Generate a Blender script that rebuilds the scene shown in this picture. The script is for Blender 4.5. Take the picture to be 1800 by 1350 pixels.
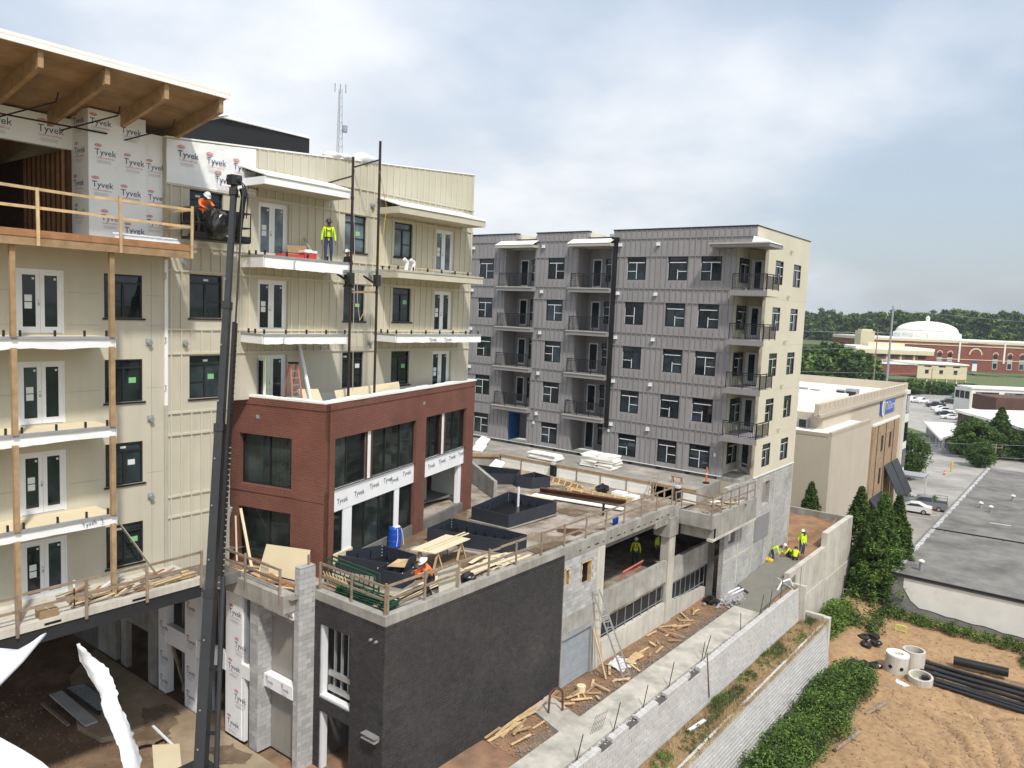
import bpy, math, random
from mathutils import Vector, Matrix
random.seed(7)
R = math.radians
for o in list(bpy.data.objects): bpy.data.objects.remove(o)
SC = bpy.context.scene
COL = SC.collection

# ---------------------------------------------------------------- camera
PSI, PIT, ROL, FPX = .6553, .0945, .0413, 1357.2
cam_d = bpy.data.cameras.new('camera'); cam = bpy.data.objects.new('camera', cam_d); COL.objects.link(cam)
_f = Vector((-math.sin(PSI)*math.cos(PIT), math.cos(PSI)*math.cos(PIT), -math.sin(PIT)))
_r = Vector((math.cos(PSI), math.sin(PSI), 0)); _u = _r.cross(_f)
_r2 = _r*math.cos(ROL)+_u*math.sin(ROL); _u2 = -_r*math.sin(ROL)+_u*math.cos(ROL)
cam.matrix_world = Matrix(((_r2.x,_u2.x,-_f.x,0),(_r2.y,_u2.y,-_f.y,0),(_r2.z,_u2.z,-_f.z,11.0),(0,0,0,1)))
cam_d.sensor_width = 36; cam_d.lens = FPX/1800*36; cam_d.clip_start = .1; cam_d.clip_end = 6000
SC.camera = cam

# ---------------------------------------------------------------- world, sun, exposure
SUNV = Vector((.50, -.30, .80)).normalized()
w = bpy.data.worlds.new('World'); SC.world = w; w.use_nodes = True
nt = w.node_tree; nt.nodes.clear(); N = nt.nodes.new; L = nt.links.new
def nd(t, **k):
    n = N(t)
    for a, b in k.items(): setattr(n, a, b)
    return n
sky = nd('ShaderNodeTexSky', sky_type='NISHITA', sun_disc=False)
sky.sun_elevation = math.asin(SUNV.z); sky.sun_rotation = math.atan2(SUNV.x, SUNV.y); sky.dust_density = 2.0; sky.air_density = 1.2
tc = nd('ShaderNodeTexCoord'); sep = nd('ShaderNodeSeparateXYZ'); L(tc.outputs['Generated'], sep.inputs[0])
def mth(op, a, b=None, clamp=False):
    n = nd('ShaderNodeMath', operation=op, use_clamp=clamp)
    for i, v in enumerate((a, b)):
        if v is None: continue
        if hasattr(v, 'is_linked'): L(v, n.inputs[i])
        else: n.inputs[i].default_value = v
    return n.outputs[0]
zc = mth('ADD', mth('MAXIMUM', sep.outputs[2], 0.0), .30)
cx = mth('DIVIDE', sep.outputs[0], zc); cy = mth('DIVIDE', sep.outputs[1], zc)
cmb = nd('ShaderNodeCombineXYZ'); L(cx, cmb.inputs[0]); L(cy, cmb.inputs[1])
def wn(scale, det, rough, off, dist=0.0):
    mp = nd('ShaderNodeMapping'); mp.inputs['Location'].default_value = off; L(cmb.outputs[0], mp.inputs[0])
    n = nd('ShaderNodeTexNoise'); n.inputs['Scale'].default_value = scale; n.inputs['Detail'].default_value = det
    n.inputs['Roughness'].default_value = rough; n.inputs['Distortion'].default_value = dist; L(mp.outputs[0], n.inputs['Vector']); return n.outputs[0]
def mrange(v, a, b, c=0.0, d=1.0):
    n = nd('ShaderNodeMapRange', interpolation_type='SMOOTHSTEP'); L(v, n.inputs[0])
    for i, x in enumerate((a, b, c, d)): n.inputs[i+1].default_value = x
    return n.outputs[0]
n1 = wn(.85, 7, .5, (3.1, 1.7, 0), .1); n2 = wn(2.6, 6, .55, (9.4, 4.2, 2)); n3 = wn(1.1, 5, .5, (1.2, 7.7, 5))
mask = mrange(n1, .36, .60); 
shade = mrange(mth('ADD', mth('MULTIPLY', n2, .55), mth('MULTIPLY', n3, .45)), .36, .64)
cc = nd('ShaderNodeMix', data_type='RGBA'); L(shade, cc.inputs[0]); cc.inputs[6].default_value = (.54, .58, .635, 1); cc.inputs[7].default_value = (.735, .745, .76, 1)
sk = nd('ShaderNodeMix', data_type='RGBA', blend_type='MULTIPLY'); sk.inputs[0].default_value = 1; L(sky.outputs[0], sk.inputs[6]); sk.inputs[7].default_value = (.075, .075, .075, 1)
veil = nd('ShaderNodeMix', data_type='RGBA'); veil.inputs[0].default_value = .42; L(sk.outputs[2], veil.inputs[6]); veil.inputs[7].default_value = (.58, .66, .77, 1)
mx = nd('ShaderNodeMix', data_type='RGBA'); L(mth('MULTIPLY', mask, .86), mx.inputs[0]); L(veil.outputs[2], mx.inputs[6]); L(cc.outputs[2], mx.inputs[7])
bg = nd('ShaderNodeBackground'); L(mth('ADD', mth('MULTIPLY', mth('MAXIMUM', sep.outputs[2], 0.0), .55), .95), bg.inputs[1]); L(mx.outputs[2], bg.inputs[0])
out = nd('ShaderNodeOutputWorld'); L(bg.outputs[0], out.inputs[0])

sun_d = bpy.data.lights.new('sun', 'SUN'); sun_d.energy = 2.7; sun_d.angle = R(4); sun_d.color = (1, .95, .87)
sun = bpy.data.objects.new('sun', sun_d); COL.objects.link(sun); sun.rotation_euler = SUNV.to_track_quat('Z', 'Y').to_euler(); sun.location = (0, 0, 60)
VS = SC.view_settings; VS.view_transform = 'Standard'; VS.look = 'None'; VS.gamma = 1; VS.exposure = .45; VS.use_curve_mapping = False
SC.cycles.max_bounces = 6; SC.cycles.transparent_max_bounces = 8
SC.cycles.use_denoising = True

# ---------------------------------------------------------------- materials
MATS = {}
def mat(name, c, r=.8, var=.14, sc=1.2, bump=0, bs=30, metal=0, spec=.4, c2=None, a=.5, s2=.6, streak=0, ov=None, w2=.12):
    """procedural: colour c varied by noise, patches of c2 over fraction a of the surface, optional vertical streaks"""
    if name in MATS: return MATS[name]
    m = bpy.data.materials.new(name); m.use_nodes = True; t = m.node_tree; b = t.nodes['Principled BSDF']
    b.inputs['Roughness'].default_value = r; b.inputs['Metallic'].default_value = metal; b.inputs['Specular IOR Level'].default_value = spec
    def n_(ty, **k):
        n = t.nodes.new(ty)
        for x, y in k.items(): setattr(n, x, y)
        return n
    g = n_('ShaderNodeNewGeometry'); l = t.links.new
    def noise(scale, det=5, vec=None, rough=.55):
        n = n_('ShaderNodeTexNoise'); n.inputs['Scale'].default_value = scale; n.inputs['Detail'].default_value = det; n.inputs['Roughness'].default_value = rough
        l(vec or g.outputs['Position'], n.inputs['Vector']); return n.outputs[0]
    def rng(v, a_, b_, c_=0., d_=1.):
        n = n_('ShaderNodeMapRange'); l(v, n.inputs[0])
        for i, x in enumerate((a_, b_, c_, d_)): n.inputs[i+1].default_value = x
        return n.outputs[0]
    def mixc(f, x, y, bt='MIX'):
        n = n_('ShaderNodeMix', data_type='RGBA', blend_type=bt)
        for i, v in ((0, f), (6, x), (7, y)):
            if hasattr(v, 'is_linked'): l(v, n.inputs[i])
            else: n.inputs[i].default_value = v if i == 0 else (*v, 1)
        return n.outputs[2]
    colr = c
    if c2:
        colr = mixc(rng(noise(s2, 8, rough=.65), .5+(.5-a)*.5-w2/2, .5+(.5-a)*.5+w2/2), c, c2)
    if streak:
        mp = n_('ShaderNodeMapping'); mp.inputs['Scale'].default_value = (3, 3, .22); l(g.outputs['Position'], mp.inputs[0])
        v = rng(noise(1.3, 6, mp.outputs[0]), .42, .72, 1, 1-streak); colr = mixc(1., colr, v, 'MULTIPLY')
    if var:
        v1 = rng(noise(sc, 6), .3, .7, 1-var, 1+var); colr = mixc(1., colr, v1, 'MULTIPLY')
        oi = n_('ShaderNodeObjectInfo'); v2 = rng(oi.outputs['Random'], 0, 1, 1-(ov or var*.5), 1+(ov or var*.5)); colr = mixc(1., colr, v2, 'MULTIPLY')
    if hasattr(colr, 'is_linked'): l(colr, b.inputs['Base Color'])
    else: b.inputs['Base Color'].default_value = (*c, 1)
    if bump:
        bn = n_('ShaderNodeBump'); bn.inputs['Strength'].default_value = bump; bn.inputs['Distance'].default_value = .02
        l(noise(bs, 4), bn.inputs['Height']); l(bn.outputs[0], b.inputs['Normal'])
    MATS[name] = m; return m

def brickmat(name, c1, c2, cm, bw, bh, mort, rough=.85, var=.2, bump=.5, blotch=None):
    m = bpy.data.materials.new(name); m.use_nodes = True; t = m.node_tree; b = t.nodes['Principled BSDF']; l = t.links.new
    b.inputs['Roughness'].default_value = rough; b.inputs['Specular IOR Level'].default_value = .25
    uv = t.nodes.new('ShaderNodeUVMap'); br = t.nodes.new('ShaderNodeTexBrick'); l(uv.outputs[0], br.inputs['Vector'])
    for k, v in (('Color1', (*c1, 1)), ('Color2', (*c2, 1)), ('Mortar', (*cm, 1)), ('Scale', 1.), ('Mortar Size', mort), ('Brick Width', bw), ('Row Height', bh), ('Mortar Smooth', .2), ('Bias', 0.)): br.inputs[k].default_value = v
    g = t.nodes.new('ShaderNodeNewGeometry'); n = t.nodes.new('ShaderNodeTexNoise'); n.inputs['Scale'].default_value = .8; n.inputs['Detail'].default_value = 7; l(g.outputs['Position'], n.inputs[0])
    mr = t.nodes.new('ShaderNodeMapRange'); l(n.outputs[0], mr.inputs[0]); mr.inputs[1].default_value = .3; mr.inputs[2].default_value = .7; mr.inputs[3].default_value = 1-var; mr.inputs[4].default_value = 1+var
    mx = t.nodes.new('ShaderNodeMix'); mx.data_type = 'RGBA'; mx.blend_type = 'MULTIPLY'; mx.inputs[0].default_value = 1; l(br.outputs[0], mx.inputs[6]); l(mr.outputs[0], mx.inputs[7])
    l(mx.outputs[2], b.inputs['Base Color'])
    bp = t.nodes.new('ShaderNodeBump'); bp.inputs['Strength'].default_value = bump; bp.inputs['Distance'].default_value = .012; bp.invert = True
    l(br.outputs['Fac'], bp.inputs['Height']); l(bp.outputs[0], b.inputs['Normal'])
    MATS[name] = m; return m

def glassmat(name, tint, trans=.0, rough=.03, var=.5):
    m = bpy.data.materials.new(name); m.use_nodes = True; t = m.node_tree; b = t.nodes['Principled BSDF']; l = t.links.new
    g = t.nodes.new('ShaderNodeNewGeometry'); n = t.nodes.new('ShaderNodeTexNoise'); n.inputs['Scale'].default_value = 1.1; l(g.outputs['Position'], n.inputs[0])
    mr = t.nodes.new('ShaderNodeMapRange'); l(n.outputs[0], mr.inputs[0]); mr.inputs[1].default_value = .35; mr.inputs[2].default_value = .65; mr.inputs[3].default_value = 1-var; mr.inputs[4].default_value = 1+var
    mx = t.nodes.new('ShaderNodeMix'); mx.data_type = 'RGBA'; mx.blend_type = 'MULTIPLY'; mx.inputs[0].default_value = 1; mx.inputs[6].default_value = (*tint, 1); l(mr.outputs[0], mx.inputs[7])
    oi = t.nodes.new('ShaderNodeObjectInfo'); rp = t.nodes.new('ShaderNodeMapRange'); l(oi.outputs['Random'], rp.inputs[0]); rp.inputs[3].default_value = .45; rp.inputs[4].default_value = 2.6
    m2 = t.nodes.new('ShaderNodeMix'); m2.data_type = 'RGBA'; m2.blend_type = 'MULTIPLY'; m2.inputs[0].default_value = 1; l(mx.outputs[2], m2.inputs[6]); l(rp.outputs[0], m2.inputs[7]); l(m2.outputs[2], b.inputs['Base Color'])
    b.inputs['Roughness'].default_value = rough; b.inputs['IOR'].default_value = 1.52; b.inputs['Specular IOR Level'].default_value = .5
    if trans:
        tr = t.nodes.new('ShaderNodeBsdfTransparent'); tr.inputs[0].default_value = (.62, .70, .68, 1)
        ms = t.nodes.new('ShaderNodeMixShader'); ms.inputs[0].default_value = trans; l(b.outputs[0], ms.inputs[1]); l(tr.outputs[0], ms.inputs[2]); l(ms.outputs[0], t.nodes['Material Output'].inputs[0])
    MATS[name] = m; return m

# surface palette (real-world base colours)
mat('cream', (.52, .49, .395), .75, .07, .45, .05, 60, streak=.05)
mat('cream_trim', (.53, .50, .40), .7, .05)
mat('cream_pale', (.60, .555, .44), .75, .05, .4)
mat('gray_siding', (.295, .282, .284), .7, .07, .45, .05, 60, streak=.14)
mat('gray_trim', (.262, .25, .252), .7, .05)
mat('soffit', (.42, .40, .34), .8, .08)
mat('wrap', (.85, .86, .87), .45, .05, .8, .35, 5, spec=.4)
mat('wrap_torn', (.60, .61, .64), .5, .06, 2.0, .6, 9)
mat('white_memb', (.82, .82, .80), .5, .05, 1.0, .1, 8)
mat('white_paint', (.74, .76, .79), .35, .04)
mat('dark_frame', (.018, .018, .02), .45, .1)
mat('navy_ink', (.022, .04, .13), .6, 0)
mat('red_ink', (.60, .22, .24), .6, 0)
mat('pale_red_ink', (.62, .24, .25), .6, 0)
mat('grey_ink', (.45, .46, .48), .6, 0)
mat('paper', (.66, .70, .70), .7, .04)
mat('green_paper', (.22, .50, .22), .7, .04)
glassmat('glass', (.012, .017, .021))
glassmat('glass_sky', (.06, .085, .10))
glassmat('glass_clear', (.03, .037, .035), .55)
mat('wood', (.35, .235, .13), .75, .22, 3, .2, 25)
mat('wood_pale', (.56, .40, .22), .75, .22, 3, .2, 25)
mat('wood_red', (.30, .15, .07), .75, .2, 3, .2, 25)
mat('wood_grey', (.26, .20, .15), .85, .25, 4, .2, 25)
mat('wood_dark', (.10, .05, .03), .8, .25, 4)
mat('ply', (.30, .21, .12), .75, .22, 1.6, .1, 20, c2=(.30, .19, .09), a=.35, s2=1.5)
mat('cream_board', (.66, .57, .39), .75, .04, 1.0)
mat('concrete', (.37, .36, .33), .85, .16, 1.1, .25, 18, c2=(.25, .235, .205), a=.4, s2=.9, streak=.22, w2=.3)
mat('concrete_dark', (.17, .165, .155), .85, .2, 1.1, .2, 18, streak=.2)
mat('concrete_pale', (.56, .535, .47), .85, .10, .9, .2, 14, c2=(.44, .415, .355), a=.4, s2=.5, streak=.2, w2=.35)
mat('concrete_wet', (.18, .172, .145), .55, .08, 1.2)
mat('deck_conc', (.35, .31, .262), .85, .24, 1.8, .25, 16, c2=(.19, .15, .11), a=.5, s2=.5, w2=.14)
mat('terrace_conc', (.25, .235, .21), .85, .2, 1.3, .25, 16, c2=(.38, .355, .32), a=.3, s2=.5, w2=.2)
mat('court_conc', (.36, .29, .20), .9, .15, 1.0, .2, 12, c2=(.24, .17, .11), a=.4, s2=.4, w2=.3)
mat('walk_conc', (.43, .41, .355), .85, .16, 1.6, .2, 16, c2=(.30, .285, .245), a=.42, s2=.7, w2=.18)
mat('cmu', (.42, .42, .415), .9, .14, 2.2, .3, 45, c2=(.31, .31, .315), a=.33, s2=1.1, w2=.2, ov=.17)
mat('cmu_joint', (.30, .295, .285), .95, .12, 3)
mat('block', (.50, .495, .48), .9, .08, 1.5, .15, 14, c2=(.43, .42, .405), a=.3, s2=.8, w2=.4, ov=.06)
mat('block_joint', (.085, .08, .075), .95, .2, 2)
mat('dark_brick', (.036, .034, .035), .7, .28, 5, .25, 50, c2=(.060, .056, .055), a=.28, s2=.35, w2=.35, spec=.25)
mat('dark_mortar', (.30, .29, .29), .95, .2, 2)
mat('dirt', (.30, .175, .09), .95, .25, 1.1, .6, 8, c2=(.19, .105, .055), a=.45, s2=.5, w2=.25)
mat('red_dirt', (.32, .18, .105), .95, .25, 1.4, .6, 9, c2=(.22, .14, .09), a=.55, s2=.45, w2=.25)
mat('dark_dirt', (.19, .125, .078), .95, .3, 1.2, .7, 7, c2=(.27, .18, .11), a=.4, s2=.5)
mat('lot_dirt', (.33, .212, .112), .95, .2, 3.2, .9, 9, c2=(.265, .168, .092), a=.42, s2=.6, w2=.25)
mat('track_dirt', (.235, .155, .09), .95, .25, 3, .9, 8, c2=(.30, .20, .12), a=.35, s2=1.8, w2=.2)
mat('wet_mud', (.15, .105, .065), .45, .2, 2, .2, 8, c2=(.24, .18, .12), a=.35, s2=1.2)
mat('gravel', (.24, .235, .225), .95, .4, 9, .8, 14)
mat('steel_dark', (.022, .023, .026), .55, .15, 2, spec=.5)
mat('boom_paint', (.028, .030, .034), .45, .12, 1.5, spec=.5)
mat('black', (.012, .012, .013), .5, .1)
mat('black_plastic', (.009, .009, .0095), .3, .1, 3, .5, 6, spec=.6)
mat('navy_steel', (.026, .031, .042), .5, .12, 1.2, spec=.45)
mat('green_paint', (.010, .060, .032), .5, .15, 2)
mat('blue_plastic', (.012, .07, .42), .35, .08)
mat('blue_tarp', (.03, .11, .33), .6, .15, 1.5)
mat('orange', (.75, .14, .02), .5, .08)
mat('red_paint', (.50, .05, .04), .5, .1)
mat('red_fade', (.52, .17, .13), .6, .1)
mat('yellow', (.62, .42, .03), .5, .08)
mat('alu', (.48, .48, .47), .4, .1, 3, metal=.6)
mat('pole_brown', (.035, .022, .017), .7, .2, 3)
mat('rust', (.12, .055, .03), .8, .3, 3)
mat('foam', (.88, .865, .81), .8, .05, 1.5, .1, 10)
mat('gyp', (.30, .285, .255), .9, .1, .8, streak=.1)
mat('roof_gray', (.185, .177, .162), .9, .22, .7, .15, 6, c2=(.115, .109, .10), a=.42, s2=.22, w2=.18)
mat('roof_white', (.80, .785, .73), .7, .05, .6)
mat('old_white', (.74, .725, .67), .85, .06, .8, c2=(.65, .63, .57), a=.3, s2=.6)
mat('tan', (.50, .435, .345), .85, .05, .5)
mat('tan_dark', (.42, .36, .285), .85, .05, .5)
mat('asphalt_pale', (.33, .315, .285), .9, .14, .35, .1, 10, c2=(.235, .225, .205), a=.4, s2=.09, w2=.15)
mat('asphalt', (.12, .12, .12), .9, .2, .5)
mat('yellow_stucco', (.64, .56, .38), .85, .05)
mat('tyre', (.012, .012, .012), .8, .1)
mat('car_white', (.80, .80, .80), .25, .02, spec=.5)
mat('car_silver', (.30, .31, .33), .3, .04, metal=.4)
mat('car_dark', (.03, .032, .036), .3, .04)
mat('galv', (.34, .36, .38), .5, .1, 3, metal=.3)
mat('bark', (.10, .07, .045), .9, .3, 4)
mat('leaf_a', (.06, .108, .024), .7, .3, .7, spec=.2)
mat('leaf_b', (.12, .195, .04), .7, .3, .7, spec=.2)
mat('leaf_c', (.035, .068, .018), .7, .3, .7, spec=.2)
mat('grass', (.09, .12, .04), .85, .3, .6)
mat('straw', (.36, .27, .14), .9, .3, .8)
mat('soil_bank', (.24, .155, .085), .95, .25, 1.2, .6, 8)
mat('hivis', (.56, .80, .02), .6, .06)
mat('orange_shirt', (.82, .19, .05), .7, .06)
mat('jeans', (.035, .055, .13), .8, .2, 8)
mat('trousers', (.03, .03, .035), .8, .2, 8)
mat('skin', (.22, .11, .065), .6, .05)
mat('boots', (.06, .035, .02), .7, .1)
mat('hat_white', (.80, .80, .80), .3, .02)
mat('hat_dark', (.03, .03, .05), .4, .05)
mat('vest_red', (.70, .07, .05), .7, .05)
brickmat('red_brick', (.185, .062, .042), (.145, .048, .034), (.19, .12, .095), .215, .075, .010, var=.14, bump=.4)
brickmat('cmu_far', (.43, .425, .41), (.35, .345, .335), (.27, .265, .25), .40, .20, .012, var=.16, bump=.3)
brickmat('cmu_low', (.27, .262, .245), (.225, .22, .205), (.18, .172, .165), .40, .20, .010, var=.16, bump=.3)
brickmat('tan_stone', (.40, .28, .17), (.32, .22, .135), (.28, .21, .15), .6, .3, .01, var=.12)
brickmat('far_brick', (.24, .075, .05), (.20, .065, .045), (.24, .12, .09), 1.2, .5, .02, var=.1, bump=0)
brickmat('brown_brick', (.125, .062, .045), (.10, .052, .04), (.14, .09, .07), .3, .1, .01, var=.1, bump=0)

# ---------------------------------------------------------------- mesh helpers
class Fr:                      # facade frame: origin, horizontal axis u, outward normal n
    def __init__(s, ox, oy, ux, uy, nx, ny): s.o = (ox, oy); s.u = (ux, uy); s.n = (nx, ny)
    def p(s, u, d, z): return (s.o[0]+s.u[0]*u+s.n[0]*d, s.o[1]+s.u[1]*u+s.n[1]*d, z)
    def rot(s): return Matrix(((s.u[0], 0, s.n[0]), (s.u[1], 0, s.n[1]), (0, 1, 0)))   # local x=u, y=up, z=n
WLOC = {}; CACHE = {}
class MB:
    def __init__(s): s.v = []; s.f = []; s.m = []
    def add(s, vs, fs, m=0):
        b = len(s.v); s.v += [tuple(x) for x in vs]; s.f += [tuple(b+i for i in f) for f in fs]; s.m += [m]*len(fs); return s
    BF = [(0, 3, 2, 1), (4, 5, 6, 7), (0, 1, 5, 4), (1, 2, 6, 5), (2, 3, 7, 6), (3, 0, 4, 7)]
    def box(s, x0, x1, y0, y1, z0, z1, m=0):
        return s.add([(x0, y0, z0), (x1, y0, z0), (x1, y1, z0), (x0, y1, z0), (x0, y0, z1), (x1, y0, z1), (x1, y1, z1), (x0, y1, z1)], s.BF, m)
    def fb(s, F, u0, u1, z0, z1, d0, d1, m=0):
        return s.add([F.p(u0, d1, z0), F.p(u1, d1, z0), F.p(u1, d0, z0), F.p(u0, d0, z0), F.p(u0, d1, z1), F.p(u1, d1, z1), F.p(u1, d0, z1), F.p(u0, d0, z1)], s.BF, m)
    def quad(s, a, b, c, d, m=0): return s.add([a, b, c, d], [(0, 1, 2, 3)], m)
    def prism(s, poly, z0, z1, m=0, top=None):           # poly: [(x,y)], z1 may be list
        n = len(poly); zt = z1 if isinstance(z1, (list, tuple)) else [z1]*n
        vs = [(x, y, z0) for x, y in poly]+[(x, y, z) for (x, y), z in zip(poly, zt)]
        fs = [tuple(range(n))[::-1], tuple(range(n, 2*n))]+[(i, (i+1) % n, n+(i+1) % n, n+i) for i in range(n)]
        return s.add(vs, fs, m)
    def beam(s, a, b, w, h, m=0, up=(0, 0, 1)):           # rectangular bar from a to b
        a = Vector(a); b = Vector(b); d = (b-a).normalized(); u = Vector(up)
        if abs(d.dot(u)) > .98: u = Vector((0, 1, 0)) if abs(d.y) < .9 else Vector((1, 0, 0))
        x = d.cross(u).normalized()*(w/2); y = x.cross(d).normalized()*(h/2)
        return s.add([a-x-y, a+x-y, a+x+y, a-x+y, b-x-y, b+x-y, b+x+y, b-x+y], s.BF, m)
    def cyl(s, a, b, r, n=10, m=0, r2=None, cap=True):
        a = Vector(a); b = Vector(b); d = (b-a).normalized(); u = Vector((0, 0, 1)) if abs(d.z) < .9 else Vector((1, 0, 0))
        x = d.cross(u).normalized(); y = x.cross(d); r2 = r if r2 is None else r2
        vs = [a+(x*math.cos(2*math.pi*i/n)+y*math.sin(2*math.pi*i/n))*r for i in range(n)]+[b+(x*math.cos(2*math.pi*i/n)+y*math.sin(2*math.pi*i/n))*r2 for i in range(n)]
        fs = [(i, (i+1) % n, n+(i+1) % n, n+i) for i in range(n)]
        if cap: fs += [tuple(range(n))[::-1], tuple(range(n, 2*n))]
        return s.add(vs, fs, m)
    def tube(s, pts, r, n=6, m=0):
        for i in range(len(pts)-1): s.cyl(pts[i], pts[i+1], r, n, m)
        return s
    def lathe(s, c, prof, n=16, m=0):
        cx, cy, cz = c; vs = []; fs = []
        for r, z in prof: vs += [(cx+r*math.cos(2*math.pi*i/n), cy+r*math.sin(2*math.pi*i/n), cz+z) for i in range(n)]
        for j in range(len(prof)-1): fs += [(j*n+i, j*n+(i+1) % n, (j+1)*n+(i+1) % n, (j+1)*n+i) for i in range(n)]
        fs.append(tuple(range(n))[::-1]); fs.append(tuple(range((len(prof)-1)*n, len(prof)*n)))
        return s.add(vs, fs, m)
    def ell(s, c, rx, ry, rz, m=0, n=10, k=7):
        vs = []; fs = []
        for j in range(k+1):
            t = math.pi*j/k
            vs += [(c[0]+rx*math.sin(t)*math.cos(2*math.pi*i/n), c[1]+ry*math.sin(t)*math.sin(2*math.pi*i/n), c[2]-rz*math.cos(t)) for i in range(n)]
        for j in range(k): fs += [(j*n+i, j*n+(i+1) % n, (j+1)*n+(i+1) % n, (j+1)*n+i) for i in range(n)]
        return s.add(vs, fs, m)
    def xf(s, M):
        s.v = [tuple(M @ Vector(v)) for v in s.v]; return s
    def wall(s, F, u0, u1, z0, z1, holes=(), d=0., t=.25, m=0, mr=None, ends=True):
        us = sorted({u0, u1, *[h[0] for h in holes], *[h[1] for h in holes]}); zs = sorted({z0, z1, *[h[2] for h in holes], *[h[3] for h in holes]})
        us = [u for u in us if u0 <= u <= u1]; zs = [z for z in zs if z0 <= z <= z1]; mr = m if mr is None else mr
        for i in range(len(us)-1):
            for j in range(len(zs)-1):
                uc = (us[i]+us[i+1])/2; zc = (zs[j]+zs[j+1])/2
                if any(h[0] < uc < h[1] and h[2] < zc < h[3] for h in holes): continue
                s.quad(F.p(us[i], d, zs[j]), F.p(us[i+1], d, zs[j]), F.p(us[i+1], d, zs[j+1]), F.p(us[i], d, zs[j+1]), m)
        def rect(a, b, c, e, mm, top=True):
            s.quad(F.p(a, d, c), F.p(a, d, e), F.p(a, d-t, e), F.p(a, d-t, c), mm); s.quad(F.p(b, d, c), F.p(b, d-t, c), F.p(b, d-t, e), F.p(b, d, e), mm)
            s.quad(F.p(a, d, c), F.p(a, d-t, c), F.p(b, d-t, c), F.p(b, d, c), mm); s.quad(F.p(a, d, e), F.p(b, d, e), F.p(b, d-t, e), F.p(a, d-t, e), mm)
        for h in holes: rect(max(h[0], u0), min(h[1], u1), max(h[2], z0), min(h[3], z1), mr)
        if ends: rect(u0, u1, z0, z1, m)
        return s
    def obj(s, name, mats, parent=None, label=None, cat=None, group=None, kind=None, key=None, smooth=False):
        if isinstance(mats, str): mats = [mats]
        xs = [v[0] for v in s.v]; ys = [v[1] for v in s.v]; zs = [v[2] for v in s.v]
        og = ((min(xs)+max(xs))/2, (min(ys)+max(ys))/2, min(zs))
        me = CACHE.get(key) if key else None
        if me is None:
            me = bpy.data.meshes.new(name); me.from_pydata([(x-og[0], y-og[1], z-og[2]) for x, y, z in s.v], [], s.f)
            for mm in mats: me.materials.append(MATS[mm])
            if len(mats) > 1: me.polygons.foreach_set('material_index', s.m)
            if smooth: me.polygons.foreach_set('use_smooth', [True]*len(s.f))
            me.update()
            if any(mm in UVM for mm in mats): boxuv(me, og)
            if key: CACHE[key] = me
        o = bpy.data.objects.new(name, me); COL.objects.link(o); WLOC[o] = og
        pl = WLOC[parent] if parent else (0, 0, 0)
        o.parent = parent; o.location = (og[0]-pl[0], og[1]-pl[1], og[2]-pl[2])
        return tag(o, label, cat, group, kind)
UVM = {'red_brick', 'cmu_far', 'cmu_low', 'tan_stone', 'far_brick', 'brown_brick'}
def boxuv(me, og):
    uv = me.uv_layers.new(name='UVMap')
    for p in me.polygons:
        n = p.normal
        if abs(n.z) > .7: t = (1, 0); vert = False
        else:
            l = math.hypot(n.x, n.y); t = (-n.y/l, n.x/l); vert = True
        for li in p.loop_indices:
            c = me.vertices[me.loops[li].vertex_index].co; x, y, z = c.x+og[0], c.y+og[1], c.z+og[2]
            uv.data[li].uv = (x*t[0]+y*t[1], z) if vert else (x, y)
def tag(o, label=None, cat=None, group=None, kind=None):
    if label: o['label'] = label
    if cat: o['category'] = cat
    if group: o['group'] = group
    if kind: o['kind'] = kind
    return o
def thing(name, loc, label, cat, group=None):
    o = bpy.data.objects.new(name, None); COL.objects.link(o); o.location = loc; o.empty_display_size = .3; WLOC[o] = tuple(loc)
    return tag(o, label, cat, group)
def copytree(o, parent=None):
    c = o.copy(); COL.objects.link(c); c.parent = parent
    for ch in list(o.children): copytree(ch, c)
    return c
def boxes(parent, name, lst, m, cap=300, sort=None):
    """alike pieces as parts (x0,x1,y0,y1,z0,z1); beyond cap joined as one stuff part"""
    if sort: lst = sorted(lst, key=sort)
    for b in lst[:cap]: MB().box(*b).obj(name, m, parent, key=('bx', name, m, round(b[1]-b[0], 3), round(b[3]-b[2], 3), round(b[5]-b[4], 3)))
    if len(lst) > cap:
        q = MB()
        for b in lst[cap:]: q.box(*b)
        q.obj(name+'s_beyond', m, parent, kind='stuff')
def camd(b): return math.hypot((b[0]+b[1])/2, (b[2]+b[3])/2)
def fboxl(F, u0, u1, z0, z1, d0, d1):   # axis-aligned box of a facade piece
    a = F.p(u0, d0, z0); b = F.p(u1, d1, z1)
    return (min(a[0], b[0]), max(a[0], b[0]), min(a[1], b[1]), max(a[1], b[1]), z0, z1)
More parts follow.
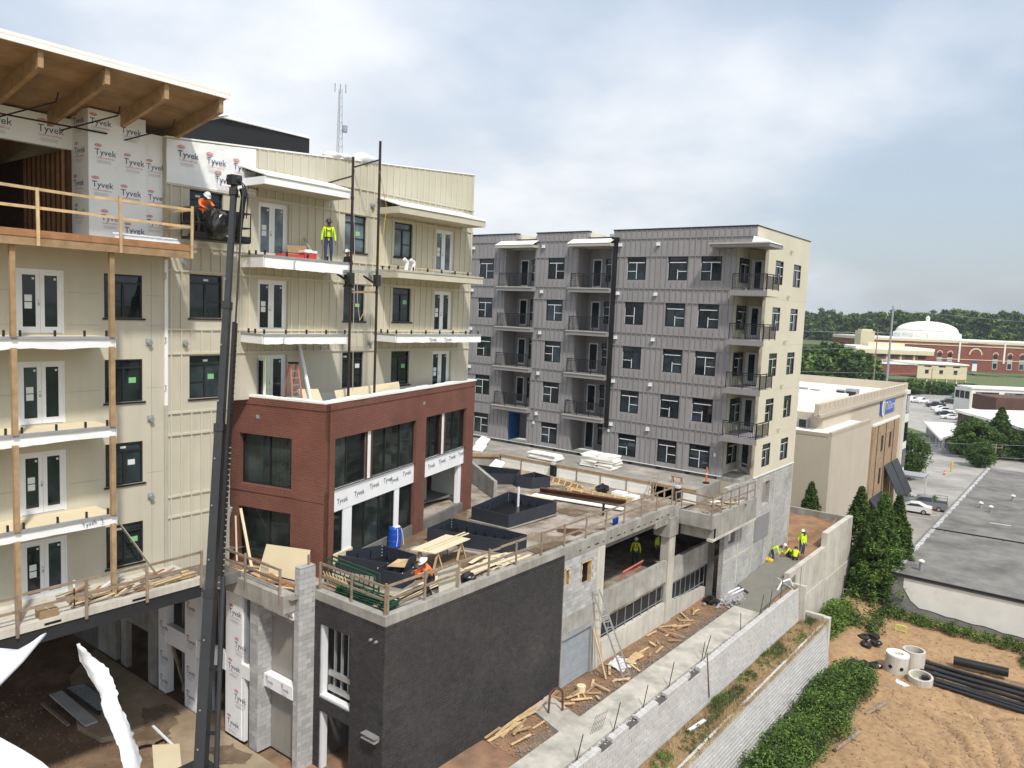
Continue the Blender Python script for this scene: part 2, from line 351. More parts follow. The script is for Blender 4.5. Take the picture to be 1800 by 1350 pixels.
# print of the wall wrap: oval, word, red line, grey small print
def textmesh(txt, size):
    cu = bpy.data.curves.new('t', 'FONT'); cu.body = txt; cu.size = size; cu.resolution_u = 2
    o = bpy.data.objects.new('t', cu); COL.objects.link(o); dg = bpy.context.evaluated_depsgraph_get(); dg.update()
    me = bpy.data.meshes.new_from_object(o.evaluated_get(dg)); bpy.data.objects.remove(o)
    vs = [tuple(v.co) for v in me.vertices]; fs = [tuple(p.vertices) for p in me.polygons]; bpy.data.meshes.remove(me); return vs, fs
_wv, _wf = textmesh('Tyvek', .40); _cv, _cf = textmesh('CommercialWrap.', .115)
_ov, _of = textmesh('DUPONT', .06)
def printmesh(full=True):
    q = MB(); q.add([(x, y, 0) for x, y, z in _wv], _wf, 0)
    if full:
        q.add([(x+.05, y-.16, 0) for x, y, z in _cv], _cf, 1)
        q.add([(.16+.17*math.cos(a), .43+.07*math.sin(a), 0) for a in [i*math.pi/10 for i in range(20)]], [tuple(range(20))], 2)
        q.add([(x+.05, y+.41, .003) for x, y, z in _ov], _of, 4)
        for i in range(3): q.quad((.1, -.26-i*.05, 0), (.75, -.26-i*.05, 0), (.75, -.245-i*.05, 0), (.1, -.245-i*.05, 0), 3)
    me = bpy.data.meshes.new('wrap_print'); me.from_pydata(q.v, [], q.f)
    for m in ('navy_ink', 'red_ink', 'pale_red_ink', 'grey_ink', 'wrap'): me.materials.append(MATS[m])
    me.polygons.foreach_set('material_index', q.m); me.update(); return me
PM = printmesh(True); PMW = printmesh(False)
def put_print(parent, F, u, z, d=.008, s=1., word=False, rot=0.):
    o = bpy.data.objects.new('wrap_print', PMW if word else PM); COL.objects.link(o); o.parent = parent
    p = F.p(u, d, z); pl = WLOC[parent]
    M = F.rot().to_4x4() @ Matrix.Rotation(rot, 4, 'Z') @ Matrix.Diagonal((s, s, s, 1)); M.translation = (p[0]-pl[0], p[1]-pl[1], p[2]-pl[2]); o.matrix_local = M
    return o
# windows and doors (part of a building, panes as sub-parts)
def window(par, F, u0, u1, z0, z1, style, d=-.10, rnd=None):
    rnd = rnd or random; w = u1-u0; h = z1-z0; fr = .06; um = u0+w*.5; zt = z1-h*.2
    ky = (id(F), round(w, 2), round(h, 2), style)
    q = MB()
    for a, b, c, e in ((u0, u1, z0, z0+fr), (u0, u1, z1-fr, z1), (u0, u0+fr, z0+fr, z1-fr), (u1-fr, u1, z0+fr, z1-fr)): q.fb(F, a, b, c, e, d-.06, d+.03)
    q.fb(F, um-.04, um+.04, z0+fr, zt-.03, d-.05, d+.025); q.fb(F, u0+fr, u1-fr, zt-.03, zt+.03, d-.05, d+.028)
    wo = q.obj('window', 'dark_frame', par, key=ky+('f',))
    gl = 'glass_sky' if style == 'sky' else 'glass'
    for a, b, c, e in ((u0+fr, um-.04, z0+fr, zt-.03), (um+.04, u1-fr, z0+fr, zt-.03), (u0+fr, u1-fr, zt+.03, z1-fr)):
        MB().fb(F, a, b, c, e, d-.035, d-.02).obj('pane', gl, wo, key=ky+('p', round(b-a, 2), round(e-c, 2))).rotation_euler.z = rnd.uniform(-.03, .03)
    sm = 'white_paint' if style == 'gray' else 'dark_frame'
    zr = z0+h*.38
    side = rnd.random() < .5
    a, b = ((um+.04, u1-fr) if side else (u0+fr, um-.04))
    MB().fb(F, a, b, zr-.02, zr+.02, d-.018, d+.01).obj('sash_rail', sm, wo)
    if style == 'gray':
        MB().fb(F, um-.02, um+.03, z0+fr, zt-.05-(rnd.random() < .3)*.5, d+.026, d+.034).obj('sash_strip', 'white_paint', wo)
        if rnd.random() < .8: MB().fb(F, u0+.12, u1-.12, zt-.10, zt-.05, d+.03, d+.036).obj('sash_strip', 'white_paint', wo)
        if rnd.random() < .6: MB().fb(F, u0+.01, u0+.035, z0+.05, zt-.1, d+.032, d+.038).obj('sash_strip', 'white_paint', wo)
    else:
        MB().fb(F, u0-.06, u1+.10, z0-.07, z0-.005, d-.05, .05).obj('sill', 'dark_frame', wo)
        if rnd.random() < .75:
            uu = u0+w*rnd.uniform(.55, .72); zz = z0+h*rnd.uniform(.3, .55); MB().fb(F, uu, uu+.26, zz, zz+.20, d-.019, d-.016).obj('paper_label', rnd.choice(['paper', 'green_paper', 'green_paper']), wo)
        if rnd.random() < .6:
            uu = u0+w*rnd.uniform(.1, .6); MB().fb(F, uu, uu+.2, zt+.09, zt+.17, d-.019, d-.016).obj('paper_label', 'paper', wo)
    return wo
def french_door(par, F, u0, u1, z0, z1, d=-.12, open_leaf=False, sky=False, paper=True):
    w = u1-u0; um = (u0+u1)/2; fr = .07; ky = (id(F), 'fd', round(w, 2), round(z1-z0, 2))
    q = MB()
    for a, b, c, e in ((u0, u0+fr, z0, z1), (u1-fr, u1, z0, z1), (u0+fr, u1-fr, z1-fr, z1)): q.fb(F, a, b, c, e, d-.05, d+.04)
    do = q.obj('door', 'white_paint', par, key=ky+('f',))
    for k, (a, b) in enumerate(((u0+fr, um-.004), (um+.004, u1-fr))):
        if open_leaf and k == 0:
            MB().fb(F, a+.03, b, z0+.02, z1-.1, d-1.6, d-1.5).obj('dark_room', 'wood_dark', do)
            q = MB().fb(F, a, a+.05, z0+.02, z1-.1, d+.05, d+.14).fb(F, a, a+.05, z0+.02, z1-.1, d+.50, d+.62).fb(F, a, a+.05, z0+.02, z0+.25, d+.14, d+.50).fb(F, a, a+.05, z1-.22, z1-.1, d+.14, d+.50)
            lf = q.obj('leaf', 'white_paint', do); MB().fb(F, a+.02, a+.03, z0+.25, z1-.22, d+.14, d+.5).obj('pane', 'glass', do); continue
        q = MB(); st = .13
        for x0, x1, c, e in ((a, a+st, z0+.02, z1-fr), (b-st, b, z0+.02, z1-fr), (a+st, b-st, z0+.02, z0+.22), (a+st, b-st, z1-fr-.12, z1-fr)): q.fb(F, x0, x1, c, e, d-.02, d+.025)
        q.obj('leaf', 'white_paint', do, key=ky+('l',))
        MB().fb(F, a+st, b-st, z0+.22, z1-fr-.12, d-.01, d+.0).obj('pane', 'glass_sky' if sky else 'glass', do, key=ky+('p', sky))
        MB().fb(F, b-st-.10, b-st-.03, z1-.34, z1-.27, d+.001, d+.004).obj('paper_label', 'paper', do)
        if k == 0 and paper:
            zz = z0+(z1-z0)*.50
            for i in (0, 1): MB().fb(F, a+st+.07, a+st+.29, zz-i*.24, zz+.21-i*.24, d+.001, d+.004).obj('paper_label', 'paper', do)
    MB().fb(F, um-.07, um-.03, z0+.92, z0+1.02, d+.025, d+.07).fb(F, um-.065, um-.035, z0+1.08, z0+1.12, d+.025, d+.05).obj('handle', 'alu', do)
    return do
FA = Fr(-28, 0, 0, 1, 1, 0)
FG = Fr(0, 48.68, 1, 0, 0, -1)
FS = Fr(-18.25, 0, 0, 1, 1, 0)
TH = -.265; KX, KY = -24.34, 19.6
FP = Fr(KX, KY, math.sin(TH), math.cos(TH), math.cos(TH), -math.sin(TH))
FPL = Fr(KX, KY, math.cos(TH), -math.sin(TH), -math.sin(TH)*-1*-1, -math.cos(TH))
FPL.n = (-math.sin(TH), -math.cos(TH))
FD = Fr(-19.3, 0, 0, 1, 1, 0)
FDL = Fr(0, 18.35, 1, 0, 0, -1)
FW = Fr(0, 17.3, 1, 0, 0, -1)
def deckz(y): return -.12-max(0, min(1, (y-20)/24))*.36
# ================================================================ setting: ground
def grid(x0, x1, y0, y1, nx, ny, zf):
    q = MB(); vs = [(x0+(x1-x0)*i/nx, y0+(y1-y0)*j/ny) for j in range(ny+1) for i in range(nx+1)]
    q.add([(x, y, zf(x, y)) for x, y in vs], [(j*(nx+1)+i, j*(nx+1)+i+1, (j+1)*(nx+1)+i+1, (j+1)*(nx+1)+i) for j in range(ny) for i in range(nx)]); return q
from mathutils import noise as MN
def nz(x, y, s=1., o=0.): return MN.noise(Vector((x*s+o, y*s-o, o*.37)))
MB().quad((-1900, -1900, -14.3), (1900, -1900, -14.3), (1900, 1900, -14.3), (-1900, 1900, -14.3)).obj('ground', 'grass', kind='structure')
# lower lot with wheel ruts
RUTS = [[(-9.54, 51.9), (-7.08, 51.78), (-5.07, 50.56), (-3.43, 47.47), (-2.6, 43)], [(-9.4, 53.0), (-7.77, 52.07), (-6.12, 51.57), (-4.67, 49.71), (-3.99, 46.62), (-3.6, 42)], [(-5.9, 55.6), (-5.34, 54.75), (-4.26, 53.43), (-3.26, 50.97), (-2.55, 47.9), (-2.0, 44)], [(-3.98, 55.04), (-2.92, 53.33), (-1.99, 50.56), (-1.59, 48.75), (-1, 45)], [(-9.6, 49.6), (-8.91, 49.05), (-6.95, 47.67), (-5.47, 45.66), (-4.8, 43)], [(-6.67, 53.07), (-4.78, 52.78), (-2.34, 54.98), (0, 56)]]
def segd(x, y, a, b):
    dx, dy = b[0]-a[0], b[1]-a[1]; t = max(0, min(1, ((x-a[0])*dx+(y-a[1])*dy)/(dx*dx+dy*dy))); return math.hypot(x-a[0]-dx*t, y-a[1]-dy*t)
def lotz(x, y):
    z = -12.42+.18*nz(x, y, .14, 3)+.04*nz(x, y, .6, 1)+.03*nz(x, y, 2.6, 4)
    if -10.5 < x < 2 and 41 < y < 57:
        for r_ in RUTS:
            d = min(segd(x, y, r_[i], r_[i+1]) for i in range(len(r_)-1))
            if d < .30: z -= .12*(1-(d/.30)**2)*(1+.5*nz(x, y, 4, 8))
            elif d < .75: z += .05*(1-abs(d-.5)/.25)*(1+.9*nz(x, y, 2.2, 6))
    z += max(0, (y-61))*.14
    if x < -11.4 and y > 55: z += .5*min(1, (-11.4-x)/2)
    return z
grid(-15.2, 6, 24, 67.6, 150, 300, lotz).obj('dirt_lot', 'lot_dirt', kind='structure', smooth=True)
for r_ in RUTS:        # churned wheel tracks with cleat marks
    P_ = []
    for i in range(len(r_)-1):
        n_ = max(2, int(math.dist(r_[i], r_[i+1])/.09)); P_ += [(r_[i][0]+(r_[i+1][0]-r_[i][0])*k/n_, r_[i][1]+(r_[i+1][1]-r_[i][1])*k/n_) for k in range(n_)]
    P_ = [(sum(p[0] for p in P_[max(0, i-7):i+8])/len(P_[max(0, i-7):i+8]), sum(p[1] for p in P_[max(0, i-7):i+8])/len(P_[max(0, i-7):i+8])) for i in range(len(P_))]
    q = MB(); vs = []
    for i, p in enumerate(P_):
        a = P_[max(0, i-1)]; b = P_[min(len(P_)-1, i+1)]; dx, dy = b[0]-a[0], b[1]-a[1]; l_ = math.hypot(dx, dy) or 1
        for j in range(7):
            o = (j-3)/3*(.19+.09*nz(i*.11, j*.3, 1, 4)); x, y = p[0]-dy/l_*o, p[1]+dx/l_*o
            vs.append((x, y, lotz(x, y)+.012+(.02*math.sin(i*1.6+abs(j-3)*.9)+.07*nz(x, y, 4, 2) if 0 < j < 6 else -.05)))
    q.add(vs, [(i*7+j, i*7+j+1, (i+1)*7+j+1, (i+1)*7+j) for i in range(len(P_)-1) for j in range(6)]); q.obj('wheel_track', 'track_dirt', kind='structure')
MB().box(-13.2, 60, -40, 24.2, -12.9, -12.5).obj('lower_lot_ground', 'lot_dirt', kind='structure')
# yard beside the garage and under the wing
def yardz(x, y):
    b = -7.0+.08*nz(x, y, .5, 2)+.05*nz(x, y, 1.7, 4)
    if y > 47: b += min(1, (y-47)/11)*.55
    if y > 60.3: b += min(1, (y-60.3)/4)*.8
    return b
grid(-24, -15.15, 6, 52.1, 60, 230, yardz).obj('yard_ground', 'red_dirt', kind='structure', smooth=True)
grid(-22.0, -15.85, 52.1, 68.0, 40, 90, yardz).obj('planting_bed', 'dirt', kind='structure', smooth=True)
def undz(x, y): return -7.05+.22*max(0, nz(x, y, .45, 8))*(1 if y < 14.5 else .25)+.06*nz(x, y, 1.6, 3)+(.0 if y > 13 else .25*max(0, min(1, (13-y)/4)))
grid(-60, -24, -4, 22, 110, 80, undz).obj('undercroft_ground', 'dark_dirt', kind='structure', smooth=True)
MB().box(-60, -15.2, -40, 6.05, -7.6, -7.04).box(-60, -24, 5.9, 6, -7.6, -7.05).obj('site_ground', 'dirt', kind='structure')
# floor slab patches in front of the stair walls
MB().prism([(-39, 17.2), (-37, 15.2), (-32.4, 13.55), (-30.7, 13.75), (-30.2, 15.2), (-28.6, 15.6), (-28.0, 14.4), (-25.4, 14.2), (-23.4, 15.3), (-23.4, 17.2)], -7.2, -6.82).obj('court_slab', 'court_conc', kind='structure')
def rough_poly(poly, s=.18, k=8):
    pp = []
    for i in range(len(poly)):
        a, b = poly[i], poly[(i+1) % len(poly)]
        for j in range(k): x, y = a[0]+(b[0]-a[0])*j/k, a[1]+(b[1]-a[1])*j/k; pp.append((x+s*nz(x, y, 1.5, 3)+s*.4*nz(x, y, 5, 1), y+s*nz(x, y, 1.5, 8)+s*.4*nz(x, y, 5, 6)))
    return pp
for i, pl in enumerate(([(-31.6, 15.9), (-30.2, 15.2), (-29.4, 14.3), (-28.6, 14.9), (-28.9, 15.6), (-29.8, 16.4), (-30.4, 16.9), (-31.4, 16.7)], [(-27.0, 16.0), (-25.6, 15.9), (-24.8, 16.6), (-25.4, 17.0), (-26.4, 16.9)], [(-26.6, 14.3), (-25.4, 14.2), (-24.4, 15.0), (-25.4, 15.4), (-26.3, 15.1)])):
    q = MB(); pp = rough_poly(pl, .3); q.add([(x, y, -6.808+.002*i) for x, y in pp], [tuple(range(len(pp)))]); q.obj('mud_patch', 'wet_mud', kind='structure')
# sidewalk along the retaining wall and the fresh pour at its far end
MB().box(-17.15, -15.5, 6, 46.2, -7.3, -6.86).obj('sidewalk', 'walk_conc', kind='structure')
MB().prism([(-19.4, 29.0), (-17.15, 28.2), (-17.15, 26.6), (-19.0, 27.3)], -7.3, -6.84).obj('walk_pad', 'walk_conc', kind='structure')
MB().prism([(-17.2, 46.2), (-15.6, 46.2), (-15.6, 52.0), (-16.1, 56.6), (-18.2, 56.6), (-18.2, 52.2), (-18.9, 51.0), (-18.9, 50.0), (-17.2, 48.8)], -7.4, [-6.84, -6.84, -6.5, -6.22, -6.22, -6.45, -6.55, -6.6, -6.72]).obj('fresh_concrete', 'concrete_wet', kind='structure')
# ledge between the retaining walls
def ledgez(x, y): return -9.04+.12*nz(x, y, .6, 5)+.06*nz(x, y, 2, 1)
grid(-15.2, -13.4, 20, 53.4, 16, 160, ledgez).obj('planted_ledge', 'soil_bank', kind='structure', smooth=True)
# car park
MB().prism([(-60, 70), (-12.6, 70), (-12.6, 128), (0, 128), (0, 330), (-95, 330), (-95, 120), (-60, 120)], -14.3, -14.0).obj('car_park', 'asphalt_pale', kind='structure')
MB().box(-14.5, 30, 60, 70.5, -14.3, -12.5).obj('bank', 'dark_dirt', kind='structure')

# ================================================================ cream apartment building
cb = thing('apartment_building', (-31, 16, 0), 'cream clad apartment block under construction with white wrapped balconies', 'building')
rows = [(12.75, 15.08), (9.62, 11.9), (6.5, 8.76)]
WA = [(15.95, 17.35), (23.47, 24.75), (26.55, 27.8)]; DA = [(18.95, 20.45), (29.5, 30.95)]
holes = []
for f, hd in rows:
    holes += [(a, b, hd-1.68, hd) for a, b in WA]+[(a, b, f+.03, hd-.03) for a, b in DA]
WB = (12.77, 14.12); DBb = (10.0, 11.46); rowsB = [(9.58, 11.72), (6.54, 8.68), (3.5, 5.64), (.52, 2.62)]
hb = []
for f, hd in rowsB: hb += [(WB[0], WB[1], hd-1.55, hd), (DBb[0], DBb[1], f+.03, hd), (5.0, 6.4, hd-1.55, hd)]
MB().wall(FA, 15.0, 32.35, -.2, 16.3, holes+[(17.72, 32.3, -.2, 6.9)], 0, .22).obj('wall', 'cream', cb)
MB().wall(FA, 1.0, 15.0, .45, 12.78, hb, 0, .22).obj('wall', 'cream', cb)
# sloped parapet
def parz(y): return 16.8+(y-15.03)*.0808
q = MB(); q.add([FA.p(15.0, 0, 16.3), FA.p(32.35, 0, 16.3), FA.p(32.35, 0, parz(32.35)), FA.p(15.0, 0, parz(15)), FA.p(15.0, -.3, 16.3), FA.p(32.35, -.3, 16.3), FA.p(32.35, -.3, parz(32.35)), FA.p(15.0, -.3, parz(15))], MB.BF[:0]+[(0, 1, 2, 3), (5, 4, 7, 6), (3, 2, 6, 7), (1, 5, 6, 2), (4, 0, 3, 7)])
q.obj('parapet', 'cream', cb)
q = MB(); q.add([FA.p(15.0, .05, parz(15)+.003), FA.p(32.4, .05, parz(32.4)+.003), FA.p(32.4, -.4, parz(32.4)+.003), FA.p(15, -.4, parz(15)+.003), FA.p(15.0, .05, parz(15)+.06), FA.p(32.4, .05, parz(32.4)+.06), FA.p(32.4, -.4, parz(32.4)+.06), FA.p(15, -.4, parz(15)+.06)], MB.BF)
q.obj('coping', 'white_memb', cb)
MB().box(-46, -28.25, 15, 32.3, 15.9, 16.25).box(-46, -28.3, 32.05, 32.35, -.2, 16.3).obj('roof', 'white_memb', cb)
MB().box(-46, -28.5, 1, 32, .45, .5).obj('floor', 'concrete_dark', cb)
# trim belts and battens (board-and-batten right of Y=15)
for z in (15.12, 12.9, 11.95, 9.74, 8.82, 6.55, 5.7, 3.3, 2.5): 
    MB().fb(FA, 15.06, 32.35 if z > 6.9 else 17.7, z, z+.08, 0, .055).obj('belt_trim', 'cream_trim', cb)
MB().fb(FA, 22.9, 32.35, 16.28, 16.35, 0, .055).obj('belt_trim', 'cream_trim', cb)
segs = []; zb = [-.1, 2.5, 3.3, 5.7, 6.55, 8.82, 9.74, 11.95, 12.9, 15.12, 16.28]
yy = 15.2
while yy < 32.3:
    for a, b in zip(zb[:-1], zb[1:]):
        if any(h[0]-.05 < yy < h[1]+.05 and h[2] < (a+b)/2 < h[3] for h in holes): continue
        cut = [(h[2], h[3]) for h in holes if h[0]-.08 < yy < h[1]+.08]
        lo, hi = a+.07, b
        for c, e in cut:
            if c < hi and e > lo:
                if c-lo > hi-e: hi = min(hi, c-.09)
                else: lo = max(lo, e+.07)
        if yy < 18.8 and lo > 15.1: continue
        if hi-lo > .2: segs.append(fboxl(FA, yy-.03, yy+.03, lo, hi, 0, .045))
    if yy > 18.8: segs.append(fboxl(FA, yy-.03, yy+.03, 16.35, parz(yy)-.02, 0, .045))
    yy += .415
segs = [s for s in segs if not (s[4] < 6.85 and s[2] > 17.6)]
boxes(cb, 'batten', segs, 'cream_trim', 300, camd)
# flat panel joints left of Y=15
for z in (11.0, 9.9, 7.6, 4.4):
    for a, b in ((11.55, 12.6), (14.25, 14.9), (6.6, 9.9)): MB().fb(FA, a, b, z, z+.012, 0, .004).obj('panel_joint', 'gyp', cb)
for y in (14.45,): MB().fb(FA, y, y+.012, .6, 12.3, 0, .004).obj('panel_joint', 'gyp', cb)
# corner strip of wrap above a grey pipe
cs = MB().fb(FA, 14.94, 15.06, 6.9, 12.35, .0, .06).obj('wrap_strip', 'wrap', cb)
for i, z in enumerate((11.6, 9.2, 7.4)): put_print(cs, FA, 15.0, z, .068, .3, True, R(90))
MB().fb(FA, 14.93, 15.07, .5, 6.9, 0, .05).obj('corner_board', 'soffit', cb)
rw = random.Random(3)
for f, hd in rows:
    for a, b in WA: window(cb, FA, a, b, hd-1.68, hd, 'sky' if hd > 14 and a > 20 else 'dark', -.12, rw)
    for k, (a, b) in enumerate(DA): french_door(cb, FA, a, b, f+.03, hd-.03, -.18, open_leaf=(k == 0 and f < 7), sky=hd > 14)
for k, (f, hd) in enumerate(rowsB):
    window(cb, FA, WB[0], WB[1], hd-1.55, hd, 'dark', -.06, rw); french_door(cb, FA, DBb[0], DBb[1], f+.03, hd, -.06)
    window(cb, FA, 5.0, 6.4, hd-1.55, hd, 'dark', -.06, rw)
# dryer vents on the wall
for y, z in ((14.35, 9.3), (14.4, 6.45), (14.4, 3.5), (15.75, 9.25), (15.7, 12.3), (25.05, 15.65), (25.05, 12.4), (25.1, 9.2)):
    MB().cyl(FA.p(y, 0, z), FA.p(y, .16, z-.02), .09, 10).fb(FA, y-.11, y+.11, z-.12, z+.12, 0, .03).obj('wall_vent', 'galv', cb)
# balconies of the right part and canopies above
def balcony(y0, y1, z, wrap=True, th=.36, x=1.5, prints=()):
    b = MB().fb(FA, y0, y1, z-.30, z, .003, x-.02).obj('balcony', 'cream_board', cb)
    MB().fb(FA, y0-.02, y1+.02, z-.05, z+.04, x-.02, x+.05).fb(FA, y0-.05, y0, z-.05, z+.04, 0, x-.02).obj('edge_trim', 'soffit' if not wrap else 'galv', b)
    m = 'wrap' if wrap else 'cream_trim'
    q = MB(); n = 24                                   # loosely hung fascia with a wavy lower hem
    top = [FA.p(y0+(y1-y0)*i/n, x+.02+.004*math.sin(i*1.7), z-.05) for i in range(n+1)]
    bot = [FA.p(y0+(y1-y0)*i/n, x+.02+(.010*math.sin(i*.9) if wrap else 0), z-th-(.022*nz(i*.35, z, 1, 3)+.008*math.sin(i*2.1)+.03*(i/n) if wrap else 0)) for i in range(n+1)]
    q.add(top+bot, [(i, i+1, n+2+i, n+1+i) for i in range(n)])
    fa = q.obj('fascia', m, b)
    MB().fb(FA, y0-.04, y0-.005, z-th, z-.05, .01, x).fb(FA, y1+.005, y1+.04, z-th, z-.05, .01, x).obj('fascia', m, b)
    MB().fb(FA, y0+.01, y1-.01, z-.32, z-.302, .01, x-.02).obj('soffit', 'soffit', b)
    k = max(3, int((y1-y0)/.9))
    for i in range(k+1):
        yy = y0+.1+(y1-y0-.2)*i/k; MB().fb(FA, yy-.03, yy+.03, z+.004, z+.22, x-.12, x-.06).obj('rail_stub', 'dark_frame', b)
    for xx in (.35, .8): MB().fb(FA, y0+.05, y0+.11, z+.004, z+.22, xx, xx+.06).obj('rail_stub', 'dark_frame', b)
    for u, s, r in prints: put_print(fa, FA, u, (z-.30 if r == 0 else z-.08), x+.05, s, True, r)
    return b
balcony(18.2, 22.5, 12.76, True, .46, prints=[(19.55, .38, R(-90))])
balcony(25.4, 31.55, 12.66, False, .34)
balcony(18.2, 22.5, 9.64, True, .36, prints=[(19.1, .28, R(-90))])
balcony(25.4, 31.55, 9.65, True, .36, prints=[(27.6, .55, 0), (28.7, .55, 0)])
for y in (8.98, 9.6, 9.95): pass
def balc_b(z):
    b = MB().fb(FA, 4.0, 12.42, z-.28, z, .003, 1.46).obj('balcony', 'cream_board', cb)
    MB().fb(FA, 4, 12.47, z-.06, z+.03, 1.46, 1.55).obj('edge_trim', 'galv', b)
    q = MB(); n = 30; y0, y1 = 4.0, 12.42
    top = [FA.p(y0+(y1-y0)*i/n, 1.5, z-.06) for i in range(n+1)]
    bot = [FA.p(y0+(y1-y0)*i/n, 1.5+.012*math.sin(i*.9+z), z-.34-.09*max(0, nz(i*.22, z, 1, 5))-.008*math.sin(i*2.9)) for i in range(n+1)]
    q.add(top+bot, [(i, i+1, n+2+i, n+1+i) for i in range(n)]); fa = q.obj('fascia', 'wrap', b)
    MB().fb(FA, 4, 12.4, z-.30, z-.283, .01, 1.45).obj('soffit', 'soffit', b)
    MB().fb(FA, 12.43, 12.46, z-.36, z-.06, .01, 1.5).obj('fascia', 'wrap', b)
    for y in (8.0, 9.15, 9.6, 10.6, 11.5, 12.2, 12.3): MB().fb(FA, y-.03, y+.03, z+.004, z+.22, 1.36, 1.42).obj('rail_stub', 'dark_frame', b)
    if z < 4: put_print(fa, FA, 11.3, z-.26, 1.54, .5, True, R(8)); put_print(fa, FA, 12.0, z-.28, 1.54, .24, True, R(100))
for z in (9.56, 6.53, 3.48): balc_b(z)
for y in (6.4, 9.35, 12.3):
    for z0, z1 in ((.62, 3.17), (3.49, 6.22), (6.54, 9.25), (9.57, 12.42)):
        MB().fb(FA, y-.075, y+.075, z0, z1, 1.48, 1.63).obj('timber_post', 'wood', cb)
def canopy(y0, y1, zb, white):
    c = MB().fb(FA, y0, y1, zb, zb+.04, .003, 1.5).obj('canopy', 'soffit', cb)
    m = 'wrap' if white else 'cream_trim'
    MB().fb(FA, y0-.02, y1+.02, zb-.02, zb+.28, 1.5, 1.55).fb(FA, y0-.03, y0, zb-.02, zb+.28, .01, 1.5).fb(FA, y1, y1+.03, zb-.02, zb+.28, .01, 1.5).obj('fascia', m, c)
    q = MB(); q.add([FA.p(y0-.03, 1.6, zb+.29), FA.p(y1+.03, 1.6, zb+.29), FA.p(y1+.03, .02, zb+.72), FA.p(y0-.03, .02, zb+.72), FA.p(y0-.03, 1.6, zb+.35), FA.p(y1+.03, 1.6, zb+.35), FA.p(y1+.03, .02, zb+.78), FA.p(y0-.03, .02, zb+.78)], MB.BF)
    q.obj('membrane', 'white_memb', c)
canopy(18.2, 22.5, 15.54, True); canopy(25.4, 31.55, 15.32, False)
# wall wrap on the top corner
wp = MB(); n, k = 30, 8
vs = [FA.p(15.03+3.75*i/n, .022+.02*(nz(i*.4, j*.5, 1, 3)+.3*math.sin(i*1.3+j)), 15.14+(parz(15.03+3.75*i/n)-.04-15.14)*j/k) for j in range(k+1) for i in range(n+1)]
wp.add(vs, [(j*(n+1)+i, j*(n+1)+i+1, (j+1)*(n+1)+i+1, (j+1)*(n+1)+i) for j in range(k) for i in range(n)]); wo = wp.obj('house_wrap', 'wrap', cb)
for u, z in ((15.45, 16.2), (16.6, 16.15), (17.75, 16.12)): put_print(wo, FA, u, z, .06, .85)
put_print(wo, FA, 16.95, 15.5, .06, .85); put_print(wo, FA, 18.2, 15.45, .06, .7)
# tower box wrapped in white, header band, dark opening behind the timber deck
def wrapbox(F, u0, u1, z0, z1, d0, d1): return MB().fb(F, u0, u1, z0, z1, d0, d1).obj('house_wrap', 'wrap', cb)
def roofz(x): return 17.92+.19*(x+25)
t1 = wrapbox(FA, 12.3, 14.28, 12.8, 17.25, -1.6, -.02)
for u, z in ((12.5, 15.75), (13.5, 15.6), (12.4, 14.65), (13.38, 14.5), (12.35, 16.75), (13.4, 16.65), (12.7, 13.55), (13.5, 13.2)): put_print(t1, FA, u, z, -.01, .74)
FT = Fr(0, 12.3, 1, 0, 0, -1)
for u, z in ((-29.05, 15.8), (-29.15, 14.7), (-29.1, 16.8), (-29.1, 13.7)): put_print(t1, FT, u, z, .008, .8)
t2 = wrapbox(FA, 14.28, 15.0, 12.8, 16.85, -1.6, -.21)
for u, z in ((14.4, 15.6), (14.45, 14.5), (14.4, 13.6)): put_print(t2, FA, u, z, -.20, .7)
t3 = wrapbox(FA, 2.0, 12.3, 15.95, 17.0, -1.5, -1.25)
for u in (6.2, 8.0, 9.6, 11.2): put_print(t3, FA, u, 16.4, -1.24, .85)
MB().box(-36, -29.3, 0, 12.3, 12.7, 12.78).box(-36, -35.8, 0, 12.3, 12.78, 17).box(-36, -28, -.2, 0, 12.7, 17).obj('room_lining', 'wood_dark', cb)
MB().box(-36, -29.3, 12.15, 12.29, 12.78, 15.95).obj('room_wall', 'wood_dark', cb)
for i in range(9): MB().box(-29.5-i*.41-.05, -29.5-i*.41, 12.05, 12.145, 12.78, 15.95).obj('stud', 'wood_red', cb)
# timber deck
MB().box(-28, -26.35, 2, 15.05, 12.5, 12.74).obj('deck_frame', 'wood', cb)
MB().box(-26.35, -26.22, 2, 15.12, 12.64, 12.86).obj('rim_board', 'wood_red', cb)
MB().box(-26.4, -26.24, 2, 14.95, 12.38, 12.635).obj('beam', 'wood', cb)
for i in range(10): MB().box(-28+.165*i+.006, -28+.165*(i+1)-.006, 2, 15.05, 12.742, 12.775).obj('deck_board', 'ply', cb)
wr = MB(); vs = [(-26.4-.12*j-.3*(i % 3 == 1)*0, 12.6+2.3*i/20, 12.80+.05*abs(nz(i*.6, j*.8, 1, 9))+(.28*(j/5)**2)) for j in range(6) for i in range(21)]
wr.add(vs, [(j*21+i, j*21+i+1, (j+1)*21+i+1, (j+1)*21+i) for j in range(5) for i in range(20)]); wr.obj('house_wrap', 'wrap_torn', cb)
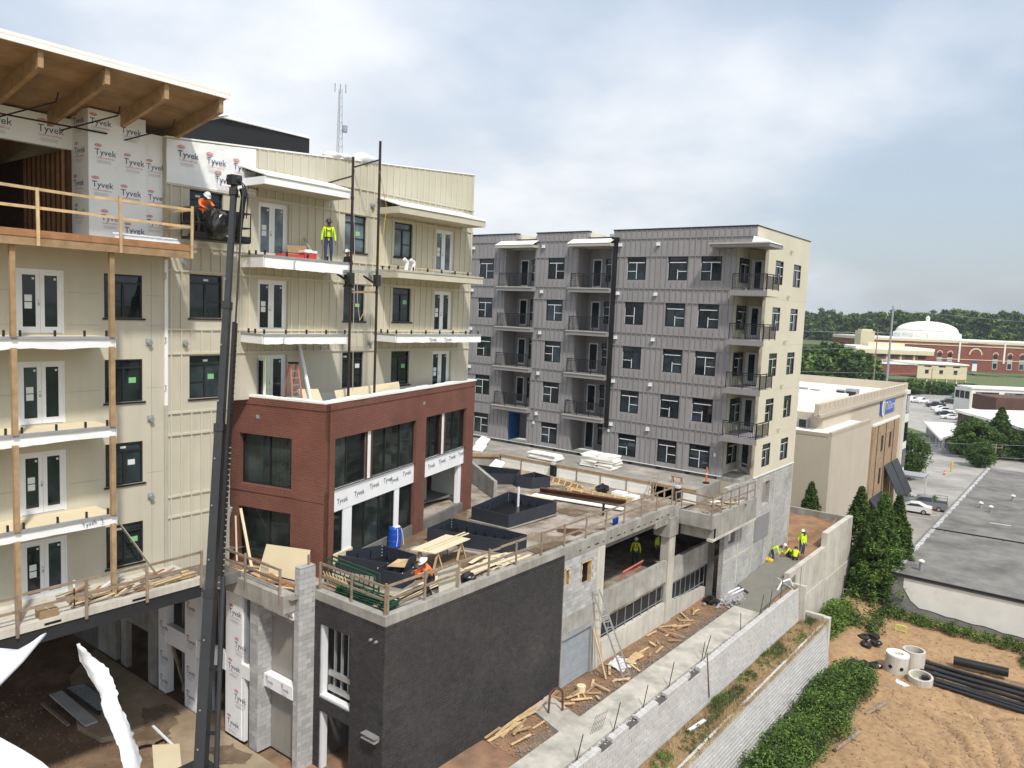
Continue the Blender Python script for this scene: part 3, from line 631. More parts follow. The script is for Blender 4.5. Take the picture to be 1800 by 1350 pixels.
# monopitch timber roof over the top corner
q = MB(); x0, x1 = -36.2, -24.95
q.add([(x0, 0, roofz(x0)), (x1, 0, roofz(x1)), (x1, 15.62, roofz(x1)), (x0, 15.62, roofz(x0)), (x0, 0, roofz(x0)+.12), (x1, 0, roofz(x1)+.12), (x1, 15.62, roofz(x1)+.12), (x0, 15.62, roofz(x0)+.12)], MB.BF); rf = q.obj('roof', 'ply', cb)
for i in range(24):
    xa = x1-.02-i*.4
    if xa < x0+.5: break
    MB().add([(xa-.392, .05, roofz(xa-.392)-.02), (xa, .05, roofz(xa)-.02), (xa, 15.6, roofz(xa)-.02), (xa-.392, 15.6, roofz(xa-.392)-.02), (xa-.392, .05, roofz(xa-.392)-.002), (xa, .05, roofz(xa)-.002), (xa, 15.6, roofz(xa)-.002), (xa-.392, 15.6, roofz(xa-.392)-.002)], MB.BF).obj('plank', 'ply', rf)
q = MB(); q.add([(x0, 0, roofz(x0)+.125), (x1+.06, 0, roofz(x1)+.125), (x1+.06, 15.7, roofz(x1)+.125), (x0, 15.7, roofz(x0)+.125), (x0, 0, roofz(x0)+.23), (x1+.06, 0, roofz(x1)+.23), (x1+.06, 15.7, roofz(x1)+.23), (x0, 15.7, roofz(x0)+.23)], MB.BF); q.obj('membrane', 'white_memb', rf)
MB().box(x1+.003, x1+.055, 0, 15.66, roofz(x1)-.03, roofz(x1)+.124).box(x1-3, x1+.003, 15.625, 15.66, roofz(x1)-.6, roofz(x1)-.55).obj('fascia', 'white_memb', rf)
for y in (4.1, 5.97, 7.84, 9.7, 11.58, 13.46, 15.42):
    a, b = -25.03, -33.5
    MB().add([(b, y-.075, roofz(b)-.52), (a, y-.075, roofz(a)-.50), (a, y+.075, roofz(a)-.50), (b, y+.075, roofz(b)-.52), (b, y-.075, roofz(b)-.022), (a, y-.075, roofz(a)-.022), (a, y+.075, roofz(a)-.022), (b, y+.075, roofz(b)-.022)], MB.BF).obj('rafter', 'wood_red' if y < 3 else 'wood', cb)
for y in (10.3, 12.2, 14.1):
    MB().tube([(-26.6, y+.5, 17.2), (-26.65, y+.45, 16.9), (-28.2, y-.7, 16.35)], .025, 6).obj('sprinkler_pipe', 'black', cb)
MB().tube([(-28.0+.03, 6, 16.42), (-27.97, 12.9, 16.5)], .03, 6).obj('sprinkler_pipe', 'black', cb)
# black roof screen behind the parapet
q = MB(); q.add([(-30.2, 15.2, 16.2), (-30, 22.95, 16.2), (-30.2, 22.95, 16.2), (-30.4, 15.2, 16.2), (-30.2, 15.2, 18.5), (-30, 22.95, 18.5), (-30.2, 22.95, 18.5), (-30.4, 15.2, 18.5)], MB.BF); sc_ = q.obj('roof_screen', 'black', cb)
MB().box(-30.45, -29.95, 15.2, 23.02, 18.503, 18.60).obj('coping', 'white_memb', sc_)
# bundled membrane on the roof edge
for i, (y, r) in enumerate(((22.9, .2), (23.5, .17), (24.6, .33), (25.1, .24))):
    q = MB().ell((-28.3, y, parz(y)+.12), .45, .5, r, n=14, k=9); q.v = [(x+.06*nz(x*3, z*3, 1, i), yv+.08*nz(z*4, yv*3, 1, i+5), z+.06*nz(x*5, yv*4, 1, i)) for x, yv, z in q.v]
    tag(q.obj('membrane_bundle', 'wrap_torn', smooth=True), ['small crumpled white membrane bundle leftmost on the cream parapet', 'flat white membrane bundle second from left on the cream parapet', 'largest crumpled white membrane bundle on the cream parapet', 'white membrane bundle nearest the tall scaffold pole on the parapet'][i], 'membrane', 'membrane bundles on the parapet')
# concrete slab, steel edge beam and soffit of the wing over the undercroft
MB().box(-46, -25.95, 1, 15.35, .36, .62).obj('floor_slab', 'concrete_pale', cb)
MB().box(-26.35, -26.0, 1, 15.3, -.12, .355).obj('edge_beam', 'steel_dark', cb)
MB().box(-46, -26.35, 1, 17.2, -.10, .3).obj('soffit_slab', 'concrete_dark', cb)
for y in (9.9, 12.7): MB().box(-25.945, -25.94, y, y+.5, .42, .5).obj('stencil_mark', 'black', cb)
# posts carrying the wing, behind the lower openings
# ================================================================ lower stair walls under the wing (facing the camera)
lw = thing('stair_wall', (-29, 17.5, -7), 'grey block and white wrapped lower wall with openings under the wing', 'wall')
MB().fb(FW, -28.2, -23.42, -.62, .06, -.3, .25).obj('edge_slab', 'concrete', lw)
MB().fb(FW, -36, -28.2, -1.0, -.11, -.3, .0).obj('lintel_beam', 'concrete_dark', lw)
a = MB().fb(FW, -27.55, -26.42, -6.82, -.62, -.2, .0).obj('house_wrap', 'wrap', lw)
for u, z in ((-27.3, -1.7), (-26.9, -3.0), (-27.35, -4.0), (-26.9, -5.2), (-27.4, -6.4)): put_print(a, FW, u, z, .008, .85)
MB().fb(FW, -26.42, -26.24, -6.82, -3.55, -.2, -.02).obj('jamb', 'wrap', lw)
MB().fb(FW, -26.42, -25.87, -4.12, -3.58, -.2, .005).obj('sill_wrap', 'wrap', lw)
MB().fb(FW, -26.42, -26.22, -3.55, -.62, -.25, -.1).obj('jamb', 'galv', lw)
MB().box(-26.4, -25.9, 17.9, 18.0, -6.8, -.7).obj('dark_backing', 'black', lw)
MB().fb(FW, -28.6, -27.55, -4.2, -3.5, -.2, .02).obj('band', 'wrap', lw)
MB().box(-28.6, -27.55, 18.6, 18.7, -6.8, -.7).obj('back_wall', 'gyp', lw)
# block piers, block by block
def blocks_box(par, x0, x1, y0, y1, z0, z1, bl=.4, bh=.2, j=.012, m='cmu', cap=300, core='cmu_joint'):
    MB().box(x0+.015, x1-.015, y0+.015, y1-.015, z0, z1-.01).obj('core', core, par)
    L_ = []; r = 0; z = z0
    while z < z1-.05:
        zt = min(z+bh, z1)
        for (a0, a1, ax) in ((y0, y1, 'x1'), (x0, x1, 'y0'), ) if True else ():
            pos = a0-(bl/2 if r % 2 else 0)
            while pos < a1-.02:
                p0, p1 = max(pos, a0), min(pos+bl, a1)
                if p1-p0 > .05:
                    if ax == 'x1': L_.append((x1-.03, x1, p0+j/2, p1-j/2, z+j/2, zt-j/2))
                    elif x1-x0 > .05: L_.append((p0+j/2, p1-j/2, y0, y0+.03, z+j/2, zt-j/2))
                pos += bl
        z += bh; r += 1
    boxes(par, 'block', L_, m, cap, camd)
blocks_box(lw, -25.87, -25.32, 17.3, 17.95, -6.9, -.62, cap=240)
pier = thing('block_pier', (-23.33, 18.0, -7), 'tall freestanding grey block pier rising above the dark brick box', 'pier')
blocks_box(pier, -23.50, -23.2, 17.62, 18.36, -7.0, 1.02)
MB().box(-23.49, -23.21, 17.63, 18.35, 1.025, 1.06).obj('top_course', 'cmu', pier)
MB().box(-23.38, -23.30, 18.1, 18.18, 1.06, 1.45).obj('stake', 'wood_grey', pier)
# recess between the piers
MB().box(-25.32, -23.4, 17.95, 18.1, -6.9, -.6).obj('back_wall', 'gyp', lw)
q = MB().fb(FW, -25.315, -23.5, -1.02, -.625, -.62, -.25); li = q.obj('lintel_wrap', 'wrap', lw)
q = MB().fb(FW, -25.315, -23.5, -4.2, -3.68, -.62, -.28); li2 = q.obj('band', 'wrap', lw)
for u in (-24.9, -23.9): put_print(li, FW, u, -.95, -.242, .5); 
for u in (-25.2, -24.2): put_print(li2, FW, u, -4.0, -.272, .5)
# left piers and openings
for x0, x1, wrapd in ((-30.7, -29.8, True), (-33.9, -33.1, False), (-32.95, -32.35, True)):
    p_ = MB().fb(FW, x0, x1, -6.9, -1.0, -.4, .0).obj('pier', 'wrap' if wrapd else 'concrete', lw)
    if wrapd:
        for z in (-2.4, -3.9, -5.3, -6.4): put_print(p_, FW, x0+.15, z, .008, .7)
MB().fb(FW, -32.35, -30.7, -4.48, -3.64, -.3, -.02).obj('spandrel', 'wrap', lw)
MB().fb(FW, -29.8, -28.6, -4.4, -3.6, -.3, -.02).obj('spandrel', 'wrap', lw)
MB().fb(FW, -39, -33.9, -4.5, -1.0, -.3, -.05).obj('upper_wall', 'concrete', lw)
MB().fb(FW, -36.6, -36.05, -6.9, -4.5, -.3, -.05).obj('pier', 'concrete', lw)
MB().fb(FW, -39, -37.2, -6.9, -4.5, -.3, -.05).obj('pier', 'concrete', lw)
for x in (-32.0, -31.55, -31.1, -29.5, -29.1): MB().box(x, x+.06, 17.9, 18.0, -6.9, -1.0).obj('stud', 'galv', lw)
MB().beam((-32.1, 17.5, -4.6), (-31.2, 17.7, -6.8), .1, .1).obj('brace', 'wood_grey', lw)
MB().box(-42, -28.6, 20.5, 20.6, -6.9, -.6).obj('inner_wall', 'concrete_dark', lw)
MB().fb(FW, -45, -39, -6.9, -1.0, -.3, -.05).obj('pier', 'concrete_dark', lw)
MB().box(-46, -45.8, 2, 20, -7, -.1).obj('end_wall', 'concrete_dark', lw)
# ================================================================ red brick pavilion on the deck
pv = thing('brick_pavilion', (-26.5, 26, 0), 'two storey red brick pavilion with large dark windows and wrapped band', 'building')
LR, LL = 13.9, 4.9
hr = [(.71, 3.1, 3.4, 5.52), (3.5, 7.36, 3.4, 5.52), (3.1, 3.5, 3.4, 5.52), (8.34, 10.01, 3.4, 5.55), (10.01, 10.46, 3.4, 5.55), (10.46, 12.88, 3.4, 5.55), (.71, 7.36, -.3, 3.4), (8.34, 12.88, -.3, 3.4)]
MB().wall(FP, .002, LR, -.4, 6.72, hr, 0, .35).obj('wall', 'red_brick', pv)
hl = [(-4.3, -1.62, 3.31, 5.46), (-4.33, -1.63, .1, 2.33)]
MB().wall(FPL, -LL, .0, -.4, 6.72, hl, 0, .35).obj('wall', 'red_brick', pv)
# soldier course band and coping
MB().fb(FP, .03, LR, 6.72, 7.0, -.35, .03).obj('soldier_course', 'red_brick', pv); MB().fb(FPL, -LL, .03, 6.72, 7.0, -.35, .032).obj('soldier_course', 'red_brick', pv)
MB().fb(FPL, -LL, -1.3, 3.02, 3.22, 0, .03).obj('brick_ledge', 'red_brick', pv)
MB().fb(FPL, -1.3, .0, 2.98, 3.18, 0, .025).obj('brick_ledge', 'red_brick', pv)
for i in range(14): 
    u0 = i*1.0; u1 = min(LR+.1, u0+1.0); MB().fb(FP, u0, u1, 7.003, 7.06+.02*(i % 3), -.45, .03+.02*((i*7) % 3)).obj('coping', 'white_memb', pv)
for i in range(5): MB().fb(FPL, -LL+i*.98, -LL+(i+1)*.98-.002, 7.003, 7.065+.02*(i % 2), -.45, .035).obj('coping', 'white_memb', pv)
poly = [FP.p(0, -.35, 0)[:2], FP.p(LR, -.35, 0)[:2], (-28.0, 33.0), (-28.0, 17.9)]
MB().prism([FP.p(.36, -.36, 0)[:2], FP.p(LR-.1, -.36, 0)[:2], (-27.99, 32.6), (-27.99, 19.1)], 6.05, 6.3).obj('roof_terrace', 'terrace_conc', pv)
MB().prism([FP.p(.36, -.36, 0)[:2], FP.p(LR-.1, -.36, 0)[:2], (-31, 33.0), (-31, 19.6), (-28, 19.2)], 2.7, 3.3).obj('floor', 'concrete_dark', pv)
MB().prism([FP.p(.36, -.1, 0)[:2], FP.p(LR-.1, -.1, 0)[:2], (-31, 33.0), (-31, 19.6), (-28, 19.2)], -.4, .24).obj('floor', 'deck_conc', pv)
MB().fb(FP, LR-.35, LR, -.4, 6.72, -3, -.36).obj('end_wall', 'red_brick', pv)
MB().box(-31.2, -31.0, 19, 34, .2, 6).obj('inner_wall', 'gyp', pv)
for i, x in enumerate((21.5, 24.5, 27.5, 30)): MB().box(-29.2, -28.9, x, x+.3, .24, 6).obj('inner_column', 'gyp', pv)
# glazing
def glazing(F, u0, u1, z0, z1, mull, d=-.2, m='glass_clear'):
    q = MB(); f = .05
    us = [u0]+list(mull)+[u1]
    q.fb(F, u0, u1, z0, z0+f, d-.05, d+.05); q.fb(F, u0, u1, z1-f, z1, d-.05, d+.05)
    for u in us: 
        a = max(u0, u-f/2 if u not in (u0,) else u0); b = a+f if u != u1 else u1; a = min(a, u1-f)
        q.fb(F, a, b, z0+f, z1-f, d-.05, d+.055)
    g = q.obj('window', 'dark_frame', pv)
    for a, b in zip(us[:-1], us[1:]): MB().fb(F, a+f, b-f*.5, z0+f, z1-f, d-.01, d).obj('pane', m, g)
glazing(FP, .71, 3.1, 3.4, 5.52, [1.73]); glazing(FP, 3.5, 7.36, 3.4, 5.52, [4.78, 6.06]); glazing(FP, 8.34, 10.01, 3.4, 5.55, [9.07]); glazing(FP, 10.46, 12.88, 3.4, 5.55, [11.61])
glazing(FP, 2.14, 5.65, .30, 2.43, [3.2, 4.38]); glazing(FP, 6.05, 7.30, .30, 2.43, []); glazing(FP, .75, 1.5, .62, 2.42, [])
glazing(FPL, -4.3, -1.62, 3.31, 5.46, [-2.9], -.28); glazing(FPL, -4.33, -1.63, .12, 2.33, [-2.9], -.28)
for a, b, c, e in ((3.1, 3.5, 3.4, 5.52), (10.01, 10.46, 3.4, 5.55), (1.5, 2.14, .25, 2.42), (5.65, 6.05, .25, 2.43)): MB().fb(FP, a, b, c, e, -.3, -.10).obj('mullion_wrap', 'wrap', pv)
b1 = MB().fb(FP, .71, 7.36, 2.43, 3.4, -.3, -.08).obj('house_wrap', 'wrap', pv); b2 = MB().fb(FP, 8.34, 12.88, 2.46, 3.4, -.3, -.08).obj('house_wrap', 'wrap', pv)
for u, z in ((1.0, 2.72), (2.25, 2.78), (3.45, 2.88), (4.6, 2.92), (5.15, 2.8), (6.3, 2.92)): put_print(b1, FP, u, z, -.07, .8, True)
for u, z in ((8.75, 2.85), (9.95, 2.9), (11.1, 2.92), (12.2, 2.95)): put_print(b2, FP, u, z, -.07, .8, True)
MB().fb(FP, .71, 2.14, .24, .62, -.3, -.02).obj('sill_wall', 'cream_board', pv); MB().fb(FP, 2.14, 7.36, -.3, .3, -.3, -.06).obj('sill_wall', 'concrete_dark', pv)
MB().fb(FP, 12.5, 12.88, .25, 2.46, -.4, -.2).obj('jamb_wrap', 'wrap', pv); MB().fb(FP, 8.34, 12.88, -.3, .25, -.2, -.02).obj('sill_wall', 'concrete_dark', pv)
MB().fb(FP, 8.3, 12.9, .24, 2.46, -5, -4.9).obj('inner_wall', 'concrete_dark', pv)
for F, u, z in ((FPL, -3.35, 6.2), (FP, 8.05, 6.28)): MB().fb(F, u-.08, u+.08, z-.08, z+.08, 0, .02).fb(F, u-.04, u+.04, z-.04, z+.04, .02, .04).obj('junction_box', 'galv', pv)
# mortar smears under the coping of the left face
# ================================================================ parking podium with deck
gp = thing('parking_garage', (-25, 32, -7), 'concrete parking podium with dark brick box, open bays and roof deck', 'garage')
grid(-29.2, -23.25, 17.3, 18.62, 10, 4, lambda x, y: deckz(y)).obj('deck', 'deck_conc', gp)
grid(-29.2, -19.55, 18.62, 44.6, 20, 54, lambda x, y: deckz(y)+.012*nz(x, y, .8, 2)).obj('deck', 'deck_conc', gp, smooth=True)
grid(-47, -29.2, 32.3, 44.6, 20, 24, lambda x, y: deckz(y)).obj('deck', 'deck_conc', gp)
MB().box(-47, -19.55, 33, 44.6, -.95, -.62).obj('deck_slab', 'concrete_dark', gp)
MB().box(-28.3, -19.6, 18.7, 30, -.95, -.62).obj('deck_slab', 'concrete_dark', gp)
# edge beam along the right side
MB().box(-19.62, -19.3, 29.76, 41.2, -.62, .05).obj('edge_beam', 'concrete', gp)
MB().box(-19.62, -19.32, 39.0, 41.2, -.95, -.62).obj('edge_beam', 'concrete', gp)
for y_ in (34.5, 38.5): MB().box(-43, -20.5, y_, y_+.4, -1.5, -.95).obj('inner_beam', 'concrete_dark', gp)
for i in range(14): MB().box(-19.299, -19.292, 31+i*.72, 31+i*.72+.14+.1*(i % 3), -.42, -.36).obj('stencil_mark', 'black', gp)
# dark brick box
db = MB().box(-19.62, -19.3, 18.35, 29.75, -.30, .05).box(-23.2, -19.62, 18.35, 18.67, -.30, .05).obj('concrete_curb', 'concrete', gp)
wx = [(-22.85, -21.1, -4.07, -1.2), (-22.82, -21.1, -7.2, -4.62)]
MB().wall(FD, 18.36, 29.75, -7.2, -.302, (), -.012, .3, ends=False).wall(FDL, -23.2, -19.312, -7.2, -.302, wx, -.012, .3, ends=False).obj('brick_backing', 'dark_mortar', gp)
BL, BH, J = .203, .0677, .014
lst = []; rr = random.Random(5)
def course(F, u0, u1, holes, flip):
    z = -7.15; r = 0
    while z < -.31:
        zt = min(z+BH, -.303); sold = z > -.56
        if sold: zt = -.303
        step = .0677 if sold else BL; pos = u0-(BL/2 if (r % 2) and not sold else 0)
        while pos < u1-.005:
            a, b = max(pos, u0)+J/2, min(pos+step, u1)-J/2
            for h in holes:
                if h[2] < (z+zt)/2 < h[3]:
                    if a < h[0] < b: b = h[0]
                    elif a < h[1] < b: a = h[1]
            if b-a > .02 and not any(h[0] < (a+b)/2 < h[1] and h[2] < (z+zt)/2 < h[3] for h in holes):
                lst.append(fboxl(F, a, b, z+J/2, zt-J/2, -.02, rr.choice((0, 0, .002, -.002))))
            pos += step
        if sold: break
        z += BH; r += 1
course(FD, 18.35, 29.74, (), 0); course(FDL, -23.2, -19.302, wx, 1)
boxes(gp, 'brick', lst, 'dark_brick', 300, camd)
MB().fb(FD, 24.38, 24.39, -7.1, -.31, -.005, .004).obj('control_joint', 'black', gp)
for h in wx[:1]:
    MB().fb(FDL, h[0]+.003, h[0]+.11, h[2], h[3], -.3, -.06).obj('jamb', 'white_paint', gp)
    MB().fb(FDL, h[0]+.004, h[1]-.004, h[2]+.003, h[2]+.07, -.3, -.03).obj('sill', 'white_paint', gp)
    for i in range(4): MB().fb(FDL, h[0]+.35+i*.4, h[0]+.41+i*.4, h[2]+.1, h[3], -.5, -.4).obj('stud', 'galv', gp)
    MB().fb(FDL, h[0]+.16, h[1], h[2]+.8, h[2]+1.0, -.4, -.3).obj('guard_board', 'alu', gp)
    MB().fb(FDL, h[0]+.16, h[1], h[2]+.2, h[2]+.4, -.4, -.3).obj('guard_board', 'alu', gp)
MB().fb(FDL, -22.81, -22.70, -7, -4.62, -.3, -.05).obj('jamb', 'white_paint', gp)
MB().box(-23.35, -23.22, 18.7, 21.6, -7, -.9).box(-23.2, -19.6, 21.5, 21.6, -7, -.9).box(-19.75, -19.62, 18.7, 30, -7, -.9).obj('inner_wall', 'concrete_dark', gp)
MB().fb(FDL, -20.14, -19.42, -4.58, -4.42, .02, .10).fb(FDL, -20.14, -19.42, -4.60, -4.57, .02, .28).fb(FDL, -20.14, -19.42, -4.43, -4.40, .02, .28).obj('ledger_angle', 'alu', gp)
for u in (-19.98, -19.7): MB().cyl(FDL.p(u, 0, -.95), FDL.p(u, .1, -.95), .05, 10).obj('sleeve', 'galv', gp)
# block wall bay with two small windows and roll-up door
blk = [(29.84, 30.28, -1.85, -1.05), (31.25, 32.2, -2.2, -1.05)]
MB().wall(FD, 29.77, 32.7, -4.3, -.62, blk, -.012, .2, ends=False).obj('block_backing', 'cmu_joint', gp)
lst = []; z = -3.42; r = 0
while z < -.64:
    pos = 29.77-(.2 if r % 2 else 0)
    while pos < 32.7:
        a, b = max(pos, 29.77)+.006, min(pos+.4, 32.7)-.006
        if b-a > .04 and not any(h[0] < (a+b)/2 < h[1] and h[2] < z+.1 < h[3] for h in blk): lst.append(fboxl(FD, a, b, z+.006, min(z+.2, -.622)-.006, -.03, .0))
        pos += .4
    z += .2; r += 1
boxes(gp, 'block', lst, 'cmu', 300)
for h in blk:
    q = MB(); q.fb(FD, h[0], h[0]+.05, h[2], h[3], -.2, .02).fb(FD, h[1]-.05, h[1], h[2], h[3], -.2, .02).fb(FD, h[0], h[1], h[3]-.05, h[3], -.2, .018); q.obj('window_buck', 'wood_pale', gp)
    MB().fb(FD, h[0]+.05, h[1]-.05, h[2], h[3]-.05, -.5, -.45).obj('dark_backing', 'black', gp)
MB().wall(FD, 29.77, 32.7, -7.2, -3.42, [(29.9, 32.42, -7.2, -4.55)], .0, .2, ends=False).obj('wall', 'concrete', gp)
MB().fb(FD, 29.8, 32.55, -4.55, -4.45, 0, .05).fb(FD, 30.4, 31.7, -4.45, -4.25, 0, .045).fb(FD, 32.42, 32.52, -7, -4.55, 0, .05).obj('door_surround', 'galv', gp)
rd = MB().fb(FD, 29.9, 32.42, -7.0, -4.55, -.14, -.1).obj('roller_door', 'galv', gp)
for i in range(26): MB().add([FD.p(29.9, -.098, -6.98+i*.093), FD.p(32.42, -.098, -6.98+i*.093), FD.p(32.42, -.03, -6.935+i*.093), FD.p(29.9, -.03, -6.935+i*.093), FD.p(29.9, -.098, -6.895+i*.093), FD.p(32.42, -.098, -6.895+i*.093)], [(0, 1, 2, 3), (3, 2, 5, 4)]).obj('slat', 'galv', rd)
# piers, spandrels, low walls of the open bays
MB().fb(FD, 32.7, 33.4, -7.1, -.62, -.5, .03).obj('pier', 'concrete_pale', gp)
MB().fb(FD, 33.4, 40.7, -4.45, -3.18, -.25, .0).obj('spandrel', 'concrete', gp)
MB().fb(FD, 33.4, 34.3, -4.75, -4.45, -.25, .0).obj('spandrel', 'concrete', gp)
MB().fb(FD, 33.4, 40.75, -7.1, -5.75, -.25, -.03).obj('low_wall', 'concrete_pale', gp)
MB().fb(FD, 40.75, 41.55, -7.2, -1.55, -.5, .04).obj('pier', 'concrete_pale', gp)
MB().fb(FD, 40.55, 41.7, -1.75, -.62, -.9, .12).obj('pier_head', 'concrete', gp)
MB().fb(FD, 41.55, 46.6, -4.75, -3.30, -.25, .0).obj('spandrel', 'concrete', gp)
MB().add([FD.p(41.55, -.03, -7.1), FD.p(46.6, -.03, -7.1), FD.p(46.6, -.03, -6.3), FD.p(41.55, -.03, -5.9), FD.p(41.55, -.3, -7.1), FD.p(46.6, -.3, -7.1), FD.p(46.6, -.3, -6.3), FD.p(41.55, -.3, -5.9)], [(0, 1, 2, 3), (3, 2, 6, 7), (1, 5, 6, 2), (4, 0, 3, 7)]).obj('low_wall', 'concrete_pale', gp)
for y0, y1, z0, z1, n in ((33.45, 40.7, -5.75, -4.45, 8), (41.6, 46.5, -6.2, -4.75, 7)):
    q = MB(); q.fb(FD, y0, y1, z0+.22, z0+.25, -.14, -.11); q.fb(FD, y0, y1, z1-.16, z1-.13, -.14, -.11)
    for i in range(n+1):
        yy = y0+(y1-y0-.03)*i/n; q.fb(FD, yy, yy+.03, z0, z1, -.14, -.108)
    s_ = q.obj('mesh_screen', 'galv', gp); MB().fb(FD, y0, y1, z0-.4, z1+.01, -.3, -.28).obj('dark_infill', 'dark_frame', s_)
# interior of the garage
MB().box(-44, -19.35, 30, 50, -4.6, -4.15).obj('garage_floor', 'deck_conc', gp)
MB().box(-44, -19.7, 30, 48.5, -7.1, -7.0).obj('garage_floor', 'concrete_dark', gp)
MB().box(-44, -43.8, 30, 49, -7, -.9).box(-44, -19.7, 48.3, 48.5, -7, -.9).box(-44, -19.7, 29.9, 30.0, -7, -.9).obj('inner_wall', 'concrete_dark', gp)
for x, y in ((-26, 37), (-26, 44), (-33, 37), (-33, 44), (-24, 40.5), (-22.5, 47)): MB().box(x-.06, x+.06, y-.06, y+.06, -4.15, -.9).obj('shore_post', 'galv', gp)
# cantilevered corner platform
MB().box(-19.62, -17.2, 41.9, 42.2, -1.15, -.32).box(-17.5, -17.2, 42.2, 49.0, -1.75, -.40).box(-19.3, -17.2, 42.25, 42.5, -1.85, -1.15).obj('platform_edge', 'concrete', gp)
MB().box(-20.2, -17.5, 42.2, 49.2, -1.1, -.62).obj('platform', 'deck_conc', gp)
MB().box(-17.52, -17.16, 42.0, 49.0, -1.9, -1.755).obj('platform_lip', 'concrete_pale', gp)
MB().box(-19.62, -19.3, 41.2, 41.9, -.95, .0).obj('edge_beam', 'concrete', gp)
MB().box(-19.3, -18.9, 46.6, 46.75, -7.2, -1.2).obj('return_wall', 'concrete_dark', gp)
# block wall of the far end
hs = [(53.0, 54.45, -1.9, -.25), (47.3, 48.45, -3.45, -2.6)]
MB().wall(FS, 46.65, 59.45, -7.0, .36, hs, -.02, .3).obj('block_wall', 'cmu_far', gp)
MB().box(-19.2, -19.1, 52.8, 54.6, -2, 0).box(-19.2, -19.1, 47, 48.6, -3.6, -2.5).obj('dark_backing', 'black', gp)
for y in (48.9, 51.55, 55.3, 59.2): MB().fb(FS, y, y+.14, -6.4, .30 if y > 51 else -1.9, -.02, .012).obj('pilaster_strip', 'concrete_pale', gp)
MB().fb(FS, 46.66, 51.5, -4.6, -4.45, -.02, .01).obj('bond_beam', 'concrete_pale', gp)
lv = MB().fb(FS, 51.85, 54.75, -4.3, -2.55, -.02, .02).obj('louver', 'galv', gp)
for i in range(17): MB().fb(FS, 51.92, 54.68, -4.24+i*.1, -4.19+i*.1, .02, .06).obj('slat', 'gray_trim', lv)

# raised terrace with foam-faced form wall
te = thing('terrace', (-28, 46, -.4), 'raised grey concrete terrace with white foam faced edge before grey block', 'terrace')
MB().prism([(-19.6, 44.5), (-19.6, 48.68), (-50, 48.68), (-50, 41.6), (-37.6, 41.6), (-35.0, 44.5)], -.6, .36).obj('slab', 'terrace_conc', te)
FTe = Fr(0, 44.5, 1, 0, 0, -1)
for i, (a, b) in enumerate(((-34.9, -33.0), (-33.0, -30.9), (-30.9, -30.0), (-29.9, -28.2), (-28.2, -26.3), (-26.3, -24.3), (-24.3, -22.5), (-20.9, -19.4))):
    MB().fb(FTe, a+.02, b-.02, -.5, -.08, .0, .05).obj('foam_panel', 'foam', te); MB().fb(FTe, a+.02, b-.02, -.07, .22, .0, .052).obj('foam_panel', 'foam', te)
for a, b in ((-35, -30), (-30, -25), (-25, -19.4)): MB().fb(FTe, a, b-.01, .23, .40, .0, .09).obj('form_board', 'wood', te)
for x in (-33, -28.2, -26.3, -24.3): MB().fb(FTe, x-.03, x+.03, -.5, .3, .055, .10).obj('form_strut', 'wood_grey', te)
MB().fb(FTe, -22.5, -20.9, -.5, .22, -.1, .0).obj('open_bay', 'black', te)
for x in (-22.4, -21.6, -21.0): MB().fb(FTe, x, x+.07, -.5, .23, .0, .07).obj('form_strut', 'wood_pale', te)
MB().beam((-35.0, 44.3, .3), (-37.6, 41.6, .3), .1, .22).obj('form_board', 'wood', te)
for x in (-30.3, -20.75): 
    MB().box(x, x+.35, 44.2, 44.5, -.5, .35).obj('column_stub', 'black', te); MB().box(x+.03, x+.3, 44.22, 44.48, .35, .5).obj('paper_cap', 'wrap_torn', te)

# wet mud on the deck beside the pavilion
for poly in ([(-25.9, 21.6), (-24.6, 22.0), (-24.9, 24.6), (-25.0, 27.0), (-25.7, 28.6), (-26.6, 27.8), (-26.9, 25.5)], [(-26.9, 29.2), (-26.2, 29.0), (-25.4, 30.2), (-26.6, 31.0), (-27.6, 32.4), (-28.0, 32.2)], [(-21.9, 23.6), (-20.6, 24.2), (-20.4, 26.4), (-21.4, 27.1), (-23.0, 26.4), (-23.3, 24.6)], [(-20.9, 28.9), (-19.8, 28.6), (-19.75, 31.2), (-20.3, 31.9), (-21.0, 30.6)], [(-24.6, 36.2), (-22.8, 36.0), (-22.9, 37.6), (-24.2, 37.5)]):
    pp = []
    for i in range(len(poly)):
        a, b = poly[i], poly[(i+1) % len(poly)]
        for k in range(6): x, y = a[0]+(b[0]-a[0])*k/6, a[1]+(b[1]-a[1])*k/6; pp.append((x+.16*nz(x, y, 1.7, 3), y+.16*nz(x, y, 1.7, 8)))
    q = MB(); q.add([(x, y, deckz(y)+.022) for x, y in pp], [tuple(range(len(pp)))]); q.obj('mud_film', 'wet_mud', gp)
# ================================================================ grey apartment block
gb = thing('apartment_building', (-30, 54, 0), 'grey board clad five storey block with recessed black railed balconies', 'building')
GH = [15.12, 11.97, 8.82, 5.67, 2.52]; GF = [12.92, 9.77, 6.62, 3.47, .62]
WG = [(-41.27, -39.75), (-34.4, -32.9), (-27.54, -26.05), (-24.37, -22.92), (-21.98, -20.5)]
RC = [(-38.55, -35.65), (-31.7, -28.85)]
holes = []
for h, f in zip(GH, GF):
    for k, (a, b) in enumerate(WG): holes.append((a, b, h-1.6, h))
for k, (a, b) in enumerate(RC):
    for i, f in enumerate(GF):
        top = GF[i-1]-.36 if i else 15.86
        if i == 4 and k == 0: holes.append((-37.75, -35.8, .62, 2.95)); continue
        holes.append((a, b, f, top))
MB().wall(FG, -48, -19.6, .62, 16.5, holes, 0, .2).obj('wall', 'gray_siding', gb)
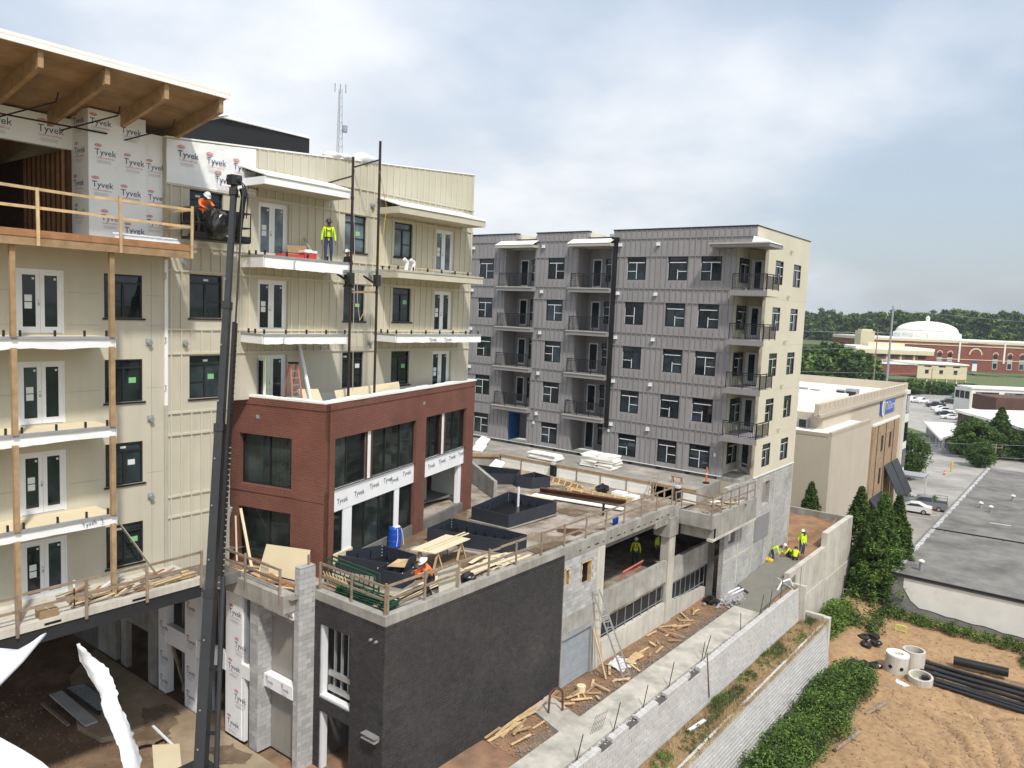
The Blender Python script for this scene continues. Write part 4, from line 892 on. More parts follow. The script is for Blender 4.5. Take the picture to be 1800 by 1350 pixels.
# parapets: three taller bays
for a, b in ((-48, -37.5), (-35.58, -30.9), (-28.76, -18.29)):
    MB().fb(FG, a, b, 16.5, 16.98, -.3, 0).obj('parapet', 'gray_siding', gb)
    MB().fb(FG, a-.03, b+.03, 16.983, 17.07, -.4, .05).obj('coping', 'dark_frame', gb)
for a, b in ((-37.5, -35.58), (-30.9, -28.76)): MB().fb(FG, a, b, 16.5, 16.58, -.3, .03).obj('coping', 'dark_frame', gb)
MB().fb(FG, -37.5, -37.3, 16.5, 16.98, -2.5, -.31).fb(FG, -31.1, -30.9, 16.5, 16.98, -2.5, -.31).obj('parapet', 'cream_pale', gb)
MB().box(-48, -18.6, 48.9, 59.2, 15.9, 16.1).obj('roof', 'roof_white', gb)
MB().box(-48, -18.3, 59.2, 59.4, .4, 16.9).obj('back_wall', 'cream_pale', gb)
MB().box(-19.598, -18.28, 48.68, 48.9, 15.86, 16.498).obj('wall', 'gray_siding', gb)
for a, b in ((-26.3, -25.6), (-25.2, -24.9), (-37.0, -36.2), (-30.2, -29.4)): 
    if a < -29: MB().box(a, b, 50.5, 51.3, 16.1, 17.0).obj('roof_unit', 'galv', gb)
# base under the siding
MB().fb(FG, -48, -19.7, .36, .60, -.2, -.06).obj('base', 'concrete_dark', gb)
MB().fb(FG, -48, -19.58, .585, .63, 0, .05).obj('drip_trim', 'white_paint', gb)
for x in [-42+i*2.2 for i in range(11)]: MB().fb(FG, x, x+.3, .37, .58, -.06, -.01).obj('base_block', 'black', gb)  # small black blocks at even spacing along the base
def cutx(a, b, z):
    """split a belt around the recesses and windows"""
    iv = [(a, b)]
    for h in holes:
        if h[2]-.01 < z < h[3]+.01:
            n = []
            for p, q in iv:
                if h[1] <= p or h[0] >= q: n.append((p, q))
                else:
                    if h[0] > p: n.append((p, h[0]))
                    if h[1] < q: n.append((h[1], q))
            iv = n
    return iv
for z in GH+[f-.02 for f in GF[:-1]]+[16.35]:
    for a, b in cutx(-48, -19.6 if z < 16 else -18.3, z+.03): MB().fb(FG, a, b, z+.01, z+.085, 0, .06).obj('belt_trim', 'gray_trim', gb)
zs = sorted(GH+GF[:-1]+[.64, 16.35]); segs = []
x = -47.8
while x < -18.3:
    for a, b in zip(zs[:-1], zs[1:]):
        lo, hi = a+.08, b
        for h in holes:
            if h[0]-.05 < x < h[1]+.05 and h[2] < hi and h[3] > lo:
                if h[2]-lo > hi-h[3]: hi = min(hi, h[2]-.06)
                else: lo = max(lo, h[3]+.06)
        if x > -19.6 and lo < 16: continue
        if hi-lo > .15: segs.append(fboxl(FG, x-.032, x+.032, lo, hi, 0, .05))
    segs.append(fboxl(FG, x-.032, x+.032, 16.43, 16.95, 0, .05)) if not (-37.5 < x < -35.6 or -30.9 < x < -28.8) else None
    x += .41
boxes(gb, 'batten', segs, 'gray_trim', 300, camd)
rg = random.Random(11)
for h in GH:
    for a, b in WG: window(gb, FG, a, b, h-1.6, h, 'gray', -.06, rg)
# small wall vents
for i, z in enumerate([16.0]+[f-.35 for f in GF[:-1]]):
    for x in (-41.9, -34.85, -28.15, -25.17): MB().fb(FG, x-.1, x+.1, z-.1, z+.1, 0, .16).fb(FG, x-.13, x+.13, z-.13, z-.1, 0, .18).obj('wall_vent', 'white_paint', gb)
for x, z in ((-20.1, 2.0), (-35.1, 2.35), (-28.3, 2.6)): MB().fb(FG, x-.06, x+.06, z-.1, z+.1, 0, .12).obj('wall_lamp', 'white_paint', gb)
# recessed balconies
def railing(par, F, u0, u1, z, d, sides=()):
    q = MB(); q.fb(F, u0, u1, z+.98, z+1.04, d-.03, d+.03); q.fb(F, u0, u1, z+.10, z+.13, d-.015, d+.015); q.fb(F, u0, u1, z+.88, z+.91, d-.015, d+.015)
    n = max(2, int((u1-u0)/.11))
    for i in range(n+1): 
        uu = u0+(u1-u0-.016)*i/n; q.fb(F, uu, uu+.022, z+.13, z+.88, d-.011, d+.011)
    for uu in [u0+(u1-u0-.05)*k/max(1, round((u1-u0)/1.0)) for k in range(max(1, round((u1-u0)/1.0))+1)]: q.fb(F, uu, uu+.05, z+.01, z+.979, d-.022, d+.022)
    return q
for k, (a, b) in enumerate(RC):
    MB().fb(FG, a, b, .62, 16.0, -1.75, -1.7).obj('recess_back', 'gray_siding', gb)
    MB().fb(FG, a-.05, a, .62, 15.86, -1.7, -.2).fb(FG, b, b+.05, .62, 15.86, -1.7, -.2).obj('recess_side', 'gray_siding', gb)
    for i, f in enumerate(GF):
        top = (GF[i-1]-.36 if i else 15.86)
        if i < 4:
            s = MB().fb(FG, a-.45, b+.2, f-.36, f-.02, 0, .55).fb(FG, a, b, f-.36, f-.02, -1.7, 0).obj('balcony', 'gray_trim', gb)
            MB().fb(FG, a-.48, b+.23, f-.10, f-.02, .55, .60).obj('edge_trim', 'soffit', s)
            q = railing(s, FG, a-.3, b+.05, f, .42); q.fb(FG, a-.3, a-.25, f+.98, f+1.04, 0, .42); q.obj('railing', 'dark_frame', s)
        if i == 4 and k == 0: continue
        # door on the left, window on the right, both on the back wall
        dd = MB().fb(FG, a+.30, a+.38, f+.02, f+2.2, -1.7, -1.62).fb(FG, a+1.02, a+1.10, f+.02, f+2.2, -1.7, -1.62).fb(FG, a+.38, a+1.02, f+2.1, f+2.2, -1.7, -1.62).fb(FG, a+.38, a+1.02, f+.02, f+.2, -1.7, -1.64).obj('door', 'white_paint', gb)
        MB().fb(FG, a+.38, a+1.02, f+.2, f+2.1, -1.69, -1.66).obj('pane', 'glass', dd)
        window(gb, FG, a+1.45, b-.12, f+.55, f+2.2, 'gray', -1.62, rg)
MB().fb(FG, -37.75, -35.8, .62, 2.95, -3.0, -2.9).obj('tarp_back', 'blue_tarp', gb)
MB().fb(FG, -37.85, -37.76, .62, 2.95, -2.9, -.02).obj('tarp_side', 'blue_tarp', gb)
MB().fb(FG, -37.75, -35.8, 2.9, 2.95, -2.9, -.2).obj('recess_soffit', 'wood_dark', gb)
for k, (a, b) in enumerate(RC):
    c = MB().fb(FG, a-.55, b+.25, 15.88, 16.08, -.3, .75).obj('canopy', 'soffit', gb)
    q = MB(); q.add([FG.p(a-.55, .78, 16.085), FG.p(b+.25, .78, 16.085), FG.p(b+.25, -.02, 16.45), FG.p(a-.55, -.02, 16.45), FG.p(a-.55, .78, 16.12), FG.p(b+.25, .78, 16.12), FG.p(b+.25, -.02, 16.49), FG.p(a-.55, -.02, 16.49)], MB.BF); q.obj('membrane', 'roof_white', c)
# black downpipe with hopper
q = MB().fb(FG, -28.66, -28.36, 2.8, 16.0, .03, .20); q.add([FG.p(-28.78, .03, 16.5), FG.p(-28.24, .03, 16.5), FG.p(-28.24, .3, 16.5), FG.p(-28.78, .3, 16.5), FG.p(-28.66, .03, 16.0), FG.p(-28.36, .03, 16.0), FG.p(-28.36, .2, 16.0), FG.p(-28.66, .2, 16.0)], [(0, 1, 5, 4), (1, 2, 6, 5), (2, 3, 7, 6), (3, 0, 4, 7), (0, 3, 2, 1)]); q.obj('downpipe', 'black', gb)
# cream side facing right
hs = []
for h in GH: hs += [(52.35, 53.95, h-1.6, h), (56.1, 57.75, h-1.6, h)]
MB().wall(FS, 50.95, 59.4, .36, 17.0, hs, 0, .22).obj('side_wall', 'cream_pale', gb)
MB().wall(FS, 48.705, 50.95, 15.86, 16.98, (), 0, .22).obj('side_wall', 'cream_pale', gb)
MB().fb(FS, 48.7, 59.45, 17.003, 17.05, -.3, .04).obj('coping', 'wood_dark', gb)
MB().fb(FS, 50.95, 59.45, .33, .40, 0, .03).obj('drip_trim', 'white_paint', gb)
for h in GH:
    for a, b in ((52.35, 53.95), (56.1, 57.75)): window(gb, FS, a, b, h-1.6, h, 'gray', -.06, rg)
    for y in (55.0, 55.3): MB().fb(FS, y, y+.12, h+.75, h+.9, 0, .14).obj('wall_vent', 'cream_trim', gb)
    if h < 15: MB().fb(FS, 50.96, 59.4, h+.55, h+.565, 0, .004).obj('panel_joint', 'soffit', gb)
# corner balconies
FI = Fr(-19.9, 0, 0, 1, 1, 0); FBk = Fr(0, 52.0, 1, 0, 0, -1)
MB().fb(FI, 48.7, 52.1, .62, 15.86, -.1, 0).obj('recess_side', 'cream', gb)
MB().fb(FBk, -19.9, -18.3, .62, 15.86, -.1, 0).obj('recess_back', 'cream', gb)
MB().fb(FG, -19.9, -19.58, .62, 15.86, -.2, -.003).obj('corner_post', 'gray_siding', gb)
for i, f in enumerate(GF):
    if i < 4:
        s = MB().box(-19.55, -17.12, 47.9, 50.25, f-.36, f-.02).box(-19.9, -18.26, 50.25, 51.99, f-.36, f-.02).obj('balcony', 'gray_trim', gb)
        MB().box(-17.12, -17.08, 47.88, 50.25, f-.36, f+.02).obj('edge_trim', 'cream_pale', s)
        Fx = Fr(0, 47.98, 1, 0, 0, -1); Fy = Fr(-17.2, 0, 0, 1, 1, 0)
        q = railing(s, Fx, -19.45, -17.2, f, 0); q2 = railing(s, Fy, 48.0, 50.2, f, 0); q.add(q2.v, q2.f); q.obj('railing', 'dark_frame', s)
    window(gb, FI, 50.15, 51.65, f+.6, f+2.2, 'gray', .06, rg)
    dd = MB().fb(FBk, -19.75, -19.65, f, f+2.2, 0, .06).fb(FBk, -18.95, -18.85, f, f+2.2, 0, .06).fb(FBk, -19.65, -18.95, f+2.08, f+2.2, 0, .06).fb(FBk, -19.65, -18.95, f, f+.25, 0, .05).fb(FBk, -19.65, -19.52, f+.25, f+2.08, 0, .05).fb(FBk, -19.08, -18.95, f+.25, f+2.08, 0, .05).obj('door', 'white_paint', gb)
    MB().fb(FBk, -19.52, -19.08, f+.25, f+2.08, .01, .03).obj('pane', 'glass', dd)
MB().box(-21.0, -17.1, 47.7, 48.67, 15.62, 15.86).box(-18.24, -17.1, 48.67, 50.2, 15.62, 15.86).box(-19.6, -18.26, 48.9, 52, 15.8, 15.85).obj('canopy', 'gray_trim', gb)
q = MB(); q.add([(-18.2, 47.65, 15.865), (-17.05, 47.65, 15.865), (-17.05, 50.25, 15.865), (-18.2, 50.25, 16.3), (-18.2, 47.9, 16.3)], [(0, 1, 4), (1, 2, 3, 4)]); q.obj('membrane', 'roof_white', gb)
MB().box(-21.05, -17.05, 47.62, 47.7, 15.80, 15.90).obj('membrane', 'soffit', gb)
# plinth strips behind the corner at deck level
MB().box(-19.9, -18.3, 48.68, 52, .36, .60).obj('corner_slab', 'concrete', gb)

# ================================================================ retaining walls
def block_wall(name, label, xf, y0, y1, zt0, zb, bl=.46, bh=.205, batter=.03, steps=()):
    t = thing(name, (xf, (y0+y1)/2, zb), label, 'retaining wall')
    n = int((zt0-zb)/bh); lst = []
    MB().prism([(xf-.35, y0), (xf-.02, y0), (xf-.02, y1), (xf-.35, y1)], zb, zt0-.19).obj('backing', 'block_joint', t)
    rr = random.Random(hash(name) % 100)
    for r in range(n):
        z = zt0-(r+1)*bh; x = xf+batter*r; pos = y0-(bl/2 if r % 2 else 0)
        while pos < y1:
            a, b = max(pos, y0)+.010, min(pos+bl, y1)-.010
            j = rr.choice((0, .006, .012, -.004))
            if b-a > .06 and not (r == 0 and any(s0 < (a+b)/2 < s1 for s0, s1 in steps)): lst.append((x-.12, x+j, a, b, z+.017, z+bh-.013))
            pos += bl
    boxes(t, 'block', lst, 'block', 300, camd)
    return t
gaps = ((26.5, 27.3), (28.6, 29.6), (31.4, 32.4), (35.0, 36.2))
w1 = block_wall('retaining_wall', 'upper pale block retaining wall beside the sidewalk', -14.97, 21, 52.0, -6.72, -9.15, batter=.012, steps=gaps)
for i in range(66):
    y = 21+i*.46
    if any(a < y+.2 < b for a, b in gaps): continue
    MB().box(-15.25, -15.07, y+.01, y+.45, -6.9+.03*((i*5) % 3), -6.7).obj('cap_block', 'block', w1, key=('cap', i % 3))
MB().box(-15.5, -15.25, 8, 52, -7.3, -6.98).obj('drain_strip', 'gravel', w1)
w2 = block_wall('retaining_wall', 'lower long block retaining wall above the overgrown hedge', -13.42, 24, 53.3, -8.95, -12.7, batter=.03)
MB().box(-13.62, -13.22, 53.3, 53.75, -12.7, -8.75).box(-15.2, -13.6, 53.4, 53.75, -9.4, -8.72).obj('end_post', 'concrete_pale', w2)
cw = thing('concrete_wall', (-15.9, 60, -12.5), 'tall pale cast concrete retaining wall beside the conical evergreens', 'retaining wall')
MB().box(-16.15, -15.8, 52.4, 60.9, -12.7, -6.05).obj('wall', 'concrete_pale', cw)
MB().box(-16.17, -15.75, 60.9, 68.3, -12.7, -4.98).obj('wall', 'concrete_pale', cw)
MB().box(-15.795, -15.745, 53, 60.85, -12.7, -8.6).box(-15.745, -15.70, 61.3, 68.2, -12.7, -8.7).obj('footing', 'concrete_pale', cw)
MB().box(-16.6, -14.55, 52.05, 52.38, -12.7, -6.55).obj('return_wall', 'concrete_pale', cw)
MB().box(-22, -16.17, 68.0, 68.3, -9, -5.1).obj('back_wall', 'concrete', cw)
for y in (55.5, 58.4, 63.3, 66): MB().box(-15.742 if y > 61 else -15.80, -15.738 if y > 61 else -15.796, y, y+.03, -8.5, -6.1).obj('form_joint', 'concrete', cw)
# ================================================================ buildings to the right
wh = thing('flat_roof_building', (-5, 90, -12.5), 'long low building with stained grey flat roof and half painted end wall', 'building')
MB().box(-12.2, 14, 66.6, 128, -13.5, -8.75).obj('wall', 'cmu_low', wh)
MB().prism([(-12.25, 66.5), (14.05, 66.5), (14.05, 128.1), (-12.25, 128.1)], -8.745, -8.5).obj('roof', 'roof_gray', wh)
q = MB(); n = 40
q.add([(-11.2+25*i/n, 66.56, -8.78) for i in range(n+1)]+[(-11.2+25*i/n, 66.56, -10.9-.12*max(0, i-3)*.35+.18*nz(i*.7, 0, 1, 2)+(1.4 if i == 0 else (.4 if i == 1 else 0))) for i in range(n+1)], [(i, i+1, n+2+i, n+1+i) for i in range(n)]); q.obj('painted_patch', 'old_white', wh)
MB().box(-12.28, 14.08, 66.42, 66.52, -8.62, -8.46).obj('drip_edge', 'dark_frame', wh)
MB().box(-12.3, -12.1, 66.5, 128, -8.62, -8.42).obj('edge_board', 'concrete_dark', wh)
for i in range(60): MB().box(-12.1, -11.7-.15*((i*7) % 5)/5, 66.6+i*1.02, 67.5+i*1.02, -8.498, -8.45+.02*(i % 2)).obj('flashing', 'cmu', wh, key=('flash', (i*7) % 5, i % 2))
MB().beam((-12.1, 84.0, -8.44), (14, 86.2, -8.44), .14, .1).obj('joint_bar', 'dark_frame', wh)
for i in range(10): MB().box(-11+i*2.4, -10.9+i*2.4, 83.8+i*.2, 84.05+i*.2, -8.497, -8.42).obj('joint_clip', 'dark_frame', wh)
for x, y, h in ((-10.4, 68.6, .75), (-9.6, 98.0, .55), (-8.5, 96.5, .6), (-7.2, 105, .6)):
    v = MB().cyl((x, y, -8.5), (x, y, -8.5+h), .14, 10).obj('roof_vent', 'galv', wh); MB().lathe((x, y, -8.5+h), [(.24, 0), (.24, .08), (.08, .18)], 12).obj('vent_cap', 'old_white', v)
MB().beam((-8, 91, -8.45), (-6.2, 91.3, -8.45), .08, .06).obj('roof_pipe', 'old_white', wh)

ht = thing('hotel', (-26, 95, -14), 'beige four storey hotel with white roof, blue sign and stone panel', 'building')
FH = Fr(-22, 0, 0, 1, 1, 0)
MB().box(-48, -22, 80, 120.5, -14, 2.0).obj('wall', 'tan', ht)
MB().box(-48, -22.3, 80.2, 120.2, 2.0, 2.05).obj('roof', 'roof_white', ht)
MB().box(-22.35, -21.9, 78, 119, 1.9, 3.1).box(-48, -22.35, 120.2, 120.5, 2.0, 3.15).box(-22.3, -22, 119, 120.5, 2, 3.2).obj('parapet', 'tan', ht)
for i in range(26): MB().box(-21.9, -21.86, 78.4+i*1.56, 78.5+i*1.56, 2.55, 3.1).obj('parapet_rib', 'tan_dark', ht)
MB().box(-21.98, -21.7, 78, 119, 1.75, 2.05).obj('cornice', 'tan_dark', ht)
MB().box(-36, -20, 76, 91, -14, .4).obj('low_wing', 'tan', ht)
MB().box(-36, -20.3, 76.3, 90.7, .4, .45).obj('low_roof', 'roof_white', ht)
MB().box(-20.3, -19.97, 76, 91, .4, .75).box(-36, -20.3, 75.97, 76.3, .3, .62).obj('low_parapet', 'tan_dark', ht)
MB().box(-21.99, -21.75, 101, 115.6, -14, -1.3).obj('stone_panel', 'tan_stone', ht)
for y in (103.2, 107.6, 112.2): MB().box(-21.75, -21.70, y, y+.2, -14, -1.35).obj('panel_joint', 'wood_dark', ht)
for y in (105.5, 110):
    for z in (-4.8, -9.0): MB().box(-21.75, -21.68, y, y+.8, z, z+2.0).obj('window', 'dark_frame', ht)
MB().box(-22, -21.7, 101, 115.7, -1.3, -1.05).obj('ledge', 'old_white', ht)
MB().box(-21.99, -21.6, 118.2, 120.6, -14, 2.2).obj('corner_bay', 'old_white', ht)
for z in (-12.8, -8.8, -5.0, -1.0):
    wn_ = MB().box(-21.6, -21.55, 118.35, 120.45, z, z+2.7).obj('window', 'dark_frame', ht)
    for k in range(3): MB().box(-21.55, -21.53, 118.45+k*.68, 118.45+k*.68+.56, z+.1, z+2.6).obj('pane', 'glass', wn_)
sg = MB().box(-21.98, -21.85, 104.3, 112.2, .0-.1, 1.75).obj('sign', 'blue_plastic', ht)
FHs = Fr(-21.85, 0, 0, 1, 1, 0)
def flat_text(par, F, u, z, txt, size, m, d=.02, sx=1.):
    vs, fs = textmesh(txt, size); q = MB(); q.add([F.p(u+x*sx, d, z+y) for x, y, z_ in vs], fs); return q.obj('lettering', m, par)
flat_text(sg, FHs, 106.8, .35, 'ThDerry', 1.5, 'white_paint', .03, 1.0)
q = MB()
for k, (ry, rz, m_) in enumerate(((.85, 1.1, 'white_paint'),)): q.add([FHs.p(105.7+ry*math.cos(a), .02, .75+rz*math.sin(a)) for a in [i*math.pi/12 for i in range(24)]], [tuple(range(24))]); q.obj('logo_disc', m_, sg)
MB().add([FHs.p(105.9+.4*math.cos(a), .04, .75+.75*math.sin(a)) for a in [i*math.pi/12 for i in range(24)]], [tuple(range(24))]).obj('logo_disc', 'yellow', sg)
for i, (y0, y1, z0, z1, out_) in enumerate(((101.5, 108, -13.4, -10.3, 3.0), (108.3, 112, -11.0, -7.0, 2.4), (112.5, 116.2, -11.2, -7.0, 2.4))):
    MB().add([FH.p(y0, .3, z1), FH.p(y1, .3, z1), FH.p(y1, out_, z0), FH.p(y0, out_, z0), FH.p(y0, .3, z1-.2), FH.p(y1, .3, z1-.2), FH.p(y1, out_, z0-.2), FH.p(y0, out_, z0-.2)], [(0, 1, 2, 3), (4, 7, 6, 5), (0, 3, 7, 4), (1, 5, 6, 2), (2, 6, 7, 3)]).obj('awning', 'steel_dark', ht)
MB().box(-21.6, -18.4, 117.2, 120.6, -9.6, -9.35).obj('entrance_canopy', 'alu', ht)
for x in (-18.7,): MB().box(x, x+.2, 120.2, 120.4, -14, -9.6).obj('canopy_post', 'old_white', ht)
for i, (x, y, s) in enumerate(((-30, 96, 1.2), (-28.5, 97, 1.0), (-26, 99, 1.1), (-25, 99.5, 1.3), (-24.2, 79.2, .9))):
    u = MB().box(x, x+s, y, y+s, 2.05 if y > 80 else .45, 2.05+s*.9 if y > 80 else 1.4).obj('rooftop_unit', 'galv', ht); MB().box(x+.1, x+s-.1, y-.03, y, 2.15 if y > 80 else .55, 2.9 if y > 80 else 1.3).obj('grille', 'dark_frame', u)
MB().box(-31, -23.5, 86, 95, 2.05, 3.0).obj('roof_curb', 'roof_white', ht)

# camera-facing frame for the far blocks: s sideways, t away
CR = (math.cos(PSI), math.sin(PSI)); CF = (-math.sin(PSI), math.cos(PSI))
def ST(s, t): return (CR[0]*s+CF[0]*t, CR[1]*s+CF[1]*t)
def FAR(t): o = ST(0, t); return Fr(o[0], o[1], CR[0], CR[1], -CF[0], -CF[1])
F4 = FAR(450)
dm = thing('domed_hall', (*ST(250, 460), -14), 'long red brick hall with white shallow dome and arched windows', 'building')
MB().fb(F4, 202, 330, -14, 3.0, -40, 0).obj('wall', 'far_brick', dm)
MB().fb(F4, 201.5, 330, 3.0, 4.3, -40.2, .3).obj('cornice', 'yellow_stucco', dm); MB().fb(F4, 201.5, 330, 4.31, 4.9, -40.2, .2).obj('parapet', 'roof_white', dm)
MB().fb(F4, 202, 330, 1.2, 1.7, 0, .3).fb(F4, 246, 330, -6.6, -6.2, 0, .3).obj('string_course', 'yellow_stucco', dm)
for u in (258.6, 284.8, 312): MB().fb(F4, u, u+1.0, -8, 4.9, 0, .5).obj('pilaster', 'old_white', dm)
for u in (248, 254, 280.5, 289, 296, 303):
    wq = MB().fb(F4, u-1.5, u+1.5, -11.5, -5.5, 0, .1).obj('window', 'cmu', dm); MB().fb(F4, u-1.1, u+1.1, -11, -8, .1, .15).obj('pane', 'glass', wq)
    MB().add([F4.p(u+1.7*math.cos(a), .2, -3.2+1.7*math.sin(a)) for a in [i*math.pi/10 for i in range(11)]]+[F4.p(u+1.2*math.cos(a), .2, -3.2+1.2*math.sin(a)) for a in [i*math.pi/10 for i in range(11)]], [(i, i+1, 12+i, 11+i) for i in range(10)]).obj('arch', 'yellow_stucco', dm)
    MB().fb(F4, u-1.0, u+1.0, -5.4, -3.1, 0, .12).obj('pane', 'glass', dm)
u = 268.8; MB().add([F4.p(u+4*math.cos(a), .25, -3.5+4*math.sin(a)) for a in [i*math.pi/12 for i in range(13)]]+[F4.p(u+3.2*math.cos(a), .25, -3.5+3.2*math.sin(a)) for a in [i*math.pi/12 for i in range(13)]], [(i, i+1, 14+i, 13+i) for i in range(12)]).obj('arch', 'yellow_stucco', dm)
MB().fb(F4, u-1.4, u+1.4, -13, -8.6, 0, .2).obj('door', 'old_white', dm); MB().fb(F4, u-1.4, u+1.4, -8.5, -7.6, 0, .3).obj('sign', 'blue_plastic', dm)
MB().fb(F4, 264, 275, 3.2, 3.9, .3, .5).obj('frieze', 'cream_trim', dm)
dc = ST(251, 472)
MB().lathe((*dc, 4.4), [(18.2, 0), (18.2, 3.6), (17.4, 3.9), (17.0, 4.6)], 40).obj('drum', 'old_white', dm)
MB().lathe((*dc, 9.0), [(16.9*math.cos(a), 6.0*math.sin(a)) for a in [i*math.pi/2/9 for i in range(9)]]+[(.8, 6.0)], 48).obj('dome', 'roof_white', dm, smooth=True)
MB().lathe((*dc, 15.0), [(1.1, 0), (1.1, 1.8), (1.4, 1.9), (.2, 3.4)], 12).obj('lantern', 'old_white', dm)
for i in range(14):
    a = 2*math.pi*i/14; MB().cyl((dc[0]+18.3*math.cos(a), dc[1]+18.3*math.sin(a), 4.4), (dc[0]+18.3*math.cos(a), dc[1]+18.3*math.sin(a), 8.0), .5, 6).obj('drum_pier', 'white_paint', dm)
MB().fb(F4, 200.5, 208.5, -4, 8.0, -6, 2).fb(F4, 201.5, 207.5, 8.0, 8.9, -5, 1).obj('stair_tower', 'yellow_stucco', dm)
F40 = FAR(400)
yb = thing('school_wing', (*ST(200, 405), -14), 'pale yellow stepped wing with brick window band before the domed hall', 'building')
MB().fb(F40, 179, 214, -14, -3.2, -24, 0).obj('wall', 'yellow_stucco', yb); MB().fb(F40, 177, 217, -3.2, -1.0, -24, 1).obj('fascia', 'yellow_stucco', yb); MB().fb(F40, 176.5, 217.5, -1.0, .3, -24.5, .6).obj('roof', 'roof_white', yb)
MB().fb(F40, 186, 205, .3, 2.2, -14, -6).obj('upper_wall', 'yellow_stucco', yb)
for i in range(5):
    uu = 180+i*7; MB().fb(F40, uu, uu+6, -5.8, -3.3, 0, .15).obj('brick_band', 'far_brick', yb); MB().fb(F40, uu+1.5, uu+5, -5.2, -3.6, .15, .22).obj('window', 'glass', yb)
F35 = FAR(350)
y2 = thing('annex', (*ST(190, 355), -14), 'low cream annex on stilts with brick left end and small windows', 'building')
MB().fb(F35, 183.5, 206, -11.8, -5.4, -18, 0).obj('wall', 'yellow_stucco', y2); MB().fb(F35, 167, 183.5, -10.8, -6.0, -14, 0).obj('brick_wall', 'far_brick', y2); MB().fb(F35, 179.5, 206.6, -5.4, -4.8, -18.5, .5).fb(F35, 166.5, 183.4, -6.0, -5.5, -14.5, .3).obj('roof', 'roof_white', y2)
for uu in (187, 193.5, 200): MB().fb(F35, uu, uu+1.6, -9.6, -7.8, 0, .1).obj('window', 'dark_frame', y2); MB().fb(F35, uu-.5, uu+2.6, -6.5, -5.9, 0, .1).obj('window', 'dark_frame', y2)
for uu in (184, 188, 192.5, 197, 201.5, 205.5): MB().fb(F35, uu, uu+.5, -14.2, -11.8, -1, -.2).obj('stilt', 'yellow_stucco', y2)
MB().fb(F35, 170, 172.2, -5.5, -4.4, -5, -3).obj('roof_unit', 'galv', y2)
# office and brown brick building
ob = thing('office_building', (*ST(145, 232), -14), 'cream two storey office with bands of dark windows at right edge', 'building')
FO = FAR(225); FO2 = Fr(*ST(134.4, 225), -CR[0]*.16+CF[0]*.987, -CR[1]*.16+CF[1]*.987, -CR[0]*.987-CF[0]*.16, -CR[1]*.987-CF[1]*.16)
MB().fb(FO, 134.4, 185, -14.2, -6.1, -6.5, 0).obj('wall', 'old_white', ob); MB().fb(FO, 134, 185, -6.1, -5.6, -7, .3).obj('roof', 'roof_white', ob)
for uu in (135.6, 144.0, 152.6, 161): 
    wq = MB().fb(FO, uu, uu+6.8, -9.2, -7.0, 0, .06).obj('window', 'dark_frame', ob)
    for k in range(4): MB().fb(FO, uu+.1+k*1.7, uu+1.6+k*1.7, -9.1, -7.1, .06, .1).obj('pane', 'glass_sky' if k != 2 else 'glass', wq)
    MB().fb(FO, uu, uu+6.8, -12.6, -11.0, 0, .08).obj('window', 'cmu', ob)
MB().fb(FO2, .1, 6.5, -14.2, -6.2, 0, .3).obj('side_wall', 'old_white', ob)
for k in range(3): MB().fb(FO2, .5+k*2.0, 2.1+k*2.0, -9.2, -7.0, .3, .4).obj('window', 'dark_frame', ob)
bb = thing('brown_building', (*ST(112, 180), -14), 'single storey brown brick building with white flat roof and colonnade', 'building')
PL = [ST(104.8, 180), ST(100.8, 150), ST(142, 150), ST(142, 186)]
MB().prism(PL, -14.2, -8.3).obj('wall', 'brown_brick', bb); MB().prism([ST(104.2, 180.6), ST(100.2, 149.5), ST(142.5, 149.5), ST(142.5, 186.5)], -8.295, -7.7).obj('roof', 'roof_white', bb)
A_, B_ = Vector((*PL[0], 0)), Vector((*PL[1], 0)); d_ = (B_-A_).normalized(); FQ = Fr(PL[0][0], PL[0][1], d_.x, d_.y, d_.y, -d_.x)
if (Vector((FQ.n[0], FQ.n[1], 0))).dot(Vector((-PL[0][0], -PL[0][1], 0))) < 0: FQ.n = (-FQ.n[0], -FQ.n[1])
MB().fb(FQ, 10, 30, -11.2, -9.9, 0, .12).obj('window_band', 'dark_frame', bb); MB().fb(FQ, 10, 30, -11.6, -11.2, 0, .2).obj('sill_band', 'cmu', bb); MB().fb(FQ, 0, 30, -8.4, -7.9, 0, .25).obj('fascia', 'brown_brick', bb)
MB().fb(FAR(192), 121, 160, -9.4, -5.6, -10, 0).obj('upper_wall', 'brown_brick', bb)
CQ = [ST(96.4, 179), ST(103.5, 178), ST(92.7, 160), ST(85.5, 152)]
MB().prism(CQ, -11.2, -10.75).obj('colonnade_roof', 'roof_white', bb)
for i in range(6):
    k = .04+i/5.6; x, y = CQ[0][0]+(CQ[3][0]-CQ[0][0])*k, CQ[0][1]+(CQ[3][1]-CQ[0][1])*k; MB().box(x+.5, x+1.0, y+.2, y+.7, -14.2, -11.2).obj('column', 'cmu', bb)
MB().prism([(CQ[0][0]+3, CQ[0][1]+2), (CQ[3][0]+3, CQ[3][1]+3), CQ[2], CQ[1]], -14.2, -11.2).obj('inner_wall', 'brown_brick', bb)
hp = thing('hospital', (*ST(585, 1210), -14), 'tiny pale high-rise far away on the wooded horizon', 'building')
FHp = FAR(1200); MB().fb(FHp, 574, 600, -14, 27.5, -20, 0).fb(FHp, 574, 586, 27.5, 31.5, -20, 0).obj('tower', 'cmu', hp)
for z in (20, 23, 26): MB().fb(FHp, 575, 599, z, z+1.2, 0, .3).obj('window_band', 'glass_sky', hp)
